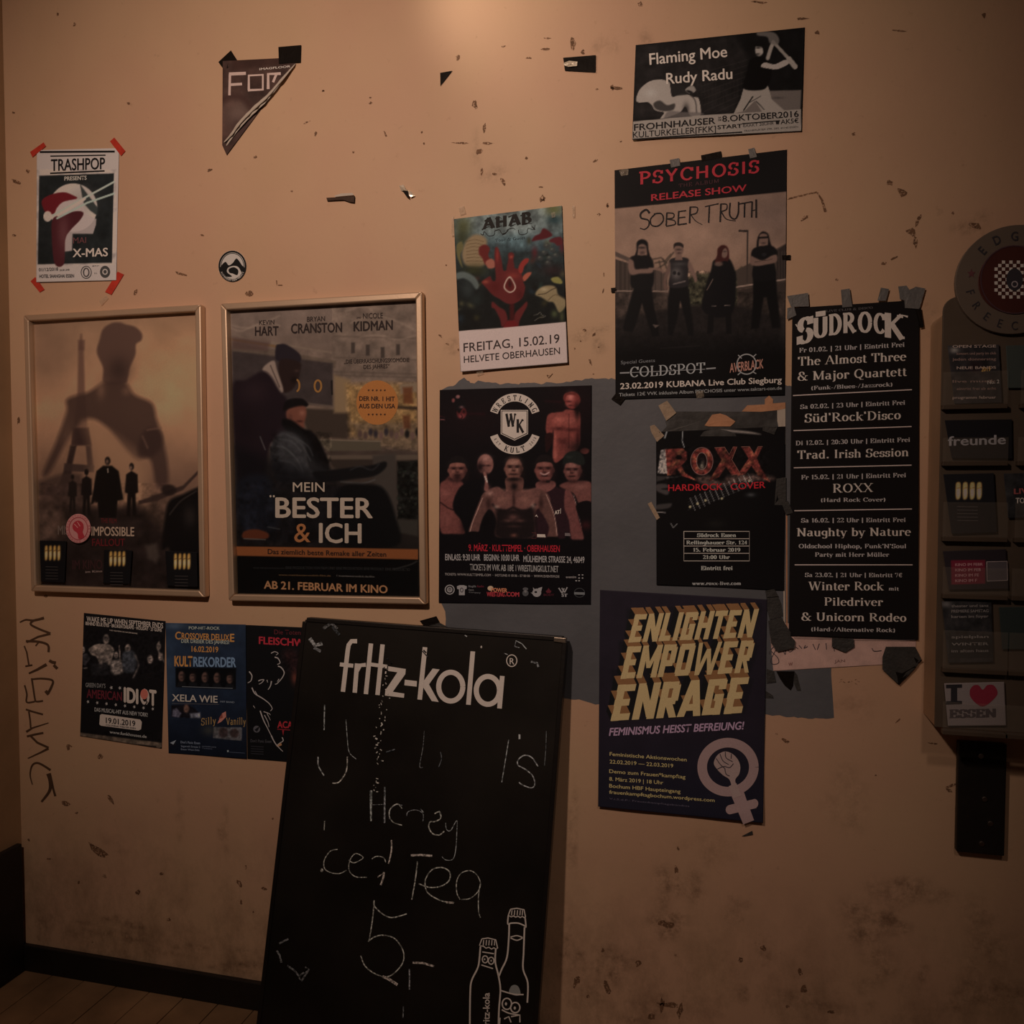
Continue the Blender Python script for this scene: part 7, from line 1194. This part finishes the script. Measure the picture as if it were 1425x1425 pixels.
sc += zz(Z2, [(686, 268, 9, 16, 10), (1218, 200, 14, 26, 0), (1262, 240, 10, 10, 0), (1330, 412, 7, 6, 0), (1400, 403, 9, 14, 0), (284, 474, 9, 6, 0), (283, 450, 6, 3, 0), (352, 618, 5, 16, -20), (205, 701, 6, 6, 0), (808, 590, 7, 24, 10), (764, 480, 14, 20, 0), (700, 660, 44, 4, 2), (820, 661, 30, 6, 0), (782, 700, 20, 14, -50), (797, 790, 5, 20, 5), (858, 802, 12, 6, 10), (895, 840, 20, 10, 50), (1002, 730, 7, 6, 0), (1068, 862, 10, 4, 5), (1075, 915, 12, 16, 30), (1377, 948, 5, 11, 10), (1100, 176, 16, 4, 0), (1094, 226, 26, 5, 0), (1012, 267, 14, 6, 0), (895, 215, 12, 4, -10), (520, 610, 4, 6, 0), (530, 662, 4, 6, 0), (66, 418, 5, 4, 0), (1320, 742, 14, 6, -20), (30, 620, 6, 12, 20)])
sc += zz(Z3, [(102, 14, 8, 9, 0), (710, 113, 9, 7, 0), (1286, 54, 7, 10, 0), (995, 106, 20, 4, 5), (34, 486, 5, 4, 0), (838, 462, 6, 6, 0), (20, 304, 22, 8, 10), (667, 752, 14, 5, -30), (963, 630, 12, 10, 20), (1005, 664, 20, 14, 30), (1036, 800, 18, 12, 0), (1060, 760, 6, 24, 25), (1050, 832, 8, 20, 0), (940, 908, 10, 6, -20), (975, 890, 16, 4, -25), (1180, 735, 5, 5, 0), (1260, 780, 26, 12, 20), (780, 965, 5, 5, 0), (515, 8, 30, 4, 3), (660, 64, 24, 5, 0)])
sc += zz(Z6, [(110, 522, 7, 6, 0), (68, 1042, 18, 7, 50), (122, 1102, 16, 6, 20), (1125, 1000, 14, 16, 30), (1195, 1030, 18, 9, -35), (1098, 1082, 7, 6, 0), (1054, 1134, 8, 8, 0), (1232, 1124, 10, 6, 0), (1170, 1235, 10, 30, -20), (1268, 592, 5, 16, 0), (1262, 712, 6, 22, 10), (1296, 90, 8, 8, 0), (1230, 150, 14, 12, 0), (822, 42, 18, 10, 30), (1192, 1322, 7, 5, 0), (200, 1145, 8, 12, 0)])
sc += zz(X4, [(490, 300, 66, 18, 35), (550, 45, 24, 9, 60), (84, 224, 8, 7, 0), (142, 245, 6, 9, 0), (325, 66, 22, 12, 30), (380, 112, 8, 5, 0), (684, 505, 14, 14, 50), (800, 412, 14, 10, 0), (1188, 460, 12, 20, -20), (1218, 380, 4, 12, 0), (1196, 555, 6, 12, 0), (1310, 488, 16, 8, 0), (838, 640, 9, 9, 0), (390, 455, 8, 8, 0), (1352, 140, 5, 5, 0), (1255, 602, 5, 5, 0), (245, 340, 18, 5, 0)])
sc += zz(X5, [(394, 175, 4, 7, 0), (388, 235, 6, 12, 0), (360, 400, 22, 10, 10), (168, 478, 6, 8, 0), (275, 517, 10, 9, 0), (580, 505, 7, 7, 0), (757, 542, 7, 12, -20), (768, 592, 10, 14, -20), (180, 585, 10, 24, -20), (370, 640, 34, 8, 5), (400, 655, 8, 22, 10), (345, 640, 8, 20, 10), (315, 675, 10, 10, 0), (850, 660, 12, 5, 0), (125, 615, 6, 5, 0), (648, 470, 8, 8, 0), (720, 645, 5, 4, 0), (90, 570, 8, 18, 20)])
sc += zz(Y8, [(24, 838, 16, 20, 30), (208, 888, 14, 18, 10)]); sc += zz(Y7, [(1060, 866, 26, 8, 25), (1018, 830, 8, 5, 0), (500, 1420, 6, 5, 0)]); sc += zz(W6, [(1185, 850, 24, 8, -40), (1000, 1300, 9, 6, 0)]); sc += zz(Y6, [(160, 1048, 24, 6, -20), (150, 1068, 14, 6, 30), (85, 875, 20, 4, 8), (108, 690, 6, 5, 0)])
sc += zz(Z4, [(18, 568, 7, 16, 0), (850, 180, 8, 16, 0), (142, 1358, 8, 6, 0)])
wall_flat('scuff_marks', [blob(s_[0], s_[1], s_[2]*1.35, s_[3]*1.35, rot=s_[4]) for s_ in sc], .00045, M_SCUFF, kind='stuff')

# rectangular trace of an old notice right of the band poster
P = Ink(wall, Z3, K(.3), None, .0005)
P.S((608, 686, 710, 662), 5, (92, 58, 42)); P.S((712, 664, 728, 690, 740, 730), (5, 10), (88, 54, 38)); P.S((655, 762, 678, 746), (3, 8), (70, 42, 30))
P.crop = Z6; P.S((850, 1330, 862, 1352, 892, 1318), (8, 5), (54, 38, 30)); P.S((850, 1330, 880, 1336), 6, (54, 38, 30)); P.crop = Z1; P.S((1142, 1158, 1144, 1178, 1166, 1178), 4, (50, 36, 30)); P.crop = W6
for i, (x, y) in enumerate(((710, 510), (730, 525), (770, 530), (800, 520), (826, 512), (850, 520), (700, 530), (830, 540))): P.S((x, y, x+18, y+(8 if i % 2 else -6)), 4, (54, 32, 26))
P.fin('pencil_traces', M_SCUFF)
# ================================================================= loose tape and paper scraps on the wall
scrap('tape_scrap', 'black triangular tape scrap, alone in the upper middle of the wall', 'tape', Z2, (605, 336, 660, 326, 606, 396), M_TAPE_BLACK)
scrap('tape_scrap', 'black rectangular tape strip with shiny left end, near the top right of centre', 'tape', Z2, (1172, 266, 1322, 254, 1322, 334, 1180, 326), M_TAPE_BLACK)
scrap('shiny_scrap', 'pale bit standing for the shine on the black rectangular tape strip', 'foil', Z2, (1174, 290, 1200, 280, 1238, 284, 1236, 304, 1196, 308, 1176, 300), plain('pale_shine', (.8, .74, .62), .25, .3, bump=.6, bscale=80), off=.0042, crumple=.003)  # pale piece puts the tape's shine into colour at its left end
b = patch('wood_splinter', Z2, (80, 912, 210, 905, 208, 934, 188, 932, 184, 920, 84, 926), plain('dark_brown_splinter', (.05, .025, .014), .7, bump=.3, var=.3, vscale=60), off=.006, thick=.0055); tag(b, 'thin dark wooden splinter strip sticking out of the wall, upper left of centre', 'strip')
scrap('paper_scrap', 'ragged whitish plaster bit lying above the dark splinter strip', 'paper', Z2, (118, 902, 150, 892, 200, 890, 208, 900, 160, 904, 120, 908), M_PAPER_PLAIN, off=.0065)
scrap('shiny_scrap', 'crumpled shiny silver foil bit with a dark core, centre top area', 'foil', Z2, (416, 856, 436, 852, 446, 872, 470, 884, 488, 902, 470, 910, 456, 900, 440, 886, 424, 878), bpy.data.materials['pale_shine'], off=.003, crumple=.005)
scrap('tape_scrap', 'tiny black tape speck inside the crumpled silver foil bit', 'tape', Z2, (430, 878, 456, 880, 460, 912, 446, 902), M_TAPE_BLACK, off=.0105)
scrap('tape_scrap', 'small black tape piece sticking out above the top edge of the chalkboard', 'tape', X1, (756, 74, 828, 54, 842, 80, 776, 100), M_TAPE_BLACK, off=.003)
scrap('tape_scrap', 'dark grey tape shred peeking over the chalkboard top, below the black piece', 'tape', X1, (776, 100, 842, 82, 876, 100, 868, 114, 800, 106), M_TAPE_DARK, off=.002)
scrap('tape_scrap', 'tiny dark tape shred on the wall under the violet protest poster', 'tape', Y7, (834, 1364, 888, 1336, 892, 1356, 850, 1364), M_TAPE_DARK)
scrap('poster_remnant', 'torn orange paper remnant between the band poster and the fiery red title poster', 'paper', Y2, (748, 160, 786, 118, 905, 112, 906, 76, 935, 50, 962, 78, 960, 104, 1046, 98, 1046, 140, 1000, 150, 880, 162), M_CARD_BROWN, off=.0016)
scrap('poster_remnant', 'narrow torn cream paper strip running down beside the tall schedule', 'paper', Y2, (990, 150, 1046, 140, 1046, 385, 1002, 380, 1004, 290, 985, 200), M_PAPER_PLAIN, off=.0010)
scrap('poster_remnant', 'torn cream paper scrap with ragged top above the fiery red title poster', 'paper', Y2, (494, 256, 545, 182, 600, 174, 640, 186, 704, 228, 690, 244, 670, 262, 520, 262), M_CARD_BROWN, off=.0030)
scrap('poster_remnant', 'dark blue-grey torn poster strip behind the top of the fiery red title poster', 'paper', Y2, (225, 230, 240, 196, 300, 160, 560, 160, 760, 162, 990, 150, 990, 330, 160, 330, 200, 300, 235, 262), plain('dark_blue_grey_print', (.045, .048, .052), .55, bump=.3, bscale=60, var=.6, vscale=30), off=.0014, crumple=.0006)

scrap('tape_scrap', 'dark grey tape between the violet poster and the tall schedule, upper piece', 'tape', Y7, (960, 85, 1010, 80, 1040, 150, 1050, 215, 980, 235, 966, 180), M_TAPE_DARK, off=.0016)
scrap('tape_scrap', 'dark grey tape above the handwritten sheet, lower piece beside the violet poster', 'tape', Y7, (972, 240, 1040, 220, 1088, 300, 1088, 380, 1010, 395, 985, 340), M_TAPE_DARK, off=.0052)
scrap('tape_scrap', 'grey tape flap below the left end of the handwritten sheet', 'tape', W6, (100, 420, 160, 440, 178, 530, 100, 540), M_TAPE_DARK, off=.0025)
scrap('tape_scrap', 'black tape tongue hanging on the blue paint below the handwritten sheet', 'tape', W6, (180, 440, 330, 440, 320, 560, 300, 600, 250, 560, 210, 500), M_TAPE_BLACK, off=.0008)
scrap('tape_scrap', 'narrow dark grey tape sliver on the blue paint, right of the black tongue', 'tape', W6, (330, 440, 352, 470, 384, 600, 350, 600, 326, 540), M_TAPE_DARK, off=.0012)
scrap('tape_scrap', 'small dark grey tape edge peeking beside the lower violet poster edge', 'tape', W6, (90, 600, 150, 640, 160, 665, 90, 660), M_TAPE_DARK, off=.0012)
scrap('poster_remnant', 'thin pale paper edge between the fiery red title poster and the tall schedule', 'paper', Y4, (98, 225, 108, 225, 112, 1010, 100, 1010), M_PAPER_PLAIN, off=.0010, crumple=.0002)
scrap('poster_remnant', 'second thin brownish paper edge just left of the tall schedule', 'paper', Y4, (116, 228, 126, 228, 128, 1012, 118, 1012), M_CARD_BROWN, off=.0010, crumple=.0002)
